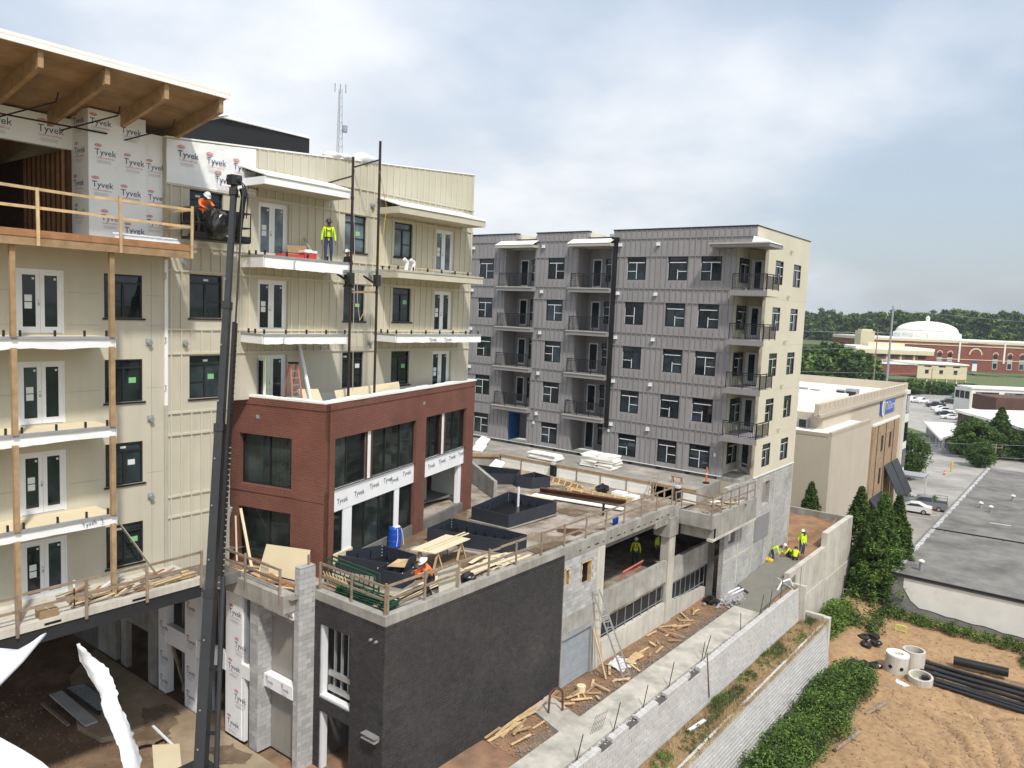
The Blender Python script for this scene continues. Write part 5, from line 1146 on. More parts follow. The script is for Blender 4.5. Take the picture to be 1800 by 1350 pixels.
# grass island, lawn
MB().prism([ST(95.5+math.cos(a)*3.6, 188+math.sin(a)*12) for a in [i*math.pi/9 for i in range(18)]], -14.2, -13.85).obj('grass_island', 'grass', kind='structure')
MB().prism([ST(255, 425), ST(330, 425), ST(330, 450), ST(262, 450)], -14.5, -13.3).obj('lawn', 'grass', kind='structure')
MB().prism([ST(120, 520), ST(330, 520), ST(400, 900), ST(60, 900)], -14.2, -3).obj('hillside', 'grass', kind='structure')
# steel lattice mast far behind the cream block
lm = thing('radio_mast', (-60, 49.4, 14), 'slender steel lattice radio mast far behind the cream parapet', 'mast')
q = MB()
def leg(k, z):
    w_ = 1.15-(z-16)/16*.8; a = math.pi/6+k*2*math.pi/3; return (-60+w_*.45*math.cos(a), 49.4+w_*.45*math.sin(a), z)
zz = [14+i*.75 for i in range(24)]
for k in range(3): MB().tube([leg(k, z) for z in (14, 20, 26, 31.3)], .03, 5).obj('leg', 'galv', lm)
for i in range(len(zz)-1):
    for k in range(3): q.cyl(leg(k, zz[i]), leg((k+1) % 3, zz[i+1]), .014, 4, cap=False); q.cyl(leg(k, zz[i]), leg((k+1) % 3, zz[i]), .012, 4, cap=False)
q.obj('bracing', 'galv', lm); MB().cyl((-59.5, 49.6, 27.3), (-59.5, 49.6, 27.9), .25, 8).obj('antenna', 'galv', lm)
for dx in (-.5, 0, .5): MB().cyl((-60+dx*.6, 49.4+dx*.8, 31), (-60+dx*.6, 49.4+dx*.8, 31.8), .05, 5).obj('antenna', 'galv', lm)
# ================================================================ site objects
DZ = deckz
def guard(label, pts, sp=1.6, h=1.05, mats=('wood_grey', 'wood_grey'), off=.0, first=True, cat='guard rail', down=.35):
    """temporary lumber guard rail: posts nailed to the edge, two rails"""
    mid = pts[len(pts)//2]; t = thing('guard_rail', mid, label, cat); rg_ = random.Random(len(label))
    for i in range(len(pts)-1):
        a, b = Vector(pts[i]), Vector(pts[i+1]); n = max(1, round((b-a).length/sp))
        for k in range(n+1):
            if k == n and i < len(pts)-2: continue
            p = a.lerp(b, k/n); dx, dy = rg_.uniform(-.03, .03), rg_.uniform(-.03, .03)
            MB().beam((p.x, p.y, p.z-down), (p.x+dx, p.y+dy, p.z+h+rg_.uniform(0, .12)), .05, .09).obj('post', mats[0], t)
        d = (b-a).normalized(); nn = Vector((-d.y, d.x, 0))*.05
        for zz in (h*.5, h-.04):
            m_ = max(1, round((b-a).length/3.4))
            for k in range(m_):
                p, q_ = a.lerp(b, k/m_)+nn, a.lerp(b, (k+1)/m_)+nn
                MB().beam((p.x, p.y, p.z+zz+rg_.uniform(-.03, .03)), (q_.x, q_.y, q_.z+zz+rg_.uniform(-.03, .03)), .04, .09).obj('rail', mats[1], t)
    return t
guard('weathered lumber guard rail along the long deck edge above dark brick', [(-19.45, 18.6, .05), (-19.42, 41.1, .05)], 1.85, down=.3)
guard('lumber guard rail along the front edge of the dark brick box', [(-23.1, 18.5, .05), (-19.5, 18.5, .05)], 1.8)
guard('lumber guard rail around the cantilevered corner platform', [(-19.35, 41.5, -.25), (-19.2, 41.95, -.25), (-17.3, 41.98, -.3), (-17.28, 48.8, -.4)], 1.5)
guard('lumber guard rail on the slab edge below the cream balconies', [(-25.92, 3, .62), (-25.92, 15.25, .62)], 1.9, 1.0)
guard('short lumber guard rail beside the boom on the stair slab edge', [(-28.1, 17.08, .06), (-23.65, 17.08, .06)], 2.2, 1.0)
guard('yellow lumber guard rail on the top timber deck', [(-26.18, 5, 12.88), (-26.18, 15.0, 12.88), (-27.9, 15.0, 12.88)], 2.75, 1.25, ('wood_pale', 'wood_pale'), down=.5)
guard('small lumber guard rail at the grey block corner door', [(-19.2, 50.6, .4), (-18.4, 50.6, .2), (-18.3, 52.6, -.2)], 1.0)

def planter(label, poly, z, h, ribs=True):
    c = (sum(p[0] for p in poly)/len(poly), sum(p[1] for p in poly)/len(poly)); t = thing('steel_planter', (*c, z), label, 'planter', 'dark steel planters on the deck')
    n = len(poly)
    for i in range(n):
        a, b = Vector((*poly[i], 0)), Vector((*poly[(i+1) % n], 0)); d = (b-a).normalized(); inn = Vector((c[0], c[1], 0))-(a+b)/2; nn = Vector((-d.y, d.x, 0)); nn = nn if nn.dot(inn) > 0 else -nn
        q = MB(); q.add([(*a.xy, z), (*b.xy, z), (*(b+nn*.04).xy, z), (*(a+nn*.04).xy, z), (*a.xy, z+h), (*b.xy, z+h), (*(b+nn*.04).xy, z+h), (*(a+nn*.04).xy, z+h)], MB.BF); q.obj('side_panel', 'navy_steel', t)
        k = max(2, int((b-a).length/.5))
        for j in range(1, k):
            p = a.lerp(b, j/k)+nn*.04; q = MB().beam((*p.xy, z+.05), (*(p+nn*.12).xy, z+h*.8), .012, .1); q.obj('rib', 'navy_steel', t)
        p = a+nn*.05+d*.05
        for j in range(4): MB().cyl((*(p).xy, z+.2+j*.14), (*(p+nn*.02).xy, z+.2+j*.14), .022, 6).obj('bolt', 'white_paint', t)
    MB().prism([(c[0]+(x-c[0])*.93, c[1]+(y-c[1])*.93) for x, y in poly], z+.01, z+.12).obj('base_fill', 'black_plastic', t)
    MB().prism([(c[0]+(x-c[0])*1.05, c[1]+(y-c[1])*1.05) for x, y in poly], z-.06, z-.002).obj('curb', 'concrete', t)
planter('large dark steel planter with white standpipe in the middle of the deck', [(-23.74, 31.07), (-23.64, 35.31), (-27.0, 35.2), (-26.16, 30.94)], -.2, .68)
planter('long dark steel planter behind the sheet covered sawhorse table', [(-20.95, 27.53), (-20.94, 28.89), (-25.4, 28.5), (-24.94, 26.29)], -.15, .66)
planter('dark steel planter behind the green scaffold frames and orange vacuum', [(-22.4, 23.0), (-22.0, 21.5), (-25.0, 20.5), (-24.4, 22.9)], -.1, .66)
planter('smallest dark steel planter with plywood offcut next to green frames', [(-21.15, 21.0), (-21.4, 21.9), (-22.6, 21.5), (-22.4, 20.7)], -.1, .6)
planter('small square dark steel planter with hose beside the foam wall', [(-28.67, 39.81), (-28.1, 41.1), (-29.7, 41.5), (-29.75, 39.5)], -.4, .72)
planter('angled dark steel planter farthest back behind the concrete panel', [(-30.0, 39.9), (-30.6, 41.2), (-34.2, 40.2), (-31.7, 38.4)], -.38, .72)
MB().cyl((-25.8, 34.6, -.1), (-25.8, 34.6, .95), .07, 10).cyl((-25.8, 34.6, .95), (-25.8, 34.6, 1.05), .06, 10).obj('standpipe', 'white_paint', label='white plastic standpipe standing in the large dark planter', cat='pipe')
MB().cyl((-21.77, 37.28, -.3), (-21.77, 37.28, .35), .07, 10).cyl((-21.77, 37.28, .3), (-21.77, 37.28, .36), .085, 10).obj('pipe_stub', 'black', label='short black pipe stub standing on the bare deck', cat='pipe')
q = MB(); a, b = Vector((-28.5, 35.7, 0)), Vector((-33.0, 38.6, 0)); q.add([(*a.xy, -.35), (*b.xy, -.35), (b.x+.12, b.y+.18, -.35), (a.x+.12, a.y+.18, -.35), (*a.xy, .75), (*b.xy, .95), (b.x+.12, b.y+.18, .95), (a.x+.12, a.y+.18, .75)], MB.BF)
q.obj('concrete_panel', 'concrete', label='grey concrete wall panel at the corner of the brick pavilion', cat='wall')
def bucket(x, y, z, r, h, m, label, band=None, group=None, handle=True):
    t = thing('bucket', (x, y, z), label, 'bucket', group)
    MB().lathe((x, y, z), [(r*.85, 0), (r, h), (r*1.06, h), (r*1.06, h+.03), (r*.9, h+.03), (r*.8, h*.4)], 14).obj('shell', m, t, smooth=False)
    if band: MB().lathe((x, y, z+h*.5), [(r*1.0, 0), (r*1.04, h*.5), (r*.9, h*.5)], 14).obj('band', band, t)
    MB().tube([(x+r*math.cos(a), y, z+h+.02+r*.6*math.sin(a)) for a in [i*math.pi/8 for i in range(9)]], .008, 4).obj('handle', 'galv', t)
bucket(-20.34, 36.18, -.33, .17, .38, 'blue_plastic', 'dark blue bucket on the bare deck near the edge rail')
bucket(-19.85, 22.7, -.14, .16, .36, 'white_paint', 'white bucket with navy rim beside the black bag at deck edge', 'navy_steel')
bucket(-30.2, 32.2, .26, .16, .36, 'white_paint', 'left white bucket inside the open pavilion bay')
bucket(-29.7, 32.75, .26, .16, .36, 'white_paint', 'right white bucket inside the open pavilion bay')
# blue barrel
t = thing('barrel', (-25.4, 24.6, -.15), 'blue plastic barrel with white bag on top beside the pavilion', 'barrel')
MB().lathe((-25.4, 24.6, -.15), [(.27, 0), (.30, .06), (.31, .3), (.325, .33), (.31, .36), (.31, .62), (.325, .65), (.31, .68), (.29, .92), (.27, .95)], 20).obj('body', 'blue_plastic', t)
q = MB().ell((-25.35, 24.65, .82), .2, .18, .07, n=12, k=6); q.v = [(x+.05*nz(x*9, y*9, 1, 1), y+.05*nz(y*8, z*9, 1, 2), z+.04*nz(x*9, z*8, 1, 3)) for x, y, z in q.v]; q.obj('bag', 'wrap_torn', t)
for dy in (-.1, .12): MB().tube([(-25.12, 24.6+dy, .8), (-25.06, 24.62+dy*1.5, .4), (-25.05, 24.6+dy*2, .0)], .018, 5).obj('strap', 'wrap_torn', t)
# sawhorse table
t = thing('work_table', (-22.5, 24.4, -.15), 'cream sheet laid on wooden sawhorses as a work table', 'table')
tp = [(-22.75, 23.0), (-21.65, 23.35), (-22.0, 26.0), (-23.2, 25.7)]
MB().prism(tp, .66, .70).obj('sheet', 'cream_board', t)
for (x0, y0), (x1, y1) in (((-22.6, 23.4), (-21.8, 23.65)), ((-22.95, 25.3), (-22.1, 25.5))):
    MB().beam((x0, y0, .62), (x1, y1, .62), .09, .07).obj('crossbeam', 'wood', t)
    for (x, y) in ((x0, y0), (x1, y1)):
        for s in (-.28, .28): MB().beam((x, y, .63), (x+.05, y+s, -.15), .09, .045).obj('leg', 'wood_pale', t)
for i, o in enumerate((0, .22)): MB().beam((-22.35+o, 23.4, .73), (-22.75+o, 26.5, .73), .09, .03).obj('trim_board', 'cream_board', label=['left', 'right'][i]+' thin cream trim board lying on the sawhorse table', cat='board')
# shop vacuum
t = thing('shop_vacuum', (-21.7, 22.3, -.14), 'orange shop vacuum with black lid beside the dark planter', 'vacuum')
MB().lathe((-21.7, 22.3, -.06), [(.2, 0), (.24, .05), (.25, .38)], 16).obj('tank', 'orange', t); MB().lathe((-21.7, 22.3, .32), [(.27, 0), (.27, .08), (.18, .22), (.06, .26)], 16).obj('lid', 'black', t)
MB().tube([(-21.45, 22.3, .25), (-21.2, 22.5, .15), (-21.15, 22.7, -.05), (-21.4, 22.95, -.1)], .035, 7).obj('hose', 'black', t)
for dx, dy in ((.2, .1), (-.2, .1), (0, -.22)): MB().cyl((-21.7+dx-.02, 22.3+dy, -.1), (-21.7+dx+.02, 22.3+dy, -.1), .05, 8).obj('wheel', 'black', t)
def bag(x, y, z, r, h, label, m='black_plastic', group=None, seed=1, cat='bag'):
    q = MB().ell((x, y, z+h*.48), r, r*.85, h*.55, n=16, k=10)
    q.v = [(vx+.28*r*nz(vx*5, vz*4, 1, seed), vy+.28*r*nz(vy*5, vz*5, 1, seed+3), max(z, vz+.18*h*nz(vx*6, vy*6, 1, seed+6))) for vx, vy, vz in q.v]
    t = thing('bin_bag' if m == 'black_plastic' else 'sack', (x, y, z), label, cat, group); q.obj('body', m, t)
    MB().lathe((x, y, z+h*.9), [(r*.25, 0), (r*.12, h*.12), (r*.22, h*.25)], 8).obj('knot', m, t); return t
bag(-19.9, 23.5, -.15, .36, .42, 'black bin bag slumped against the deck edge rail', seed=2)
bag(-25.04, 42.6, -.42, .45, .5, 'black bin bag in front of the white foam wall', seed=4)
bag(-18.5, 45.8, -7.0, .5, .45, 'black bin bag on red dirt beside the garage', seed=6)
# green scaffold frames
def scaf_frame(t, o, u, v, W, H, m='green_paint'):
    o = Vector(o); u = Vector(u).normalized()*W; v = Vector(v).normalized()*H
    q = MB().tube([o, o+v], .035, 6).tube([o+u, o+u+v], .035, 6).tube([o+v, o+u+v], .035, 6).tube([o+v*.35, o+u+v*.35], .03, 6).tube([o+v*.08, o+u+v*.08], .025, 6)
    for k in (.2, .4, .6, .8): q.tube([o+u*k+v*.35, o+u*k+v], .022, 6)
    q.obj('frame', m, t)
t = thing('scaffolding', (-22.5, 19.7, -.12), 'upright dark green scaffold frames in front of the planters', 'scaffold')
for k in range(2): scaf_frame(t, (-24.0+.03*k, 19.75-k*.3, -.1), (1, -.03, 0), (0, .06, 1), 2.9, .95)
t2 = thing('scaffold_stack', (-21.3, 18.95, -.12), 'low stack of dark green scaffold parts lying on the deck corner', 'scaffold')
for k in range(4): scaf_frame(t2, (-22.6, 18.78+.04*k, -.06+k*.07), (1, .05+.02*k, 0), (0, 1, .05), 2.7, .5)
# loose siding: long cream boards, offcuts, sheets
rb = random.Random(21)
def board(name, a, b, w, h, m, label, group, cat='board'): return MB().beam(a, b, w, h).obj(name, m, label=label, cat=cat, group=group)
for i in range(16):
    x = -20.15-.1*(i % 6)+rb.uniform(-.05, .05); y0 = 18.9+rb.uniform(0, .8); L0 = rb.uniform(2.6, 4.4); an = rb.uniform(-.14, .02)
    board('siding_board', (x, y0, -.08+.022*(i//4)), (x+an*L0-.15, y0+L0, -.08+.022*(i//4)), .16, .015, 'cream_board', 'long cream siding board in the pile at the deck corner', 'cream siding boards piled at the deck corner')
for i in range(34):
    x = rb.uniform(-21.4, -19.8); y = rb.uniform(23.6, 26.9); an = rb.gauss(.1, .4); L0 = rb.uniform(.4, 2.0); z = -.12+.012*(i % 7)
    board('siding_offcut', (x, y, z), (x+math.sin(an)*L0*.4, y+math.cos(an)*L0, z+.01), rb.uniform(.1, .24), .012, 'cream_board', 'cream siding offcut in the scattered heap by the edge rail', 'cream siding offcuts heaped by the edge rail')
MB().add([(-19.62, 21.45, -.1), (-19.66, 22.75, -.1), (-19.78, 22.75, .85), (-19.74, 21.45, .85), (-19.60, 21.45, -.1), (-19.64, 22.75, -.1), (-19.76, 22.75, .85), (-19.72, 21.45, .85)], MB.BF).obj('siding_sheet', 'cream', label='beige sheet leaning on the edge rail beside the crouching worker', cat='sheet')
def sheet(pts, th, m, label, name='siding_sheet', cat='sheet'):
    a, b, c, d = [Vector(p) for p in pts]; n = (b-a).cross(d-a).normalized()*th
    MB().add([a, b, c, d, a+n, b+n, c+n, d+n], MB.BF).obj(name, m, label=label, cat=cat)
sheet([(-26.7, 18.25, -.05), (-24.25, 18.75, -.05), (-24.55, 19.15, 1.13), (-26.75, 18.65, 1.0)], .02, 'cream_board', 'large cream sheet leaning on the left brick face')
sheet([(-27.6, 14.35, .64), (-27.3, 14.35, .64), (-27.75, 12.95, 3.1), (-27.9, 12.95, 3.1)], .02, 'cream', 'narrow beige sheet leaning across the lowest wing window')
def pole(name, a, b, w, m, label, cat='trim'): MB().beam(a, b, w, w*.5).obj(name, m, label=label, cat=cat)
pole('trim_pole', (-27.15, 18.2, .05), (-28.3, 18.42, 2.25), .11, 'cream_board', 'thick cream trim pole leaning on the lower pavilion window')
pole('trim_pole', (-28.2, 18.2, .05), (-28.55, 18.35, 1.9), .07, 'cream_board', 'thin cream trim pole leaning left on the lower pavilion window')
pole('trim_board', (-28.95, 17.7, .0), (-28.35, 18.0, 2.35), .16, 'white_paint', 'white trim board standing beside the pavilion and the boom')
pole('white_post', (-26.9, 21.0, 6.31), (-27.9, 20.95, 9.3), .14, 'white_paint', 'tall white post leaning on cream wall above the pavilion')
sheet([(-26.9, 20.55, 6.32), (-26.9, 21.7, 6.32), (-27.5, 21.7, 7.2), (-27.5, 20.55, 7.25)], .02, 'cream_board', 'cream sheet leaning behind the pavilion parapet')
sheet([(-26.6, 22.2, 6.32), (-27.2, 26.6, 6.32), (-27.5, 26.6, 7.3), (-27.0, 22.2, 7.15)], .02, 'cream_board', 'long low cream sheet lying behind the pavilion parapet')
def ladder(name, a, b, w, m, label, n, wdir=(0, 1, 0), group=None):
    a, b = Vector(a), Vector(b); t = thing(name, a, label, 'ladder', group); wv = Vector(wdir)*w/2
    for s in (-1, 1): MB().beam(a+wv*s, b+wv*s, .035, .08).obj('rail', m, t)
    for i in range(n): 
        p = a.lerp(b, (i+.6)/n); MB().cyl(p-wv, p+wv, .02, 6).obj('rung', m, t)
    return t
ladder('extension_ladder', (-17.45, 33.1, -6.95), (-19.22, 32.6, -2.75), .46, 'alu', 'aluminium extension ladder leaning on the garage wall', 15, (.25, .97, 0))
ladder('wooden_ladder', (-21.9, 43.2, -.43), (-22.4, 44.75, .95), .42, 'wood_grey', 'grey wooden ladder leaning on the foam faced terrace edge', 7, (.95, .2, 0))
ladder('red_ladder', (-19.75, 36.1, -3.0), (-19.75, 38.4, -2.9), .42, 'red_fade', 'faded red ladder resting along the garage parapet wall', 8, (.35, 0, .9))
# red step ladder on the pavilion roof
t = thing('step_ladder', (-27.2, 20.2, 6.3), 'red fibreglass step ladder on the pavilion roof', 'ladder')
for s in (-1, 1):
    MB().beam((-26.85, 20.2+s*.27, 6.31), (-27.2, 20.2+s*.17, 8.4), .04, .08).obj('front_rail', 'red_fade', t); MB().beam((-27.75, 20.2+s*.27, 6.31), (-27.3, 20.2+s*.17, 8.35), .035, .05).obj('rear_rail', 'red_fade', t)
for i in range(6): k = (i+1)/7; MB().box(-26.9-.35*k-.04, -26.9-.35*k+.06, 20.2-.25+.1*k*.8, 20.2+.25-.1*k*.8, 6.31+2.05*k, 6.34+2.05*k).obj('step', 'alu', t)
MB().box(-27.36, -27.14, 20.0, 20.4, 8.38, 8.46).obj('top_cap', 'black', t)
# second balcony load
t = thing('toolbox', (-26.95, 19.85, 12.8), 'flat red metal tray of tools on the top wrapped balcony', 'toolbox'); MB().box(-27.2, -26.75, 19.2, 20.3, 12.80, 12.93).obj('tray', 'red_paint', t); MB().tube([(-26.97, 19.3, 12.93), (-26.97, 19.3, 13.0), (-26.97, 20.2, 13.0), (-26.97, 20.2, 12.93)], .015, 5).obj('handle', 'black', t)
t = thing('cooler', (-26.95, 20.6, 12.8), 'red cooler with white lid on the top wrapped balcony', 'cooler'); MB().box(-27.15, -26.78, 20.35, 20.95, 12.80, 13.06).obj('body', 'red_paint', t); MB().box(-27.17, -26.76, 20.33, 20.97, 13.06, 13.16).obj('lid', 'white_paint', t); MB().box(-27.0, -26.9, 20.5, 20.8, 13.16, 13.2).obj('handle', 'white_paint', t)
sheet([(-27.5, 20.1, 12.78), (-27.5, 21.1, 12.78), (-27.7, 21.1, 13.4), (-27.7, 20.1, 13.35)], .02, 'ply', 'small plywood sheet behind the red cooler on the balcony')
pole('grey_board', (-27.3, 21.35, 12.78), (-27.85, 21.1, 13.75), .1, 'gyp', 'thin grey board leaning beside the worker in lime shirt')
for i, y in enumerate((26.3, 26.75)):
    t = thing('duct_elbow', (-26.9, y, 12.7), ['left', 'right'][i]+' white duct elbow standing on the top right balcony', 'duct', 'white duct elbows on the balcony')
    MB().cyl((-26.9, y, 12.68), (-26.9, y+.1, 13.1), .09, 10).obj('riser', 'white_paint', t); MB().cyl((-26.9, y+.1, 13.1), (-26.9, y-.12, 13.25), .09, 10).obj('elbow', 'white_paint', t)
# scaffold poles with plank (pump jacks)
for i, (y, z1) in enumerate(((22.33, 17.25), (23.85, 18.2))):
    t = thing('scaffold_pole', (-26.2, y, 6.3), ['shorter dark scaffold pole left of the white plank', 'taller dark scaffold pole standing above the parapet'][i], 'scaffold')
    for z in (6.9, 11.5, 15.5): MB().cyl((-26.2, y, z), (-26.2, y, z+.1), .075, 8).obj('coupler', 'steel_dark', t)
    MB().box(-26.24, -26.16, y-.04, y+.04, 6.32, z1).obj('pole', 'pole_brown', t)
    MB().box(-26.32, -26.08, y-.12, y+.12, 11.85, 12.35).beam((-26.2, y, 11.9), (-27.1, y, 12.3), .06, .08).obj('jack', 'steel_dark', t)
    MB().beam((-26.2, y, z1-.8), (-28.0, y, z1-1.0), .04, .06).obj('wall_brace', 'steel_dark', t)
MB().beam((-26.55, 22.1, 12.42), (-26.55, 24.55, 12.50), .36, .10).obj('plank', 'alu', label='white aluminium walk plank spanning between the scaffold poles', cat='plank')
MB().beam((-26.3, 22.35, 11.52), (-26.3, 23.9, 11.58), .06, .09).obj('ledger', 'wood', label='brown timber ledger tied low between the scaffold poles', cat='plank')
for i, (pts, lb, m) in enumerate((([(-26.1, 22.6, 12.3), (-26.1, 22.65, 11.2), (-26.1, 22.8, 10.3), (-26.1, 23.0, 10.6), (-26.1, 23.3, 11.5)], 'pale rope loop hanging below the scaffold plank', 'soffit'), ([(-26.15, 23.8, 16.9), (-26.4, 24.5, 15.4), (-26.4, 24.3, 13.9), (-26.2, 23.9, 12.6)], 'yellow rope slung from the tall scaffold pole', 'yellow'), ([(-26.2, 22.35, 16.8), (-26.15, 22.5, 12.6), (-26.1, 22.45, 9.8), (-26.1, 22.5, 7.2)], 'grey rope hanging straight down the shorter scaffold pole', 'soffit'))):
    MB().tube(pts, .014, 5, 0).obj('rope', m, label=lb, cat='rope')
# steel beam, white board, forms on the deck near the terrace
q = MB(); a, b = Vector((-27.5, 39.1, -.28)), Vector((-22.0, 40.3, -.28)); q.beam(a, b, .3, .03); q.beam(a+Vector((0, 0, .28)), b+Vector((0, 0, .28)), .3, .03); q.beam(a+Vector((0, 0, .14)), b+Vector((0, 0, .14)), .03, .25); q.obj('steel_beam', 'rust', label='long rusty brown steel beam lying on the deck', cat='beam')
MB().beam((-27.4, 38.3, -.28), (-21.6, 39.3, -.28), .5, .06).obj('long_board', 'foam', label='long white board lying in front of the rusty beam', cat='board')
MB().beam((-27.7, 37.9, -.3), (-25.8, 38.2, -.3), .3, .03).obj('long_board', 'cream_board', label='short cream board beside the end of the white board', cat='board')
for i, (a, b) in enumerate((((-30.0, 43.3, -.3), (-26.4, 42.2, -.3)), ((-26.9, 41.3, -.3), (-22.3, 41.6, -.3)), ((-35.6, 41.9, -.3), (-31.6, 43.1, -.3)))):
    t = thing('edge_form', a, ['left timber edge form with stakes before the foam wall', 'right timber edge form with stakes behind the rusty beam', 'timber edge form with stakes farthest left by the pavilion'][i], 'formwork', 'timber edge forms on the deck')
    MB().beam(a, b, .05, .28).obj('form_board', 'wood_pale', t); a, b = Vector(a), Vector(b)
    for k in range(6): p = a.lerp(b, (k+.5)/6); MB().beam(p+Vector((0, -.02, .1)), p+Vector((.15, -.45, -.12)), .06, .05).obj('kicker', 'wood_pale', t)
rb = random.Random(5)
for i in range(12):
    x, y, an, L0 = rb.uniform(-29, -25), rb.uniform(41.0, 43.2), rb.uniform(0, 3), rb.uniform(.5, 1.6); board('form_offcut', (x, y, -.35+.02*i*.3), (x+math.cos(an)*L0, y+math.sin(an)*.5*L0, -.33+.02*i*.3), .12, .03, 'wood_pale', 'pale lumber offcut strewn between the edge forms', 'lumber offcuts between the edge forms')
MB().box(-23.8, -23.0, 41.6, 42.3, -.43, .0).obj('foam_block', 'foam', label='left white foam block standing before the foam wall', cat='foam block')
MB().box(-22.9, -22.2, 41.8, 42.4, -.43, -.1).obj('foam_block', 'foam', label='right lower white foam block near the wooden ladder', cat='foam block')
for i in range(9):
    x, y, an, L0 = rb.uniform(-19.1, -17.7), rb.uniform(43, 47.5), rb.uniform(0, 3), rb.uniform(.6, 1.6); board('platform_offcut', (x, y, -.58+.01*i), (x+math.cos(an)*L0*.6, y+math.sin(an)*L0, -.56+.01*i), .25, .03, ['foam', 'wood_pale', 'ply'][i % 3], 'white or tan panel offcut lying on the corner platform', 'offcuts on the corner platform')
t = thing('rusty_mat', (-21.16, 32.96, -.28), 'small rusty brown mesh mat lying on the deck', 'mat')
for k in range(9): MB().beam((-21.7+.13*k, 32.6, -.27), (-21.75+.13*k, 33.4, -.25), .03, .02).obj('bar', 'rust', t)
for k in range(7): MB().beam((-21.75, 32.62+.12*k, -.25), (-20.6, 32.65+.12*k, -.24), .03, .02).obj('bar', 'rust', t)
board('loose_plank', (-22.0, 32.9, -.27), (-20.9, 34.0, -.26), .14, .03, 'rust', 'rusty brown plank beside the mesh mat on deck', None)
board('loose_plank', (-20.6, 34.6, -.27), (-20.0, 35.6, -.26), .12, .03, 'wood_grey', 'grey plank near the edge rail in mid deck', None)
# foam board stacks on the terrace
rb = random.Random(8)
def stack(x, y, n, w, l, lb, grp, tilt=.0):
    for i in range(n):
        dx, dy, an = rb.uniform(-.12, .12), rb.uniform(-.1, .1), rb.uniform(-.1, .1)+tilt
        q = MB().box(-w/2, w/2, -l/2, l/2, 0, .075); q.xf(Matrix.Translation((x+dx, y+dy, .365+i*.079)) @ Matrix.Rotation(an, 4, 'Z')); q.obj('foam_board', 'foam', label=lb, cat='foam board', group=grp)
stack(-31.6, 45.5, 6, 2.4, 1.0, 'white foam board in the low stack left on the terrace', 'foam boards of the low stack', .05)
stack(-28.0, 46.1, 12, 1.25, 1.1, 'white foam board in the left pile of the tall stack', 'foam boards of the tall stack, left pile')
stack(-26.7, 46.2, 12, 1.25, 1.1, 'white foam board in the right pile of the tall stack', 'foam boards of the tall stack, right pile')
for i, (x, y, z) in enumerate(((-39.2, 46.5, .37), (-37.5, 44.0, .37), (-38.5, 43.2, .37), (-34.9, 43.0, -.4))):
    MB().add([(x, y, z), (x+1.0, y+.2, z), (x+.9, y+.8, z+.35), (x+.1, y+.7, z+.5), (x, y, z+.05), (x+1.0, y+.2, z+.05), (x+.9, y+.8, z+.4), (x+.1, y+.7, z+.55)], MB.BF).obj('foam_scrap', 'foam', label=['broken white foam scrap farthest back by the grey block', 'broken white foam scrap in the middle beside the pavilion', 'broken white foam scrap nearest the pavilion edge', 'broken white foam scrap below the terrace form board'][i], cat='foam board')
t = thing('delineator', (-19.9, 47.0, .36), 'orange traffic delineator post at the terrace corner', 'traffic post'); MB().lathe((-19.9, 47.0, .36), [(.22, 0), (.22, .08), (.06, .12)], 10).obj('base', 'black', t); MB().lathe((-19.9, 47.0, .48), [(.055, 0), (.05, .9), (.03, .95)], 10).obj('post', 'orange', t); MB().lathe((-19.9, 47.0, .95), [(.06, 0), (.06, .1)], 10).obj('reflective_band', 'white_paint', t)
t = thing('sawhorse', (-21.3, 45.6, .36), 'low orange brown sawhorse on the terrace edge', 'sawhorse'); MB().beam((-21.7, 45.6, .75), (-20.9, 45.6, .75), .1, .06).obj('crossbeam', 'wood_red', t)
for x in (-21.6, -21.0):
    for s in (-.2, .2): MB().beam((x, 45.6, .74), (x, 45.6+s, .36), .06, .04).obj('leg', 'wood_red', t)
# debris on the wing slab
rb = random.Random(14)
for i in range(46):
    y = rb.uniform(10.9, 15.0); x = -26.5+rb.uniform(-1.0, .4)*(1 if y < 13 else .8); an = rb.gauss(0, .5); L0 = rb.uniform(.3, 1.1); z = .64+.02*(i % 7)
    board('slab_scrap', (x, y-L0*.5*math.cos(an), z), (x+math.sin(an)*L0*.4, y+L0*.5*math.cos(an), z+rb.uniform(0, .12)), rb.uniform(.05, .16), .025, rb.choice(['wood', 'wood_pale', 'wood_red', 'wood_grey', 'cream_board', 'wood_grey']), 'scrap lumber strip in the heap on the wing slab', 'scrap lumber on the wing slab')
for i in range(9): board('long_lath', (-26.25-.07*(i % 4), 13.0+.1*i, .66+.03*(i//3)), (-26.2-.07*(i % 4), 15.1+.02*i, .70+.035*(i//3)), .1, .03, 'wood_pale', 'long yellow lumber lath in the bundle beside the boom', 'yellow laths beside the boom')
t = thing('cardboard_box', (-26.2, 10.0, .62), 'small brown cardboard box on the wing slab edge', 'box'); MB().box(-26.4, -26.0, 9.8, 10.35, .63, .88).obj('carton', 'ply', t); MB().box(-26.4, -26.0, 10.05, 10.1, .881, .885).obj('tape', 'soffit', t)
t = thing('wood_crate', (-26.7, 11.3, .62), 'open brown wooden tray leaning on the wing slab', 'crate')
for a, b in (((-27, 11.0, .63), (-26.5, 11.0, .8)), ((-27, 11.6, .63), (-26.5, 11.6, .8))): MB().beam(a, b, .03, .16).obj('side', 'wood', t)
MB().box(-27, -26.5, 11.0, 11.6, .63, .66).obj('bottom', 'wood', t)
pole('white_trim', (-27.0, 11.9, .66), (-27.6, 13.2, .95), .1, 'white_paint', 'white trim strip lying against the cream wing wall')
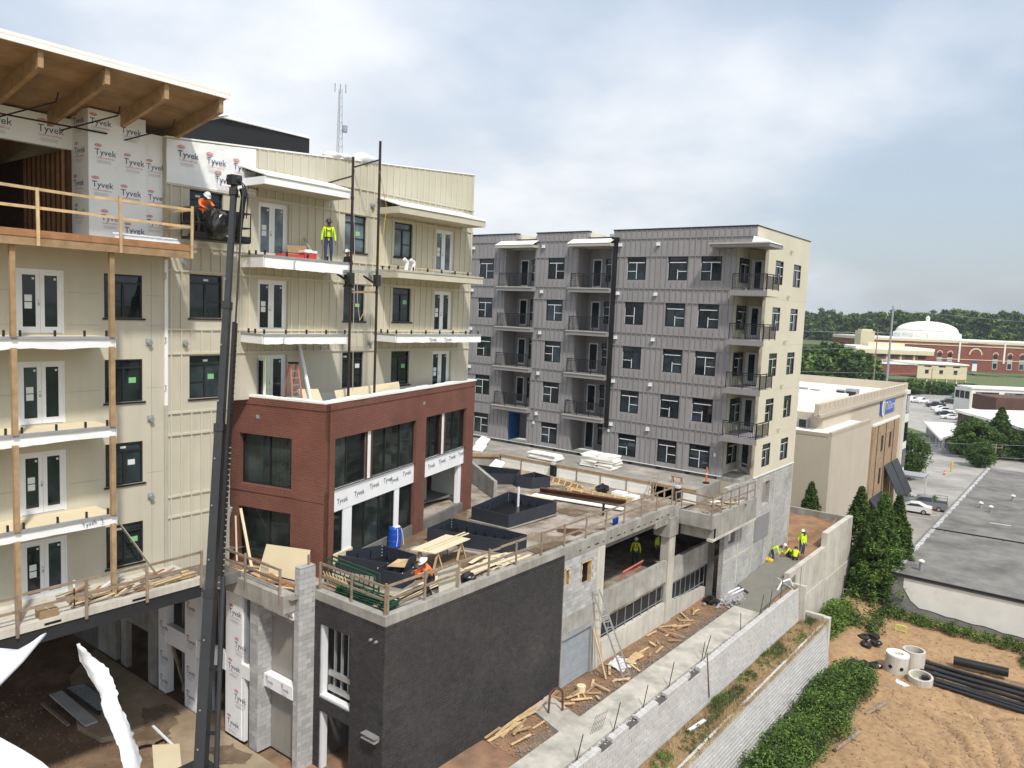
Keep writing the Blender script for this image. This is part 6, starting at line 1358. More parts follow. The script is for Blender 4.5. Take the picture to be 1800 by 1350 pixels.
t = thing('bollard', (-26.3, 10.95, .62), 'thin black stake with white tip on the wing slab', 'stake'); MB().cyl((-26.3, 10.95, .62), (-26.3, 10.95, 1.35), .02, 6).obj('rod', 'black', t); MB().cyl((-26.3, 10.95, 1.3), (-26.3, 10.95, 1.55), .035, 6).obj('tip', 'white_paint', t)
# debris on the stair slab by the brick corner
for i in range(14):
    x, y, an, L0 = rb.uniform(-28.0, -24.2), rb.uniform(17.45, 18.2), rb.gauss(1.3, .3), rb.uniform(.5, 2.0); board('stair_scrap', (x, y, .02+.02*(i % 4)), (x+math.sin(an)*L0, y+math.cos(an)*L0*.5, .05+.02*(i % 4)), rb.uniform(.07, .2), .025, rb.choice(['wood_pale', 'wood_red', 'cream_board', 'wood_grey']), 'scrap board lying at the foot of the brick corner', 'scrap boards at the foot of the brick corner')
t = thing('rebar_cage', (-25.6, 17.7, .05), 'thin upright rebar cage at the foot of the cream sheet', 'rebar')
for i in range(9): MB().cyl((-25.8+.06*i, 17.7, .05), (-25.8+.06*i, 17.75, .72), .008, 4).obj('bar', 'steel_dark', t)
for z in (.25, .5): MB().cyl((-25.8, 17.71, z), (-25.3, 17.71, z), .008, 4).obj('tie', 'steel_dark', t)
t = thing('wood_lattice', (-23.2, 19.2, -.1), 'leaning pale lumber rack behind the block pier', 'rack')
for i in range(8): MB().beam((-23.4+.16*i, 19.25, -.1), (-23.55+.16*i, 19.0+.02*i, .55), .05, .03).obj('slat', 'wood_pale', t)
for z in (.0, .4): MB().beam((-23.5, 19.2-z*.3, z), (-22.2, 19.2-z*.3, z-.05), .05, .04).obj('bearer', 'wood_pale', t)
MB().add([(-22.3, 21.2, .5), (-21.7, 21.6, .5), (-21.6, 21.7, .85), (-22.0, 21.5, .8), (-22.3, 21.23, .5), (-21.7, 21.63, .5), (-21.6, 21.73, .85), (-22.0, 21.53, .8)], MB.BF).obj('plywood_offcut', 'wood_pale', label='pale plywood offcut resting on the smallest planter', cat='board')
# yard debris
rb = random.Random(33)
for cx, cy, n, sp in ((-18.8, 25.6, 18, .9), (-18.2, 29.0, 12, .7), (-18.6, 40.0, 12, .8), (-18.0, 36.0, 9, 1.0), (-17.9, 32.0, 7, .9), (-18.5, 43, 6, .8)):
    lb = {25.6: 'scrap lumber in the heap nearest along the dark brick wall', 29.0: 'scrap lumber beside the concrete pad at the roller door', 40.0: 'scrap lumber heap in front of the tall garage pier', 36.0: 'scrap lumber scattered on dirt beyond the ladder', 32.0: 'scrap lumber scattered at the foot of the ladder', 43: 'scrap lumber scattered past the tall garage pier'}[cy]
    for i in range(n):
        x, y = min(-17.35, max(-19.15, rb.gauss(cx, sp*.35))), rb.gauss(cy, sp); an = rb.gauss(.2, .9) if cy != 25.6 else rb.gauss(-.1, .25); L0 = rb.uniform(.3, 1.3) if cy != 25.6 else rb.uniform(.6, 2.2); z = -6.93+.025*(i % 5)
        x2 = max(-19.2, min(-17.3, x+math.sin(an)*L0)); board('scrap_lumber', (x, y, z), (x2, y+math.cos(an)*L0, z+rb.uniform(0, .06)), rb.uniform(.08, .14), .04, rb.choice(['wood_pale', 'wood', 'wood_pale']), lb, lb.replace('scrap lumber', 'lumber'))
pole('stud', (-18.2, 32.3, -6.95), (-19.2, 32.5, -4.7), .09, 'wood_pale', 'front stud leaning beside the roller door'); pole('stud', (-18.4, 32.55, -6.95), (-19.2, 32.8, -5.1), .09, 'wood', 'rear shorter stud leaning beside the roller door')
sheet([(-18.4, 34.5, -6.9), (-17.95, 34.5, -6.9), (-18.0, 35.7, -6.75), (-18.45, 35.7, -6.8)], .04, 'wood_pale', 'pale tan board lying beside the extension ladder', 'tan_board', 'board')
q = grid(-19.0, -17.9, 33.5, 34.9, 14, 16, lambda x, y: -6.93+.22*max(0, nz(x, y, 2.4, 2))+.08*nz(x, y, 6, 5)); q.v = [(x+.1*nz(x, y, 3, 3), y+.12*nz(x, y, 3, 9), z) for x, y, z in q.v]; q.obj('plastic_sheet', 'wrap_torn', label='crumpled white plastic sheet at the foot of the ladder', cat='plastic sheet')
pole('white_pipe', (-18.5, 46.7, -6.9), (-18.0, 49.2, -6.7), .12, 'white_paint', 'left white trim length lying by the rubble'); pole('white_pipe', (-18.2, 46.6, -6.9), (-17.7, 49.1, -6.7), .12, 'white_paint', 'right white trim length lying by the rubble')
q = MB(); rb = random.Random(2)
for i in range(420):
    x, y = rb.gauss(-17.8, .32), rb.gauss(47.6, .85); r = rb.uniform(.04, .13); q.ell((x, y, -6.95+r*.5+.1*max(0, 1-abs(y-47.6))), r, r*rb.uniform(.6, 1), r*rb.uniform(.5, .8), 0, 6, 4)
q.obj('rubble', 'cmu', kind='stuff', label='heap of grey broken stone at the end of the sidewalk', cat='rubble')
q = MB()
for i in range(1600):
    y = rb.uniform(24, 47); x = rb.uniform(-19.2, -17.2); r = rb.uniform(.012, .05); q.ell((x, y, -6.96+.05*nz(x, y, .5, 2)+r*.3), r, r*.8, r*.6, 0, 5, 3)
q.obj('dirt_clods', 'straw', kind='stuff', label='small pale chips and clods strewn over the red dirt', cat='debris')
q = MB()
for i in range(1500):
    y = rb.uniform(24, 47); x = -17.25-abs(rb.gauss(0, .28)); r = rb.uniform(.015, .045); q.ell((x, y, -6.95+r*.3), r, r*.8, r*.6, 0, 5, 3)
q.obj('gravel_strip', 'gravel', kind='stuff', label='strip of grey gravel along the sidewalk edge', cat='gravel')
q = MB()
for i in range(900):
    y = rb.uniform(22, 52); x = rb.uniform(-15.5, -15.2); r = rb.uniform(.03, .09); q.ell((x, y, -6.97+r*.3), r, r*.8, r*.6, 0, 5, 3)
q.obj('drain_gravel', 'cmu', kind='stuff', label='grey drainage stone behind the upper retaining wall', cat='gravel')
for i, (y, dx) in enumerate(((25.3, .3), (28.2, .35), (30.9, .25), (33.5, .3), (37.3, .2), (37.6, .45), (42.8, -.1), (45.8, .3), (47.5, .2), (49.6, .1))):
    MB().cyl((-15.42, y, -7.0), (-15.42+dx*.3, y+dx, -5.85+.2*(i % 2)), .022, 5).obj('rebar_stake', 'steel_dark', label='rusty rebar stake standing behind the upper retaining wall', cat='rebar', group='rebar stakes along the upper retaining wall')
MB().cyl((-14.8, 37.2, -8.6), (-15.0, 37.0, -6.2), .03, 5).obj('steel_post', 'rust', label='rusty post standing in front of the upper block wall', cat='post')
MB().tube([(-18.35, 27.55, -6.84), (-18.35, 27.6, -5.95), (-18.25, 27.75, -5.75), (-18.1, 27.95, -5.75), (-18.0, 28.1, -5.95), (-18.0, 28.15, -6.84)], .05, 8).obj('pipe_hoop', 'rust', label='bent rusty pipe hoop standing on the concrete pad', cat='pipe')
t = thing('wire_cage', (-15.75, 27.7, -6.85), 'bent wire mesh cage standing on the sidewalk', 'rebar')
for i in range(7): MB().cyl((-16.0+.02*i, 27.3+.12*i, -6.86), (-15.85+.02*i, 27.5+.12*i, -6.0), .008, 4).obj('bar', 'steel_dark', t)
for z in (.2, .5, .8): MB().cyl((-15.97+.15*z, 27.3, -6.86+z), (-15.8+.1*z, 28.2, -6.86+z), .008, 4).obj('tie', 'steel_dark', t)
MB().lathe((-18.45, 30.4, -6.95), [(.22, 0), (.22, .3), (.1, .31)], 14).obj('cable_reel', 'cream_board', label='pale yellow round drum on dirt by the roller door', cat='drum')
q = MB().tube([(-17.2+.25*math.cos(a)*(1+.1*math.sin(3*a)), 46.5+.25*math.sin(a), -6.82) for a in [i*.5 for i in range(26)]], .02, 5); q.obj('hose_coil', 'black', label='black coil of hose on the end of the sidewalk', cat='hose')
MB().tube([(-15.9, 50.2, -6.75), (-15.7, 50.6, -6.1), (-15.4, 51.2, -6.0), (-15.3, 51.6, -6.5)], .06, 8).obj('white_hose', 'white_paint', label='bent white hose at the end of the fresh concrete', cat='hose')
pole('white_rod', (-15.9, 50.3, -5.8), (-15.2, 51.8, -6.9), .05, 'white_paint', 'thin white rod leaning beside the white hose')
pole('grey_post', (-16.0, 50.0, -6.8), (-16.0, 50.05, -5.2), .05, 'galv', 'left steel post at the end of the fresh concrete'); pole('grey_post', (-14.9, 51.9, -6.6), (-14.9, 51.9, -5.2), .05, 'galv', 'right steel post at the end of the retaining wall')
pole('screed_board', (-18.1, 57.3, -6.2), (-16.3, 58.0, -6.15), .1, 'wood_grey', 'screed board lying on the fresh concrete before the workers'); pole('lumber_stake', (-16.7, 62.5, -6.2), (-15.9, 63.8, -4.3), .08, 'wood_grey', 'leaning lumber stake behind the tall concrete wall')
pole('wall_rod', (-18.15, 53.5, -6.4), (-18.15, 53.6, -4.2), .05, 'galv', 'thin steel rod standing against the far block wall')
bag(-18.1, 55.0, -6.45, .28, .4, 'orange yellow sack beside the stooping worker', 'yellow', seed=9, cat='sack')
# ================================================================ boom lift
bl = thing('boom_lift', (-22.0, 12.9, -7), 'dark telescopic boom lift with basket raised to the top floor', 'boom lift')
B0, B1 = Vector((-22.0, 12.95, -4.05)), Vector((-25.87, 16.47, 15.17)); D = (B1-B0)
def bp(k): return B0+D*k
side = Vector((.79, .61, 0))
for k0, k1, w_ in ((-.06, .27, .34), (.27, .55, .29), (.55, .77, .23), (.77, 1.0, .18)):
    MB().beam(bp(k0), bp(k1), w_, w_*1.15, 0, (-CF[0], -CF[1], 0)).obj('boom_section', 'boom_paint', bl)
for k, w_ in ((.27, .38), (.55, .33), (.77, .27), (.985, .25)): MB().beam(bp(k-.006), bp(k+.008), w_, w_*1.15, 0, (-CF[0], -CF[1], 0)).obj('wear_collar', 'steel_dark', bl)
# cable carrier beside the boom
o = side*.31
tr = MB(); tr.beam(bp(.30)+o, bp(.74)+o, .10, .28, 0, (-CF[0], -CF[1], 0)); tr.obj('carrier_rail', 'black', bl)
for i in range(46):
    k = .28+i*.0095; MB().beam(bp(k)+side*.22, bp(k)+side*.42, .04, .03).obj('carrier_link', 'galv' if i < 26 else 'black', bl)
MB().tube([bp(-.05)+side*.52, bp(.30)+side*.38], .085, 8).obj('hydraulic_cylinder', 'boom_paint', bl)
for k in (.05, .15): MB().beam(bp(k)+side*.1, bp(k)+side*.5, .08, .1).obj('bracket', 'steel_dark', bl)
MB().tube([bp(.70)+side*.33, bp(.93)+side*.34, bp(.985)+side*.34], .035, 7).obj('hose_bundle', 'black', bl)
top = bp(1.0)
for k in (.30, .38): MB().tube([top+Vector((0, 0, .15)), top+side*(k*.5)+Vector((0, 0, .20)), top+side*(k*1.0)+Vector((0, 0, .0)), top+side*(k*1.3)+Vector((0, 0, -.5)), top+side*(k*1.2)+Vector((0, 0, -1.2))], .025, 6).obj('hose', 'black', bl)
MB().beam(top, top+Vector((0, 0, .35)), .35, .4).cyl(top-side*.25+Vector((0, 0, .2)), top+side*.25+Vector((0, 0, .2)), .14, 10).obj('boom_head', 'steel_dark', bl)
MB().beam(top+side*.42+Vector((-.1, 0, -.3)), Vector((-26.7, 17.2, 13.3)), .16, .2).beam(top+side*.30+Vector((0, 0, -.1)), top+side*.45+Vector((-.1, 0, -.4)), .2, .2).obj('jib', 'steel_dark', bl)
# maker-free panels, bolts and scuffs on the boom sections
for k in (.03, .09, .2, .33, .42, .5, .6, .7, .82, .9):
    MB().cyl(bp(k)-Vector((-CF[0], -CF[1], 0))*-.22-side*.05, bp(k)-Vector((-CF[0], -CF[1], 0))*-.24-side*.05, .03, 8).obj('bolt', 'galv', bl)
# basket
bk = MB().box(-27.65, -26.75, 15.42, 17.75, 13.16, 13.26).obj('basket_floor', 'black', bl)
for x in (-27.65, -26.75):
    for z in (13.75, 14.3): MB().cyl((x, 15.42, z), (x, 17.75, z), .028, 6).obj('rail', 'steel_dark', bk)
for y in (15.42, 17.75):
    for z in (13.75, 14.3): MB().cyl((-27.65, y, z), (-26.75, y, z), .028, 6).obj('rail', 'steel_dark', bk)
for x in (-27.65, -26.75):
    for y in (15.42, 16.2, 17.0, 17.75): MB().cyl((x, y, 13.26), (x, y, 14.32), .028, 6).obj('upright', 'steel_dark', bk)
MB().box(-26.74, -26.70, 15.42, 17.75, 13.2, 13.42).obj('toe_board', 'black', bk)
MB().box(-26.95, -26.72, 16.55, 17.1, 13.5, 14.25).obj('control_box', 'black', bk); MB().box(-27.6, -27.4, 15.45, 15.75, 13.8, 14.3).obj('console', 'steel_dark', bk)
MB().box(-26.745, -26.70, 16.45, 17.35, 13.43, 14.28).obj('side_panel', 'black', bk)
bag(-26.62, 16.2, 13.2, .5, 1.05, 'shiny black bin bag hanging in the lift basket', seed=12)
# chassis on the ground
MB().box(-23.6, -20.6, 11.4, 13.7, -6.4, -5.6).obj('chassis', 'boom_paint', bl); MB().box(-22.8, -20.9, 11.7, 13.5, -5.58, -4.3).obj('turntable', 'boom_paint', bl)
MB().box(-20.9, -20.1, 11.7, 13.5, -5.4, -4.2).obj('counterweight', 'steel_dark', bl)
for x in (-23.3, -20.9):
    for y in (11.2, 13.9):
        wl = MB().cyl((x, y-.18, -6.45), (x, y+.18, -6.45), .55, 18).obj('wheel', 'tyre', bl); MB().cyl((x, y-.2, -6.45), (x, y+.2, -6.45), .25, 12).obj('rim', 'galv', wl)
# drain grates and planks on the court slab
t = thing('grating_stack', (-33.6, 14.6, -6.8), 'dark metal grating lying on the shaded court slab', 'grating')
for i in range(15): MB().beam((-35.2+.2*i, 15.1, -6.6), (-35.4+.2*i, 14.4, -6.6), .06, .05).obj('bar', 'galv', t)
for y in (14.4, 15.1): MB().beam((-35.3, y, -6.66), (-32.3, y, -6.66), .08, .14).obj('side_rail', 'steel_dark', t)
MB().beam((-35.6, 14.0, -6.74), (-31.9, 13.9, -6.74), .5, .08).obj('grey_plank', 'cmu', label='wide grey plank beside the metal grating', cat='plank')
MB().beam((-35.2, 13.3, -6.8), (-32.4, 13.2, -6.7), .12, .08).obj('grey_plank', 'wood_grey', label='thin grey lumber lying on mud before the grating', cat='plank')
MB().prism([(-28.6, 14.75), (-26.2, 13.6), (-25.5, 14.3), (-27.9, 15.5)], -6.80, -6.74).obj('cream_panel', 'cream_board', label='cream panel lying on the slab below the boom', cat='panel')
MB().prism([(-30.0, 15.45), (-28.0, 15.25), (-27.98, 15.35), (-29.98, 15.55)], -6.805, -6.76).obj('white_strip', 'white_paint', label='white strip lying on the court slab', cat='board')
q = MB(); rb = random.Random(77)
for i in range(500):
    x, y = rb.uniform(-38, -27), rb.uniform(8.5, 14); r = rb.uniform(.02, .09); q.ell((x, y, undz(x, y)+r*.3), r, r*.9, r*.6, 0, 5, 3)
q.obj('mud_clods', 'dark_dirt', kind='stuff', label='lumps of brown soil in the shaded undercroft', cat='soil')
# ================================================================ lower lot objects
def ring(name, x, y, z, r, h, label, tilt=(0, 0), holes=True, lid=False):
    t = thing(name, (x, y, z), label, 'manhole section', 'precast manhole sections in the dirt lot')
    q = MB().lathe((0, 0, 0), [(r, 0), (r, h), (r*.82, h), (r*.82, .03)], 24); M = Matrix.Translation((x, y, z)) @ Matrix.Rotation(tilt[0], 4, 'X') @ Matrix.Rotation(tilt[1], 4, 'Y'); q.xf(M); q.obj('barrel', 'concrete_pale', t)
    if lid: q = MB().lathe((0, 0, h+.005), [(r*1.02, 0), (r*1.02, .12), (r*.5, .12), (r*.5, .0)], 24); q.xf(M); q.obj('top_slab', 'old_white', t)
    if holes:
        for a in (-1.9, -.9): q = MB().cyl((r*.98*math.cos(a), r*.98*math.sin(a), h*.45), (r*1.02*math.cos(a), r*1.02*math.sin(a), h*.45), .13, 12); q.xf(M); q.obj('port', 'black', t)
ring('manhole_section', -9.55, 56.6, -12.45, .72, 1.25, 'white topped manhole section with two black ports', (0, .06), True, True)
ring('manhole_section', -8.75, 58.2, -12.45, .72, 1.3, 'tall open manhole section behind the white topped one', (0, 0), False)
ring('manhole_section', -7.9, 56.0, -12.45, .75, .55, 'low open manhole ring in front of the others', (.1, .02), False)
rb = random.Random(4)
for i in range(9):
    a = Vector((-8.3+rb.uniform(0, 1.4), 59.6-.44*i+rb.uniform(-.08, .08), -12.3+.12*(i % 2))); b = a+Vector((rb.uniform(6.0, 8.3), -.4+rb.uniform(-.35, .35), .05)); t = thing('black_pipe', a, 'long black plastic drain pipe in the bundle on the dirt lot', 'pipe', 'black drain pipes bundled on the dirt lot')
    MB().cyl(a, b, .12+.03*(i % 3 == 0), 12).obj('barrel', 'black_plastic', t); MB().cyl(a-Vector((.3, -.01, 0)), a, .15+.03*(i % 3 == 0), 12).obj('socket', 'black_plastic', t)
t = thing('corrugated_pipe', (-5, 60.6, -12.4), 'short fat black corrugated pipe behind the pipe bundle', 'pipe')
q = MB()
for i in range(56): k = i/56; q.cyl((-6.6+3.2*k, 60.3+.45*k, -11.95), (-6.6+3.2*(k+.6/56), 60.3+.45*(k+.6/56), -11.95), .32, 14); q.cyl((-6.6+3.2*(k+.6/56), 60.3+.45*(k+.6/56), -11.95), (-6.6+3.2*(k+1/56), 60.3+.45*(k+1/56), -11.95), .285, 14)
q.obj('barrel', 'black_plastic', t)
for i, (x, y) in enumerate(((-12.4, 60.2), (-11.9, 60.9), (-11.5, 59.8), (-12.0, 59.0), (-12.0, 55.6), (-11.4, 55.9), (-10.7, 56.2))): bag(x, y, -12.2 if y > 58 else -12.4, .42, .4, 'black plastic bag dumped beside the hedge' if y < 58 else 'black plastic bag dumped on the bank below the evergreens', group='black bags by the hedge' if y < 58 else 'black bags on the bank', seed=20+i)
MB().prism([(-9.5, 54.9), (-8.6, 54.5), (-8.3, 54.9), (-9.2, 55.4)], -12.45, -12.35).obj('cardboard', 'wrap_torn', label='crumpled white packaging on dirt before the manhole sections', cat='packaging')
MB().prism([(-12.2, 54.7), (-11.2, 54.6), (-11.1, 55.0), (-12.1, 55.2)], -12.45, -12.3).obj('red_tarp', 'red_paint', label='small red tarp on the dirt at the end of the hedge', cat='tarp')
t = thing('log', (-9.4, 48, -12.4), 'weathered grey log lying at the edge of the hedge', 'log'); MB().cyl((-9.0, 51.0, -12.3), (-9.6, 48.7, -12.28), .12, 8, 0, .09).obj('trunk', 'wood_grey', t); MB().cyl((-9.3, 49.8, -12.28), (-8.9, 49.4, -12.1), .04, 6).obj('stub', 'wood_grey', t)
t = thing('log', (-9.6, 45, -12.4), 'weathered split log nearer the camera beside the hedge', 'log'); MB().cyl((-9.4, 46.2, -12.3), (-9.9, 43.4, -12.28), .14, 8, 0, .1).obj('trunk', 'wood_grey', t); MB().cyl((-9.6, 45.2, -12.28), (-9.2, 44.9, -12.15), .04, 6).obj('stub', 'wood_grey', t)
t = thing('green_frame', (-10.6, 63.3, -12.2), 'small light green wire frame on the weedy bank', 'frame'); MB().tube([(-10.9, 63.3, -12.3), (-10.9, 63.3, -11.5), (-10.2, 63.3, -11.5), (-10.2, 63.3, -12.3)], .03, 5).obj('hoop', 'hivis', t); MB().tube([(-10.9, 63.3, -11.9), (-10.2, 63.3, -11.9)], .02, 5).obj('crossbar', 'hivis', t)
# clods and stones over the lower lot
q = MB(); rb = random.Random(101)
for i in range(2600):
    x, y = rb.uniform(-11, 5), rb.uniform(40, 64); r = rb.uniform(.015, .06)*(1.6 if rb.random() < .08 else 1); q.ell((x, y, lotz(x, y)+r*.25), r, r*.8, r*.6, 0, 5, 3)
q.obj('lot_clods', 'track_dirt', kind='stuff', label='small earth clods scattered over the dirt lot', cat='soil')
# ================================================================ people
POSES = {
 'stand': dict(pel=(0, 0, .95), spi=(0, 0, 1.15), che=(0, .01, 1.36), nek=(0, 0, 1.49), hd=(0, -.03, 1.60), tp=(0, -.04, 1.73), sh=(.19, .0, 1.42), el=(.27, .02, 1.14), wr=(.29, -.06, .90), ha=(.29, -.09, .80), hi=(.10, 0, .90), kn=(.12, -.02, .50), an=(.12, .03, .09), to=(.14, -.14, .05)),
 'bend': dict(pel=(0, .12, .90), spi=(0, -.02, 1.06), che=(0, -.22, 1.18), nek=(0, -.34, 1.22), hd=(0, -.43, 1.22), tp=(0, -.54, 1.26), sh=(.19, -.27, 1.18), el=(.24, -.36, .90), wr=(.18, -.48, .68), ha=(.15, -.52, .58), hi=(.10, .1, .86), kn=(.14, -.04, .48), an=(.13, .05, .09), to=(.15, -.12, .05)),
 'kneel': dict(pel=(0, .12, .46), spi=(0, .0, .62), che=(0, -.16, .78), nek=(0, -.26, .86), hd=(0, -.33, .90), tp=(0, -.41, .99), sh=(.19, -.19, .80), el=(.25, -.34, .58), wr=(.2, -.50, .40), ha=(.17, -.56, .32), hi=(.10, .1, .42), kn=(.15, -.22, .12), an=(.13, .28, .10), to=(.13, .42, .05)),
 'lean': dict(pel=(0, .05, .93), spi=(0, -.04, 1.11), che=(0, -.16, 1.28), nek=(0, -.24, 1.37), hd=(0, -.31, 1.43), tp=(0, -.40, 1.53), sh=(.19, -.19, 1.31), el=(.28, -.36, 1.12), wr=(.2, -.56, 1.02), ha=(.16, -.64, .98), hi=(.10, .04, .88), kn=(.12, -.04, .48), an=(.12, .03, .09), to=(.14, -.14, .05)),
 'crouch': dict(pel=(0, .14, .74), spi=(0, .03, .92), che=(0, -.10, 1.10), nek=(0, -.18, 1.20), hd=(0, -.24, 1.26), tp=(0, -.32, 1.37), sh=(.19, -.13, 1.14), el=(.26, -.30, .96), wr=(.2, -.5, .92), ha=(.16, -.58, .90), hi=(.10, .12, .70), kn=(.15, -.14, .42), an=(.12, .06, .09), to=(.14, -.10, .05)),
}
def person(label, loc, rz, pose='stand', shirt='hivis', pants='trousers', hat='hat_white', brim=False, harness=False, vest=None, sc=1.0, boots='boots'):
    P = POSES[pose]; V = []; E_ = []; RD = []; BN = []
    def v(p, r): V.append(p); RD.append(r); return len(V)-1
    def e(a, b, c): E_.append((a, b)); BN.append((a, b, c))
    pel = v(P['pel'], (.15, .115)); spi = v(P['spi'], (.145, .11)); che = v(P['che'], (.165, .12)); nek = v(P['nek'], (.058, .058)); hd = v(P['hd'], (.078, .085)); tp = v(P['tp'], (.085, .095))
    e(pel, spi, 0); e(spi, che, 0); e(che, nek, 0); e(nek, hd, 2); e(hd, tp, 2)
    hands = []
    for s in (-1, 1):
        m = lambda k: (P[k][0]*s, P[k][1], P[k][2])
        a = v(m('sh'), (.075, .075)); b = v(m('el'), (.052, .052)); c = v(m('wr'), (.034, .036)); d = v(m('ha'), (.042, .022)); e(che, a, 0); e(a, b, 0); e(b, c, 0); e(c, d, 2); hands.append((m('wr'), m('ha'), s))
        a = v(m('hi'), (.105, .105)); b = v(m('kn'), (.072, .075)); c = v(m('an'), (.048, .052)); d = v(m('to'), (.05, .035)); e(pel, a, 1); e(a, b, 1); e(b, c, 1); e(c, d, 3)
    me = bpy.data.meshes.new('body_base'); me.from_pydata(V, E_, []); ob = bpy.data.objects.new('body_base', me); COL.objects.link(ob)
    sm = ob.modifiers.new('s', 'SKIN'); sm.use_smooth_shade = True
    for i, r in enumerate(RD): me.skin_vertices[0].data[i].radius = r
    me.skin_vertices[0].data[0].use_root = True
    ob.modifiers.new('d', 'SUBSURF').levels = 1
    dg = bpy.context.evaluated_depsgraph_get(); dg.update(); em = bpy.data.meshes.new_from_object(ob.evaluated_get(dg)); bpy.data.objects.remove(ob)
    q = MB(); VV = [Vector(x) for x in V]
    q.v = [tuple(x.co) for x in em.vertices]
    for p in em.polygons:
        c = p.center; best = (9, 0)
        for a, b, k in BN:
            A, B = VV[a], VV[b]; t_ = max(0, min(1, (c-A).dot(B-A)/max(1e-6, (B-A).length_squared))); d_ = (c-(A+(B-A)*t_)).length
            if d_ < best[0]: best = (d_, k)
        q.f.append(tuple(p.vertices)); q.m.append(best[1])
    bpy.data.meshes.remove(em)
    for w_, h_, s in hands:                       # five unequal, slightly curled fingers
        w_, h_ = Vector(w_), Vector(h_); d_ = (h_-w_).normalized(); sd = Vector((0, 1, 0)).cross(d_).normalized() if abs(d_.y) < .9 else Vector((1, 0, 0)); fw = sd.cross(d_)
        for i, L0 in enumerate((.065, .08, .085, .075)):
            o = h_+fw*(.03-.02*i)+d_*.02; k = o+d_*L0*.6; q.cyl(o, k, .0095, 5, 2, .0085); q.cyl(k, k+(d_+sd*(-.5*s)).normalized()*L0*.5, .0085, 5, 2, .006)
        o = w_.lerp(h_, .45)+fw*.035; q.cyl(o, o+(d_*.6+fw*.6)*.08, .012, 5, 2, .009)
    hb, ht_ = Vector(P['hd']), Vector(P['tp']); up = (ht_-hb).normalized(); fr = Vector((0, -1, 0)); fr = (fr-up*fr.dot(up)).normalized() if abs(fr.dot(up)) < .95 else Vector((0, 0, -1)); rt = up.cross(fr)
    fc = hb+up*.04+fr*.085
    q.cyl(fc-fr*.02+up*.01, fc+fr*.018-up*.012, .014, 5, 2, .01)
    for s in (-1, 1): q.ell(fc+rt*.032*s+up*.025-fr*.004, .009, .009, .007, 4, 5, 4); q.ell(hb+up*.04+rt*.085*s, .012, .02, .028, 2, 5, 4)
    q.ell(fc-up*.04-fr*.006, .022, .012, .006, 5, 6, 4)
    M = Matrix.Translation(loc) @ Matrix.Rotation(rz, 4, 'Z') @ Matrix.Diagonal((sc, sc, sc, 1))
    t = thing('person', loc, label, 'person'); q.xf(M); q.obj('body', [shirt, pants, 'skin', boots, 'black', 'red_fade'], t, smooth=True)
    if hat:
        h = MB(); c = hb+up*.085; R3 = Matrix((rt, -fr, up)).transposed().to_4x4(); R3.translation = c
        h.lathe((0, 0, 0), [(.14, .0), (.142, .015), (.118, .02), (.117, .06), (.098, .105), (.06, .135), (.015, .145)], 16)
        h.box(-.07, .07, -.19, -.10, -.005, .012)
        if brim: h.lathe((0, 0, -.004), [(.21, 0), (.21, .012), (.1, .02)], 16)
        h.xf(M @ R3); h.obj('hard_hat', hat, t, smooth=True)
    ch = Vector(P['che']); sp = Vector(P['spi']); ax = (ch-sp).normalized()
    fr2 = Vector((0, -1, 0)); fr2 = (fr2-ax*fr2.dot(ax)).normalized()
    if harness:
        g = MB()
        for s in (-1, 1): g.tube([ch+ax*.08+Vector((s*.12, 0, 0))-fr2*.11, ch+ax*.13+Vector((s*.11, 0, 0)), ch+Vector((s*.10, 0, 0))+fr2*.135, sp+Vector((s*.09, 0, 0))+fr2*.125, Vector(P['pel'])+Vector((s*.1, 0, 0))+fr2*.13], .017, 5)
        g.tube([ch-ax*.02+Vector((-.11, 0, 0))+fr2*.14, ch-ax*.06+Vector((.11, 0, 0))+fr2*.14], .017, 5)
        g.tube([Vector(P['pel'])+Vector((.165*math.cos(a), .13*math.sin(a), .08)) for a in [i*math.pi/6 for i in range(13)]], .022, 5)
        g.xf(M); g.obj('harness', 'black', t)
    if vest:
        g = MB()
        for s in (-1, 1): g.tube([ch+ax*.07+Vector((s*.10, 0, 0))-fr2*.12, ch+ax*.12+Vector((s*.11, 0, 0)), ch+Vector((s*.09, 0, 0))+fr2*.13, sp+Vector((s*.08, 0, 0))+fr2*.125], .035, 6)
        g.xf(M); g.obj('vest', vest, t)
    return t
PF = PSI  # facing the camera: local -Y turned towards it
person('worker in lime shirt and harness standing on the top wrapped balcony', (-26.95, 21.7, 12.78), PF+.35, 'stand', 'hivis', 'jeans', 'hat_dark', True, True)
person('worker in orange shirt and white hard hat leaning in the lift basket', (-27.15, 15.95, 13.27), PF+.9, 'lean', 'orange_shirt', 'trousers')
person('worker in white hard hat half hidden behind the wrapped balcony end', (-26.85, 22.7, 11.72), PF-.6, 'stand', 'trousers', 'trousers', sc=.92)
person('worker in orange shirt bending on the deck by the edge rail', (-19.9, 21.2, -.1), PF-1.2, 'crouch', 'orange_shirt', 'trousers', brim=True, sc=1.06)
person('worker in lime shirt standing inside the dark garage bay', (-21.6, 41.1, -4.15), PF-.3, 'stand', 'hivis', 'trousers', vest='vest_red')
person('worker in lime shirt behind the garage pier', (-21.2, 43.1, -4.15), PF+1.0, 'stand', 'hivis', 'trousers')
person('worker in lime shirt and dark hat stooping over the fresh concrete by the block wall', (-17.95, 55.3, -6.42), PF+1.2, 'bend', 'hivis', 'trousers', 'hat_dark')
person('worker in white hat and red vest kneeling on the fresh concrete', (-17.3, 57.0, -6.35), PF-1.4, 'kneel', 'hivis', 'trousers', vest='vest_red')
person('worker in lime shirt kneeling with back turned near the tall concrete wall', (-16.7, 56.4, -6.4), PF+2.7, 'kneel', 'hivis', 'trousers', 'hat_dark')
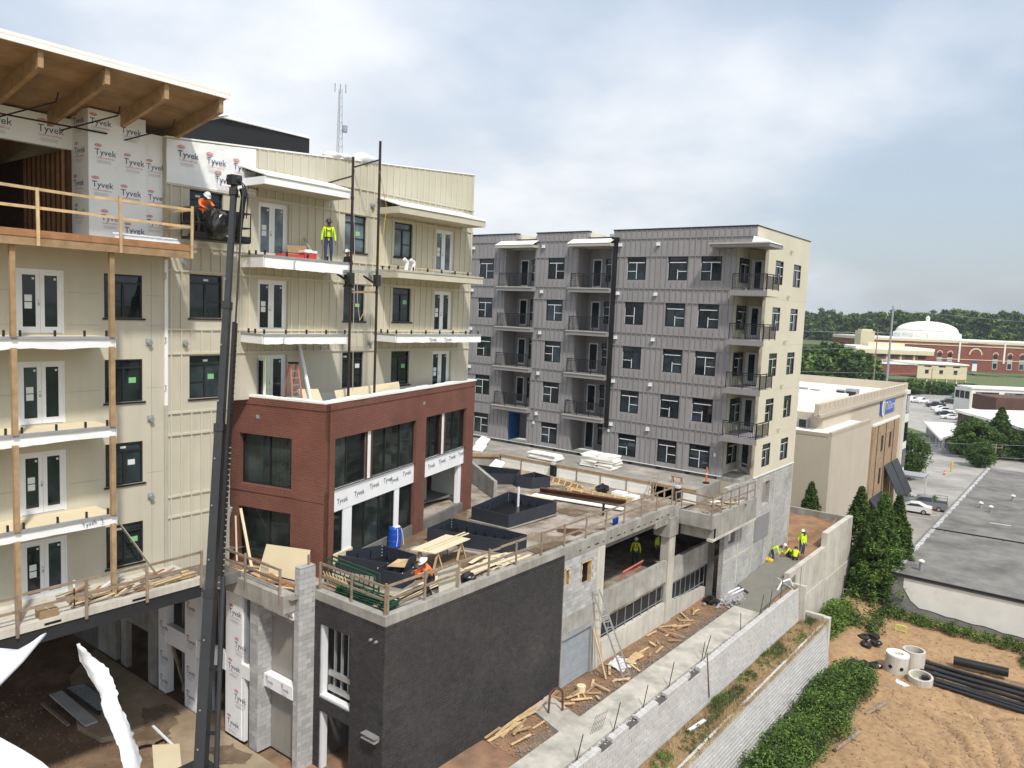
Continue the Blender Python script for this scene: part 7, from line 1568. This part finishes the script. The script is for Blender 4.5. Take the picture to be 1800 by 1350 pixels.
person('worker in lime shirt and white hat standing at the back of the pour', (-17.0, 58.9, -6.3), PF-.5, 'stand', 'hivis', 'jeans')
person('worker in lime shirt standing in front of his colleague with white hat', (-16.7, 58.2, -6.3), PF+.7, 'stand', 'hivis', 'jeans', 'hat_dark')
# ================================================================ vegetation
LM = ['leaf_a', 'leaf_b', 'leaf_c']
def leaves(q, rnd, c, rad, n, size, flat=1., mats=(0, 0, 1, 2)):
    mm = rnd.choice(mats)
    for i in range(n):
        while True:
            d = Vector((rnd.uniform(-1, 1), rnd.uniform(-1, 1), rnd.uniform(-1, 1)))
            if d.length < 1: break
        p = Vector(c)+Vector((d.x*rad, d.y*rad, d.z*rad*flat)); s = size*rnd.uniform(.6, 1.3)
        u = Vector((rnd.gauss(0, 1), rnd.gauss(0, 1), rnd.gauss(0, .6))).normalized(); w_ = u.cross(Vector((rnd.gauss(0, 1), rnd.gauss(0, 1), rnd.gauss(0, 1)))).normalized()
        q.add([p-u*s, p+w_*s*.45, p+u*s, p-w_*s*.45], [(0, 1, 2, 3)], mm if rnd.random() < .75 else rnd.choice(mats))
def trunk(t, h, r, seed, limbs=5, lean=.0, z0=.0, zs=.35):
    rnd = random.Random(seed); q = MB(); pts = [Vector((lean*k*h*.1+.1*r*math.sin(k*7+seed), .05*h*rnd.uniform(-.3, .3)*k, h*k)) for k in (0, .3, .6, .9)]
    for i in range(3): q.cyl(pts[i], pts[i+1], r*(1-.27*i), 9, 0, r*(1-.27*(i+1)))
    for i in range(limbs):
        a = rnd.uniform(0, 6.28); k = rnd.uniform(zs, .85); b = Vector((0, 0, h*k)); L0 = h*rnd.uniform(.2, .38); e_ = b+Vector((math.cos(a)*L0*.8, math.sin(a)*L0*.8, L0*.6)); q.cyl(b, e_, r*.35, 6, 0, r*.1)
    return q
def make_tree(h, cr, seed, n_cl, n_lf, size, kind='round'):
    """crown and trunk meshes centred on the origin"""
    rnd = random.Random(seed); q = MB()
    for i in range(n_cl):
        a = rnd.uniform(0, 6.283)
        if kind == 'cone':
            k = rnd.random()**.75; z = h*(.04+.95*k); rr = cr*(1-k)**.9*(.85+.3*rnd.random())*(1 if k > .12 else .75+k*2); rad = cr*rnd.uniform(.12, .22)*(1-.55*k)
            rr *= rnd.uniform(.72, 1.0)
        else:
            k = rnd.random(); zc = .56; th = math.acos(rnd.uniform(-.95, 1)); lump = 1+.28*MN.noise(Vector((math.cos(a)*1.3+seed, math.sin(a)*1.3, math.cos(th)*1.6))); rr = cr*math.sin(th)*rnd.uniform(.55, 1.02)*lump; z = h*zc+h*.42*math.cos(th)*rnd.uniform(.75, 1.02)*lump; rad = cr*rnd.uniform(.13, .27)
        leaves(q, rnd, (rr*math.cos(a), rr*math.sin(a), z), rad, n_lf, size, .8 if kind != 'cone' else 1.3)
    return q, trunk(None, h*(.9 if kind == 'cone' else .7), h*.022+.06, seed, 0 if kind == 'cone' else 7)
TREES = {}
for nm, a in (('thuja', (9.5, 2.4, 1, 620, 60, .10, 'cone')), ('thuja2', (9.0, 2.1, 2, 560, 60, .10, 'cone')), ('round', (8, 3.4, 3, 260, 44, .20)), ('round2', (9, 3.9, 4, 280, 44, .22)), ('far1', (12, 6.0, 5, 90, 34, .75)), ('far2', (13, 5.2, 6, 80, 34, .75)), ('far3', (10, 6.5, 7, 90, 30, .75))):
    c, t_ = make_tree(*a); cm = bpy.data.meshes.new('crown'); cm.from_pydata(c.v, [], c.f); [cm.materials.append(MATS[m]) for m in LM]; cm.polygons.foreach_set('material_index', c.m); cm.update()
    tm = bpy.data.meshes.new('trunk'); tm.from_pydata(t_.v, [], t_.f); tm.materials.append(MATS['bark']); TREES[nm] = (cm, tm)
def tree(kind, x, y, z, s, label, group=None, name='tree', rz=None, sxy=1.):
    t = thing(name, (x, y, z), label, 'tree', group); t.scale = (s*sxy, s*sxy, s); t.rotation_euler.z = rz if rz is not None else (x*7.3+y*3.1) % 6.28
    for nm, me in zip(('crown', 'trunk'), TREES[kind]):
        o = bpy.data.objects.new(nm, me); COL.objects.link(o); o.parent = t
    return t
for i, (k, x, y, z, s, w_, lb) in enumerate((('thuja', -13.3, 67.8, -13.2, 1.12, 1.05, 'tallest conical evergreen in front, beside the tall concrete wall'), ('thuja2', -12.9, 71.5, -13.4, 1.12, 1.1, 'conical evergreen at the right of the clump by the flat roof'), ('thuja2', -16.4, 73.5, -13.4, 1.10, 1.2, 'conical evergreen behind the corner of the tall concrete wall'), ('thuja', -20.6, 73.0, -13.4, 1.02, 1.0, 'lone conical evergreen between the grey block and the hotel'), ('thuja', -14.6, 70.0, -13.4, .92, 1.2, 'shorter broad evergreen in the middle of the conical clump'))):
    tree(k, x, y, z, s, lb, 'conical evergreens beside the hotel', 'evergreen', None, w_)
for i, (k, s_, t_, sc, sx, lb) in enumerate((('round2', 65.5, 126, .95, .9, 'leafy street tree at the hotel entrance corner'), ('round', 91, 150, 1.05, 1.15, 'broad dark bushy tree in front of the brown building'), ('thuja2', 96.5, 151, 1.12, 1.75, 'tall spiky dark tree behind the bushy tree by the brown building'), ('round', 86.5, 140, .66, 1.1, 'small round tree overhanging the flat grey roof'), ('round2', 101, 148, .8, 1.1, 'low tree at the right edge beside the brown building'), ('thuja', 92.0, 153, .82, 1.9, 'shorter spiky tree left of the tall spiky tree'))):
    p = ST(s_, t_); tree(k, p[0], p[1], -14-.8*(k[0] == 'r'), sc, lb, sxy=sx)
rt_ = random.Random(12)
for i in range(15):
    s_ = 110+rt_.uniform(-6, 15); t_ = 285+rt_.uniform(-20, 30); p = ST(s_, t_); tree(rt_.choice(['far1', 'far2', 'far3']), p[0], p[1], -14.2, rt_.uniform(1.0, 1.45), 'dark green tree in the clump behind the hotel', 'trees behind the hotel')
for i in range(12):
    s_ = 150+i*2.2; t_ = 290+rt_.uniform(-6, 10); p = ST(s_, t_); tree('far3', p[0], p[1], -14.2, rt_.uniform(.45, .62), 'low tree in the belt behind the car park', 'tree belt behind the car park')
for i in range(120):
    s_ = rt_.uniform(150, 520); t_ = rt_.uniform(620, 800); p = ST(s_, t_); far = rt_.random()
    tree(rt_.choice(['far1', 'far2', 'far3']), p[0], p[1], -8+(6 if s_ > 270 else 0), rt_.uniform(1.5, 2.2)*(1.12 if s_ > 300 else .95), 'broad tree in the distant wood on the skyline', 'distant wood on the skyline')
for i in range(26):
    s_ = rt_.uniform(245, 420); t_ = rt_.uniform(500, 580); p = ST(s_, t_); tree(rt_.choice(['far1', 'far2', 'far3']), p[0], p[1], -14, rt_.uniform(1.5, 2.0), 'tree standing just behind the domed hall', 'trees behind the domed hall')
q = MB(); rnd = random.Random(91)
for i in range(700):
    s_ = rnd.uniform(60, 560); t_ = rnd.uniform(660, 860); p = ST(s_, t_); leaves(q, rnd, (p[0], p[1], -2+rnd.uniform(-6, 12)+(4 if s_ > 280 else 0)), 7, 14, 2.0)
q.obj('far_wood', LM, kind='stuff', label='dark mass of woodland along the horizon', cat='wood')
# overgrown hedge against the lower wall
def hedge(name, label, fn, n_cl, n_lf, size, seed, cat='shrub', mats=(0, 0, 1, 1, 2), group=None, rad=.5):
    rnd = random.Random(seed); q = MB(); pts = []
    for i in range(n_cl): c, r_ = fn(rnd); pts.append(c); leaves(q, rnd, c, r_*rad*2, n_lf, size, .9, mats)
    cx, cy = sum(p[0] for p in pts)/n_cl, sum(p[1] for p in pts)/n_cl; z0 = min(p[2] for p in pts)-.2
    t = thing(name, (cx, cy, z0), label, cat, group); q.obj('foliage', LM, t)
    s_ = MB()
    for i in range(8): p = pts[(i*37) % n_cl]; s_.cyl((p[0]*.7+cx*.3, p[1]*.9+cy*.1, z0), (p[0], p[1], p[2]), .03, 5, 0, .012)
    s_.obj('stem', 'bark', t); return t
def hfn(rnd):
    y = rnd.uniform(33, 53.3); k = rnd.random(); w_ = 2.2+.7*nz(0, y, .5, 9)*(1 if y < 52 else .6); x = -12.55+w_*k; top = -11.5+.55*nz(0, y, .45, 3)+.75*math.sin(k*2.6)*.9-(.35 if y > 51.5 else 0)
    z = top-rnd.random()**2*(top+12.3); return (x+.3*nz(y, z, 1, 2), y, z), .55
hedge('overgrown_hedge', 'overgrown green creeper hedge below the lower block wall', hfn, 1300, 46, .085, 3, mats=(0, 1, 1, 2, 0))
def sfn(rnd): a = rnd.uniform(0, 6.28); r = rnd.random()**.5; return (-14.7+.8*r*math.cos(a), 60.5+3.8*r*math.sin(a), -12.3+rnd.random()*2.6*(1-r*.5)), .5
hedge('weedy_shrub', 'bright green weedy shrub at the foot of the tall concrete wall', sfn, 260, 40, .10, 5, mats=(0, 1, 1, 1))
def bfn(rnd): y = rnd.uniform(61.0, 68.5); return (-13.3+rnd.uniform(-1.5, 1.6), y, -12.2+rnd.random()*1.0), .5
hedge('undergrowth', 'dark undergrowth beneath the conical evergreens', bfn, 150, 36, .11, 6, mats=(0, 2, 2, 1))
def gfn(rnd): x = rnd.uniform(-11.8, 6); return (x, 65.6-.04*(x+11)+rnd.uniform(-.7, .6), lotz(x, 65.6)+.1+rnd.random()*.45), .3
hedge('weed_strip', 'strip of low green weeds along the half painted wall', gfn, 420, 30, .08, 8, mats=(0, 0, 1))
def wfn(rnd): a = rnd.uniform(0, 6.28); r = rnd.random(); return (-2.4+.7*r*math.cos(a), 63.6+.8*r*math.sin(a), -12.1+rnd.random()*1.3*(1-r)), .25
hedge('tall_weed', 'tall bushy weed beside the half painted wall', wfn, 60, 34, .07, 9)
for i, (x, y, r, h, lb, mt) in enumerate(((-14.3, 30.9, .42, .75, 'small bright green bush on the planted ledge', (1, 1, 0)), (-13.9, 33.4, .7, 1.0, 'wispy dark green shrub leaning over the lower wall', (0, 2, 0)), (-14.4, 41.5, .55, .5, 'low green clump midway along the planted ledge', (0, 1, 0)), (-14.3, 44.6, .75, .6, 'wide grassy clump on the ledge near the far end', (0, 1, 0)), (-14.2, 49.0, .8, .6, 'grassy clump on the ledge before the concrete end wall', (0, 1, 1)), (-14.5, 38.0, .4, .35, 'tiny green tuft on the ledge beside the upper wall', (0, 1)))):
    def cf(rnd, x=x, y=y, r=r, h=h): a = rnd.uniform(0, 6.28); k = rnd.random()**.5*1.3; return (x+r*k*math.cos(a)*.7, y+r*k*math.sin(a)*1.5, -9.05+rnd.random()**1.6*h*max(.15, 1-k*.7)), .13
    hedge('ledge_bush', lb, cf, 44, 22, .045, 40+i, mats=mt)
q = MB(); rnd = random.Random(15)
for i in range(14000):
    y = rnd.uniform(24, 53.3); x = rnd.uniform(-14.8, -13.3); g = nz(x, y, .5, 7)
    if g < -.05 and rnd.random() < .75: continue
    h = rnd.uniform(.08, .3)*(1+g); a = rnd.uniform(0, 6.28); dx, dy = math.cos(a)*.02, math.sin(a)*.02; lx, ly = rnd.gauss(.03, .06), rnd.gauss(0, .06); z = ledgez(x, y)
    q.add([(x-dx, y-dy, z), (x+dx, y+dy, z), (x+lx, y+ly, z+h)], [(0, 1, 2)], 0 if g > .12 and x < -13.9 else 1)
q.obj('ledge_grass', ['grass', 'straw'], kind='stuff', label='green and straw coloured grass along the planted ledge', cat='grass')
q = MB()
for i in range(2600):
    y = rnd.uniform(24, 53.3); x = -13.36+rnd.gauss(0, .06); h = rnd.uniform(.1, .35); z = -8.97
    q.add([(x, y-.02, z), (x, y+.02, z), (x+rnd.uniform(.05, .16), y+rnd.gauss(0, .06), z-h*.7+.1)], [(0, 1, 2)], 1)
q.obj('hanging_straw', ['grass', 'straw'], kind='stuff', label='dry straw hanging over the top of the lower wall', cat='grass')
MB().beam((-14.4, 33.9, -8.86), (-14.2, 35.3, -8.82), .18, .06).obj('white_sheet', 'wrap_torn', label='crumpled white scrap lying on the planted ledge', cat='scrap')
# small entry bed shrub and tree trunk by the hotel
# ================================================================ vehicles, poles, wires, fence
def car(x, y, z, rz, body, kind, label, group='cars in the far car park'):
    t = thing('pickup_truck' if kind == 'pickup' else 'car', (x, y, z), label, 'pickup' if kind == 'pickup' else 'car', group)
    if kind == 'pickup':
        L_, W, prof = 5.6, 1.95, [(-2.8, .55), (-2.8, 1.0), (-2.6, 1.12), (-1.35, 1.2), (-.65, 1.82), (.75, 1.84), (1.0, 1.2), (2.75, 1.22), (2.8, .6)]; glass = [(-1.22, 1.22), (-.62, 1.74), (.72, 1.76), (.92, 1.22)]; wb = (-1.75, 1.75)
    elif kind == 'suv':
        L_, W, prof = 4.7, 1.9, [(-2.35, .5), (-2.35, .95), (-1.3, 1.1), (-.75, 1.68), (1.7, 1.68), (2.25, 1.1), (2.35, .55)]; glass = [(-1.15, 1.1), (-.7, 1.6), (1.65, 1.6), (2.05, 1.1)]; wb = (-1.4, 1.4)
    else:
        L_, W, prof = 4.8, 1.84, [(-2.4, .45), (-2.4, .72), (-2.2, .84), (-1.05, .98), (-.25, 1.40), (.75, 1.44), (1.65, 1.06), (2.3, 1.0), (2.42, .5)]; glass = [(-.88, 1.0), (-.22, 1.34), (.72, 1.38), (1.45, 1.06)]; wb = (-1.42, 1.42)
    M = Matrix.Translation((x, y, z)) @ Matrix.Rotation(rz, 4, 'Z'); n = len(prof)
    def loft(pr, wlo, whi, zlo, zhi):
        f = lambda h: (wlo+(whi-wlo)*max(0, min(1, (h-zlo)/(zhi-zlo))))/2
        vs = [(px, -f(pz), pz) for px, pz in pr]+[(px, f(pz), pz) for px, pz in pr]; k = len(pr)
        return vs, [tuple(range(k)), tuple(range(2*k-1, k-1, -1))]+[(i, k+i, k+(i+1) % k, (i+1) % k) for i in range(k)]
    zb = prof[1][1]; q = MB(); q.add(*loft([(prof[0][0]+.05, .3)]+prof+[(prof[-1][0]-.05, .3)], W, W*.78, 1.0, 1.8)); q.xf(M); q.obj('body', body, t)
    gl = MB(); vs, fs = loft(glass, W*1.012, W*.80, 1.0, 1.8); gl.add(vs, fs[:2]); gl.xf(M); gl.obj('side_windows', 'glass', t)
    g1, g2 = glass[0], glass[1]; hw = lambda h: (W+(W*.78-W)*max(0, min(1, (h-1.0)/.8)))/2*.92
    for (a, b, nm) in ((glass[0], glass[1], 'windscreen'), (glass[3], glass[2], 'rear_window')):
        s = -.06 if nm == 'windscreen' else .10; sgn = -1 if nm == 'windscreen' else 1
        q = MB(); q.add([(a[0]+s, -hw(a[1]), a[1]+.03), (a[0]+s, hw(a[1]), a[1]+.03), (b[0]+s, hw(b[1]), b[1]+.03), (b[0]+s, -hw(b[1]), b[1]+.03)], [(0, 1, 2, 3)]); q.xf(M); q.obj(nm, 'glass', t)
    for wx in wb:
        for s in (-1, 1):
            q = MB().cyl((wx, s*(W/2-.2), .33), (wx, s*(W/2+.015), .33), .34, 16); q.xf(M); wo_ = q.obj('wheel', 'tyre', t); q = MB().cyl((wx, s*(W/2-.1), .33), (wx, s*(W/2+.025), .33), .21, 12); q.xf(M); q.obj('rim', 'alu', wo_)
    for s in (-1, 1):
        q = MB().box(prof[0][0]-.02, prof[0][0]+.1, s*W*.38-.2, s*W*.38+.2, zb-.22, zb-.05); q.xf(M); q.obj('headlight', 'white_paint', t); q = MB().box(prof[-1][0]-.1, prof[-1][0]+.02, s*W*.4-.15, s*W*.4+.15, .75, .95); q.xf(M); q.obj('tail_light', 'red_paint', t)
    if kind == 'pickup':
        q = MB().box(1.05, 2.7, -W*.42, W*.42, 1.2, 1.235); q.xf(M); q.obj('bed', 'black', t)
        if 'rack' in label:
            q = MB()
            for a in (1.1, 2.65):
                for s in (-1, 1): q.cyl((a, s*.85, 1.2), (a, s*.85, 1.95), .03, 6)
                q.cyl((a, -.85, 1.95), (a, .85, 1.95), .03, 6)
            for s in (-1, 1): q.cyl((1.1, s*.85, 1.95), (2.65, s*.85, 1.95), .03, 6)
            q.xf(M); q.obj('ladder_rack', 'black', t)
    return t
car(-19.2, 115.5, -14, R(6), 'car_white', 'sedan', 'white sedan parked nearest below the hotel awnings', 'cars by the hotel'); car(-18.3, 119.0, -14, R(8), 'car_silver', 'pickup', 'silver pickup with ladder rack parked behind the white sedan', 'cars by the hotel')
fl = [(-50.9, 287, 1.2, 'car_white', 'pickup', 'left white pickup at the far end of the car park'), (-48.0, 287, 1.2, 'car_white', 'pickup', 'right white pickup at the far end of the car park'), (-42, 276, .4, 'car_dark', 'pickup', 'dark pickup farthest in the parked row'), (-39.5, 268, .4, 'car_white', 'sedan', 'white sedan behind the white pickup in the parked row'), (-37, 260, .4, 'car_white', 'pickup', 'white pickup in the middle of the parked row'), (-36, 252.5, .4, 'car_dark', 'sedan', 'dark sedan between white cars in the parked row'), (-33.2, 244, .4, 'car_white', 'sedan', 'nearest white sedan in the parked row'), (-41, 294, .4, 'car_dark', 'suv', 'dark car beside the cream office'), (-41.5, 308, .4, 'car_silver', 'suv', 'grey car farthest beside the cream office')]
for x, y, a, b, k, lb in fl: car(x, y, -14, a, b, k, lb)
# cone, bollard, sign
def cone(x, y, z, lb):
    t = thing('traffic_cone', (x, y, z), lb, 'cone'); MB().box(x-.25, x+.25, y-.25, y+.25, z, z+.05).obj('base', 'orange', t); MB().lathe((x, y, z+.05), [(.18, 0), (.05, .8)], 10).obj('cone_body', 'orange', t); MB().lathe((x, y, z+.4), [(.128, 0), (.09, .18)], 10).obj('band', 'white_paint', t)
cone(-20.4, 149.3, -14, 'orange traffic cone on the hotel drive')
MB().cyl((-20.0, 153.5, -14), (-20.0, 153.5, -12.2), .15, 8).lathe((-20, 153.5, -12.2), [(.15, 0), (.02, .12)], 8).obj('bollard', 'yellow', label='yellow bollard behind the traffic cone', cat='bollard')
# entry bed kerb at the hotel
MB().prism([(-22+6.5*math.cos(a), 121+5*math.sin(a)) for a in [i*math.pi/8-.6 for i in range(12)]], -14.05, -13.88).obj('entry_bed', 'soil_bank', kind='structure')
def bush_fn(rnd): a = rnd.uniform(0, 6.28); r = rnd.random(); return (-19.3+2.6*r*math.cos(a), 122.6+1.2*r*math.sin(a), -13.8+rnd.random()*.8), .35
hedge('entry_shrub', 'dark clipped shrubs in the entry bed by the hotel', bush_fn, 60, 30, .12, 77)
# poles and wires
def pole_(s_, t_, z0, z1, r, m, lb, arm=True, name='utility_pole'):
    p = ST(s_, t_); t = thing(name, (*p, z0), lb, 'pole'); MB().cyl((*p, z0), (*p, z1), r, 8, 0, r*.7).obj('mast', m, t)
    if arm:
        a = ST(s_-1.2, t_); b = ST(s_+1.2, t_); MB().beam((*a, z1-.8), (*b, z1-.8), .12, .12).obj('crossarm', 'wood_grey', t)
        for k in (-1.1, 0, 1.1): c = ST(s_+k, t_); MB().cyl((*c, z1-.74), (*c, z1-.4), .06, 6).obj('insulator', 'galv', t)
    return p
pole_(97.2, 200, -14, 16.3, .32, 'galv', 'tall grey steel pole rising behind the hotel roof', False)
pole_(107.8, 230, -14, 9.8, .2, 'wood_grey', 'wooden pole left of the cream school wing')
pole_(157.6, 290, -14, -3.8, .16, 'wood_grey', 'wooden pole in the tree belt behind parked cars')
pole_(227.2, 640, -14, 24, .35, 'wood_grey', 'thin pole on the skyline behind the dome'); pole_(249.8, 480, -14, 14, .25, 'wood_grey', 'pole behind the right wing of the domed hall')
pole_(90.3, 142, -14, -9.8, .14, 'wood_grey', 'wooden pole behind the flat grey roof'); pole_(190, 640, -14, 27, .4, 'galv', 'thin cell mast on the left skyline', False)
def wire(a, b, sag, lb, r=.03):
    A, B = Vector(a), Vector(b); MB().tube([A.lerp(B, k/10)-Vector((0, 0, sag*4*(k/10)*(1-k/10))) for k in range(11)], r, 4).obj('overhead_wire', 'galv', label=lb, cat='wire')
W = lambda s_, t_, z: (*ST(s_, t_), z)
wire(W(40, 200, 9.5), W(97.2, 200, 9.3), .5, 'upper overhead wire left of the steel pole'); wire(W(97.2, 200, 9.3), W(175, 200, 5.5), .8, 'long overhead wire from the steel pole to the right')
wire(W(40, 200, 3.5), W(107.8, 230, 4.5), .6, 'second overhead wire crossing behind the hotel roof'); wire(W(40, 200, -1.5), W(130, 215, -1.0), .7, 'low overhead wire in front of the dark tree clump')
wire(W(97.2, 200, 15.5), W(220, 230, 14.0), 1.5, 'highest overhead wire passing in front of the dome'); wire(W(107.8, 230, 1.0), W(200, 250, -6.0), .6, 'sloping overhead wire before the domed hall')
wire(W(60, 142, -12.0), W(140, 142, -12.4), .3, 'low service wire above the fence', .02); wire(W(60, 140, -9.8), W(140, 150, -10.5), .3, 'service wire in front of the brown building', .02)
# chain link fence
def fence(label, a, b, h, sign=False):
    a, b = Vector(a), Vector(b); t = thing('chain_fence', a, label, 'fence'); n = int((b-a).length/2.5)
    for i in range(n+1): p = a.lerp(b, i/n); MB().cyl(p, p+Vector((0, 0, h)), .05, 6).obj('post', 'galv', t)
    MB().cyl(a+Vector((0, 0, h)), b+Vector((0, 0, h)), .035, 6).obj('top_rail', 'galv', t)
    q = MB(); d = (b-a); L0 = d.length; k = int(L0/.18)
    for i in range(k):
        for s in (1, -1):
            u0 = i*.18; u1 = u0+s*h
            if 0 <= u1 <= L0: q.cyl(a+d*(u0/L0), a+d*(u1/L0)+Vector((0, 0, h)), .008, 3, cap=False)
    q.obj('mesh', 'galv', t)
    if sign: p = a.lerp(b, .2); d.normalize(); MB().add([p+Vector((0, -.06, 1.2)), p+d*1.2+Vector((0, -.06, 1.2)), p+d*1.2+Vector((0, -.06, 2.0)), p+Vector((0, -.06, 2.0))], [(0, 1, 2, 3)]).obj('sign', 'white_paint', t); MB().add([p+d*.3+Vector((0, -.08, 1.5)), p+d*.9+Vector((0, -.08, 1.5)), p+d*.9+Vector((0, -.08, 1.8)), p+d*.3+Vector((0, -.08, 1.8))], [(0, 1, 2, 3)]).obj('sign_mark', 'red_paint', t)
fence('chain link fence with white sign at the end of the hotel drive', (*ST(72, 152), -14), (*ST(88, 152), -14), 2.0, True)
fence('chain link fence in the shade below the conical evergreens', (-15.6, 66.5, -12.6), (-12.4, 66.3, -12.6), 1.8)

# parking bay lines at the hotel and the far row
for i in range(5): MB().beam((-21.3, 112.2+i*2.7, -13.992), (-16.4, 112.9+i*2.7, -13.992), .12, .008).obj('bay_line', 'old_white', kind='structure')
for i in range(8): MB().beam((-35.0-i*1.05, 240+i*8.2, -13.992), (-30.6-i*1.05, 241.9+i*8.2, -13.992), .14, .008).obj('bay_line', 'old_white', kind='structure')
# ================================================================ torn wrap hanging at the open floor edge close by
SP = [((-2.349, 0.984, 9.958), .010), ((-2.325, 0.997, 9.917), .025), ((-2.272, 1.009, 9.887), .031), ((-2.229, 1.012, 9.848), .025), ((-2.196, 1.008, 9.813), .021), ((-2.153, 1.012, 9.779), .023), ((-2.111, 1.014, 9.739), .026), ((-2.073, 1.013, 9.696), .030), ((-2.04, 1.007, 9.645), .033), ((-2.007, 1.0, 9.587), .036), ((-1.956, 0.98, 9.522), .038), ((-1.90, .94, 9.40), .04)]
pts = []
for i in range(len(SP)-1):
    for k in range(6):
        a, b = Vector(SP[i][0]), Vector(SP[i+1][0]); pts.append((a.lerp(b, k/6), SP[i][1]+(SP[i+1][1]-SP[i][1])*k/6))
q = MB(); rnd = random.Random(6); rows_ = []
for i, (p, w_) in enumerate(pts):
    sd = Vector((.72, .55, .42)).normalized(); nn = Vector((.5, -.75, .3)).normalized(); r = []
    for j in range(7):
        s = (j-3)/3; jag = (.25*nz(i*.9, 3.1, 1, 2)+.1*rnd.uniform(-1, 1)) if abs(j-3) == 3 else 0
        r.append(p+sd*w_*(s+jag*(1 if s > 0 else .3))+nn*(.012*math.sin(s*2.2+i*.12)+.010*nz(i*.16, j*.7, 1, 12)+.004*nz(i*.6, j*1.3, 1, 5)))
    rows_.append(r)
vs = [v for r in rows_ for v in r]; q.add(vs, [(i*7+j, i*7+j+1, (i+1)*7+j+1, (i+1)*7+j) for i in range(len(rows_)-1) for j in range(6)])
q.add([v-Vector((.5, -.75, .3)).normalized()*.002 for v in vs], [((i+1)*7+j, (i+1)*7+j+1, i*7+j+1, i*7+j) for i in range(len(rows_)-1) for j in range(6)])
for i in range(0):      # frayed fibres
    p, w_ = pts[rnd.randrange(0, 34)]; s = rnd.choice((1, 1, 1, -1)); sd = Vector((.72, .55, .42)).normalized(); b = p+sd*w_*s*.95; e_ = b+sd*s*rnd.uniform(.002, .010)+Vector((0, 0, rnd.uniform(-.004, .008))); q.cyl(b, e_, .0005, 3, cap=False)
q.obj('torn_wrap_strip', 'wrap_torn', label='frayed white strip of torn wrap curling up close at bottom left', cat='wrap', smooth=True)
def drape(rows, n, label, edge):
    A = [Vector(p) for p in rows[0]]; B = [Vector(p) for p in rows[1]]; k = len(A); q = MB(); m = 8
    vs = []
    for j in range(m+1):
        for i in range(k): p = A[i].lerp(B[i], j/m); vs.append(p+Vector((0, 0, .012*math.sin(j/m*math.pi)))+Vector((.3, -.4, .8))*.003*nz(i*1.1, j*.9, 1, n))
    q.add(vs, [(j*k+i, j*k+i+1, (j+1)*k+i+1, (j+1)*k+i) for j in range(m) for i in range(k-1)]); q.add([v-Vector((0, 0, .004)) for v in vs], [((j+1)*k+i, (j+1)*k+i+1, j*k+i+1, j*k+i) for j in range(m) for i in range(k-1)])
    t = thing('wrap_flap', sum(A, Vector())/k, label, 'wrap'); q.obj('sheet', 'wrap_torn', t, smooth=True)
    MB().tube(edge, .0022, 5).obj('folded_edge', 'galv', t)
R1 = [[(-2.337, 0.624, 10.053), (-2.268, 0.679, 10.064), (-2.199, 0.733, 10.077), (-2.164, 0.76, 10.073), (-2.135, 0.782, 10.074)], [(-2.207, 0.585, 9.947), (-2.143, 0.638, 9.986), (-2.081, 0.692, 10.034), (-2.096, 0.748, 10.068), (-2.108, 0.808, 10.12)]]
drape(R1, 3, 'stiff white wrap flap with folded edge at the left border', R1[1])
R2 = [[(-1.977, 0.525, 10.083), (-1.904, 0.577, 10.049), (-1.852, 0.613, 10.02), (-1.81, 0.643, 9.994), (-1.772, 0.668, 9.969), (-1.734, 0.693, 9.931)], [(-1.72, 0.45, 9.927), (-1.659, 0.497, 9.93), (-1.615, 0.531, 9.933), (-1.602, 0.566, 9.92), (-1.597, 0.605, 9.901), (-1.587, 0.649, 9.882)]]
drape(R2, 5, 'rounded white wrap flap in the bottom left corner', R2[1])
# ================================================================ air
hz = MB().box(-1950, 1950, -1950, 1950, -16, 60).obj('haze', 'dirt', kind='stuff', label='thin pale air haze over the whole view', cat='haze')
hm = bpy.data.materials.new('haze_air'); hm.use_nodes = True; hm.node_tree.nodes.clear(); vo = hm.node_tree.nodes.new('ShaderNodeVolumePrincipled'); mo = hm.node_tree.nodes.new('ShaderNodeOutputMaterial')
vo.inputs['Color'].default_value = (.80, .88, 1.0, 1); vo.inputs['Density'].default_value = .00013; vo.inputs['Anisotropy'].default_value = .2
hm.node_tree.links.new(vo.outputs[0], mo.inputs['Volume']); hz.data.materials.clear(); hz.data.materials.append(hm)
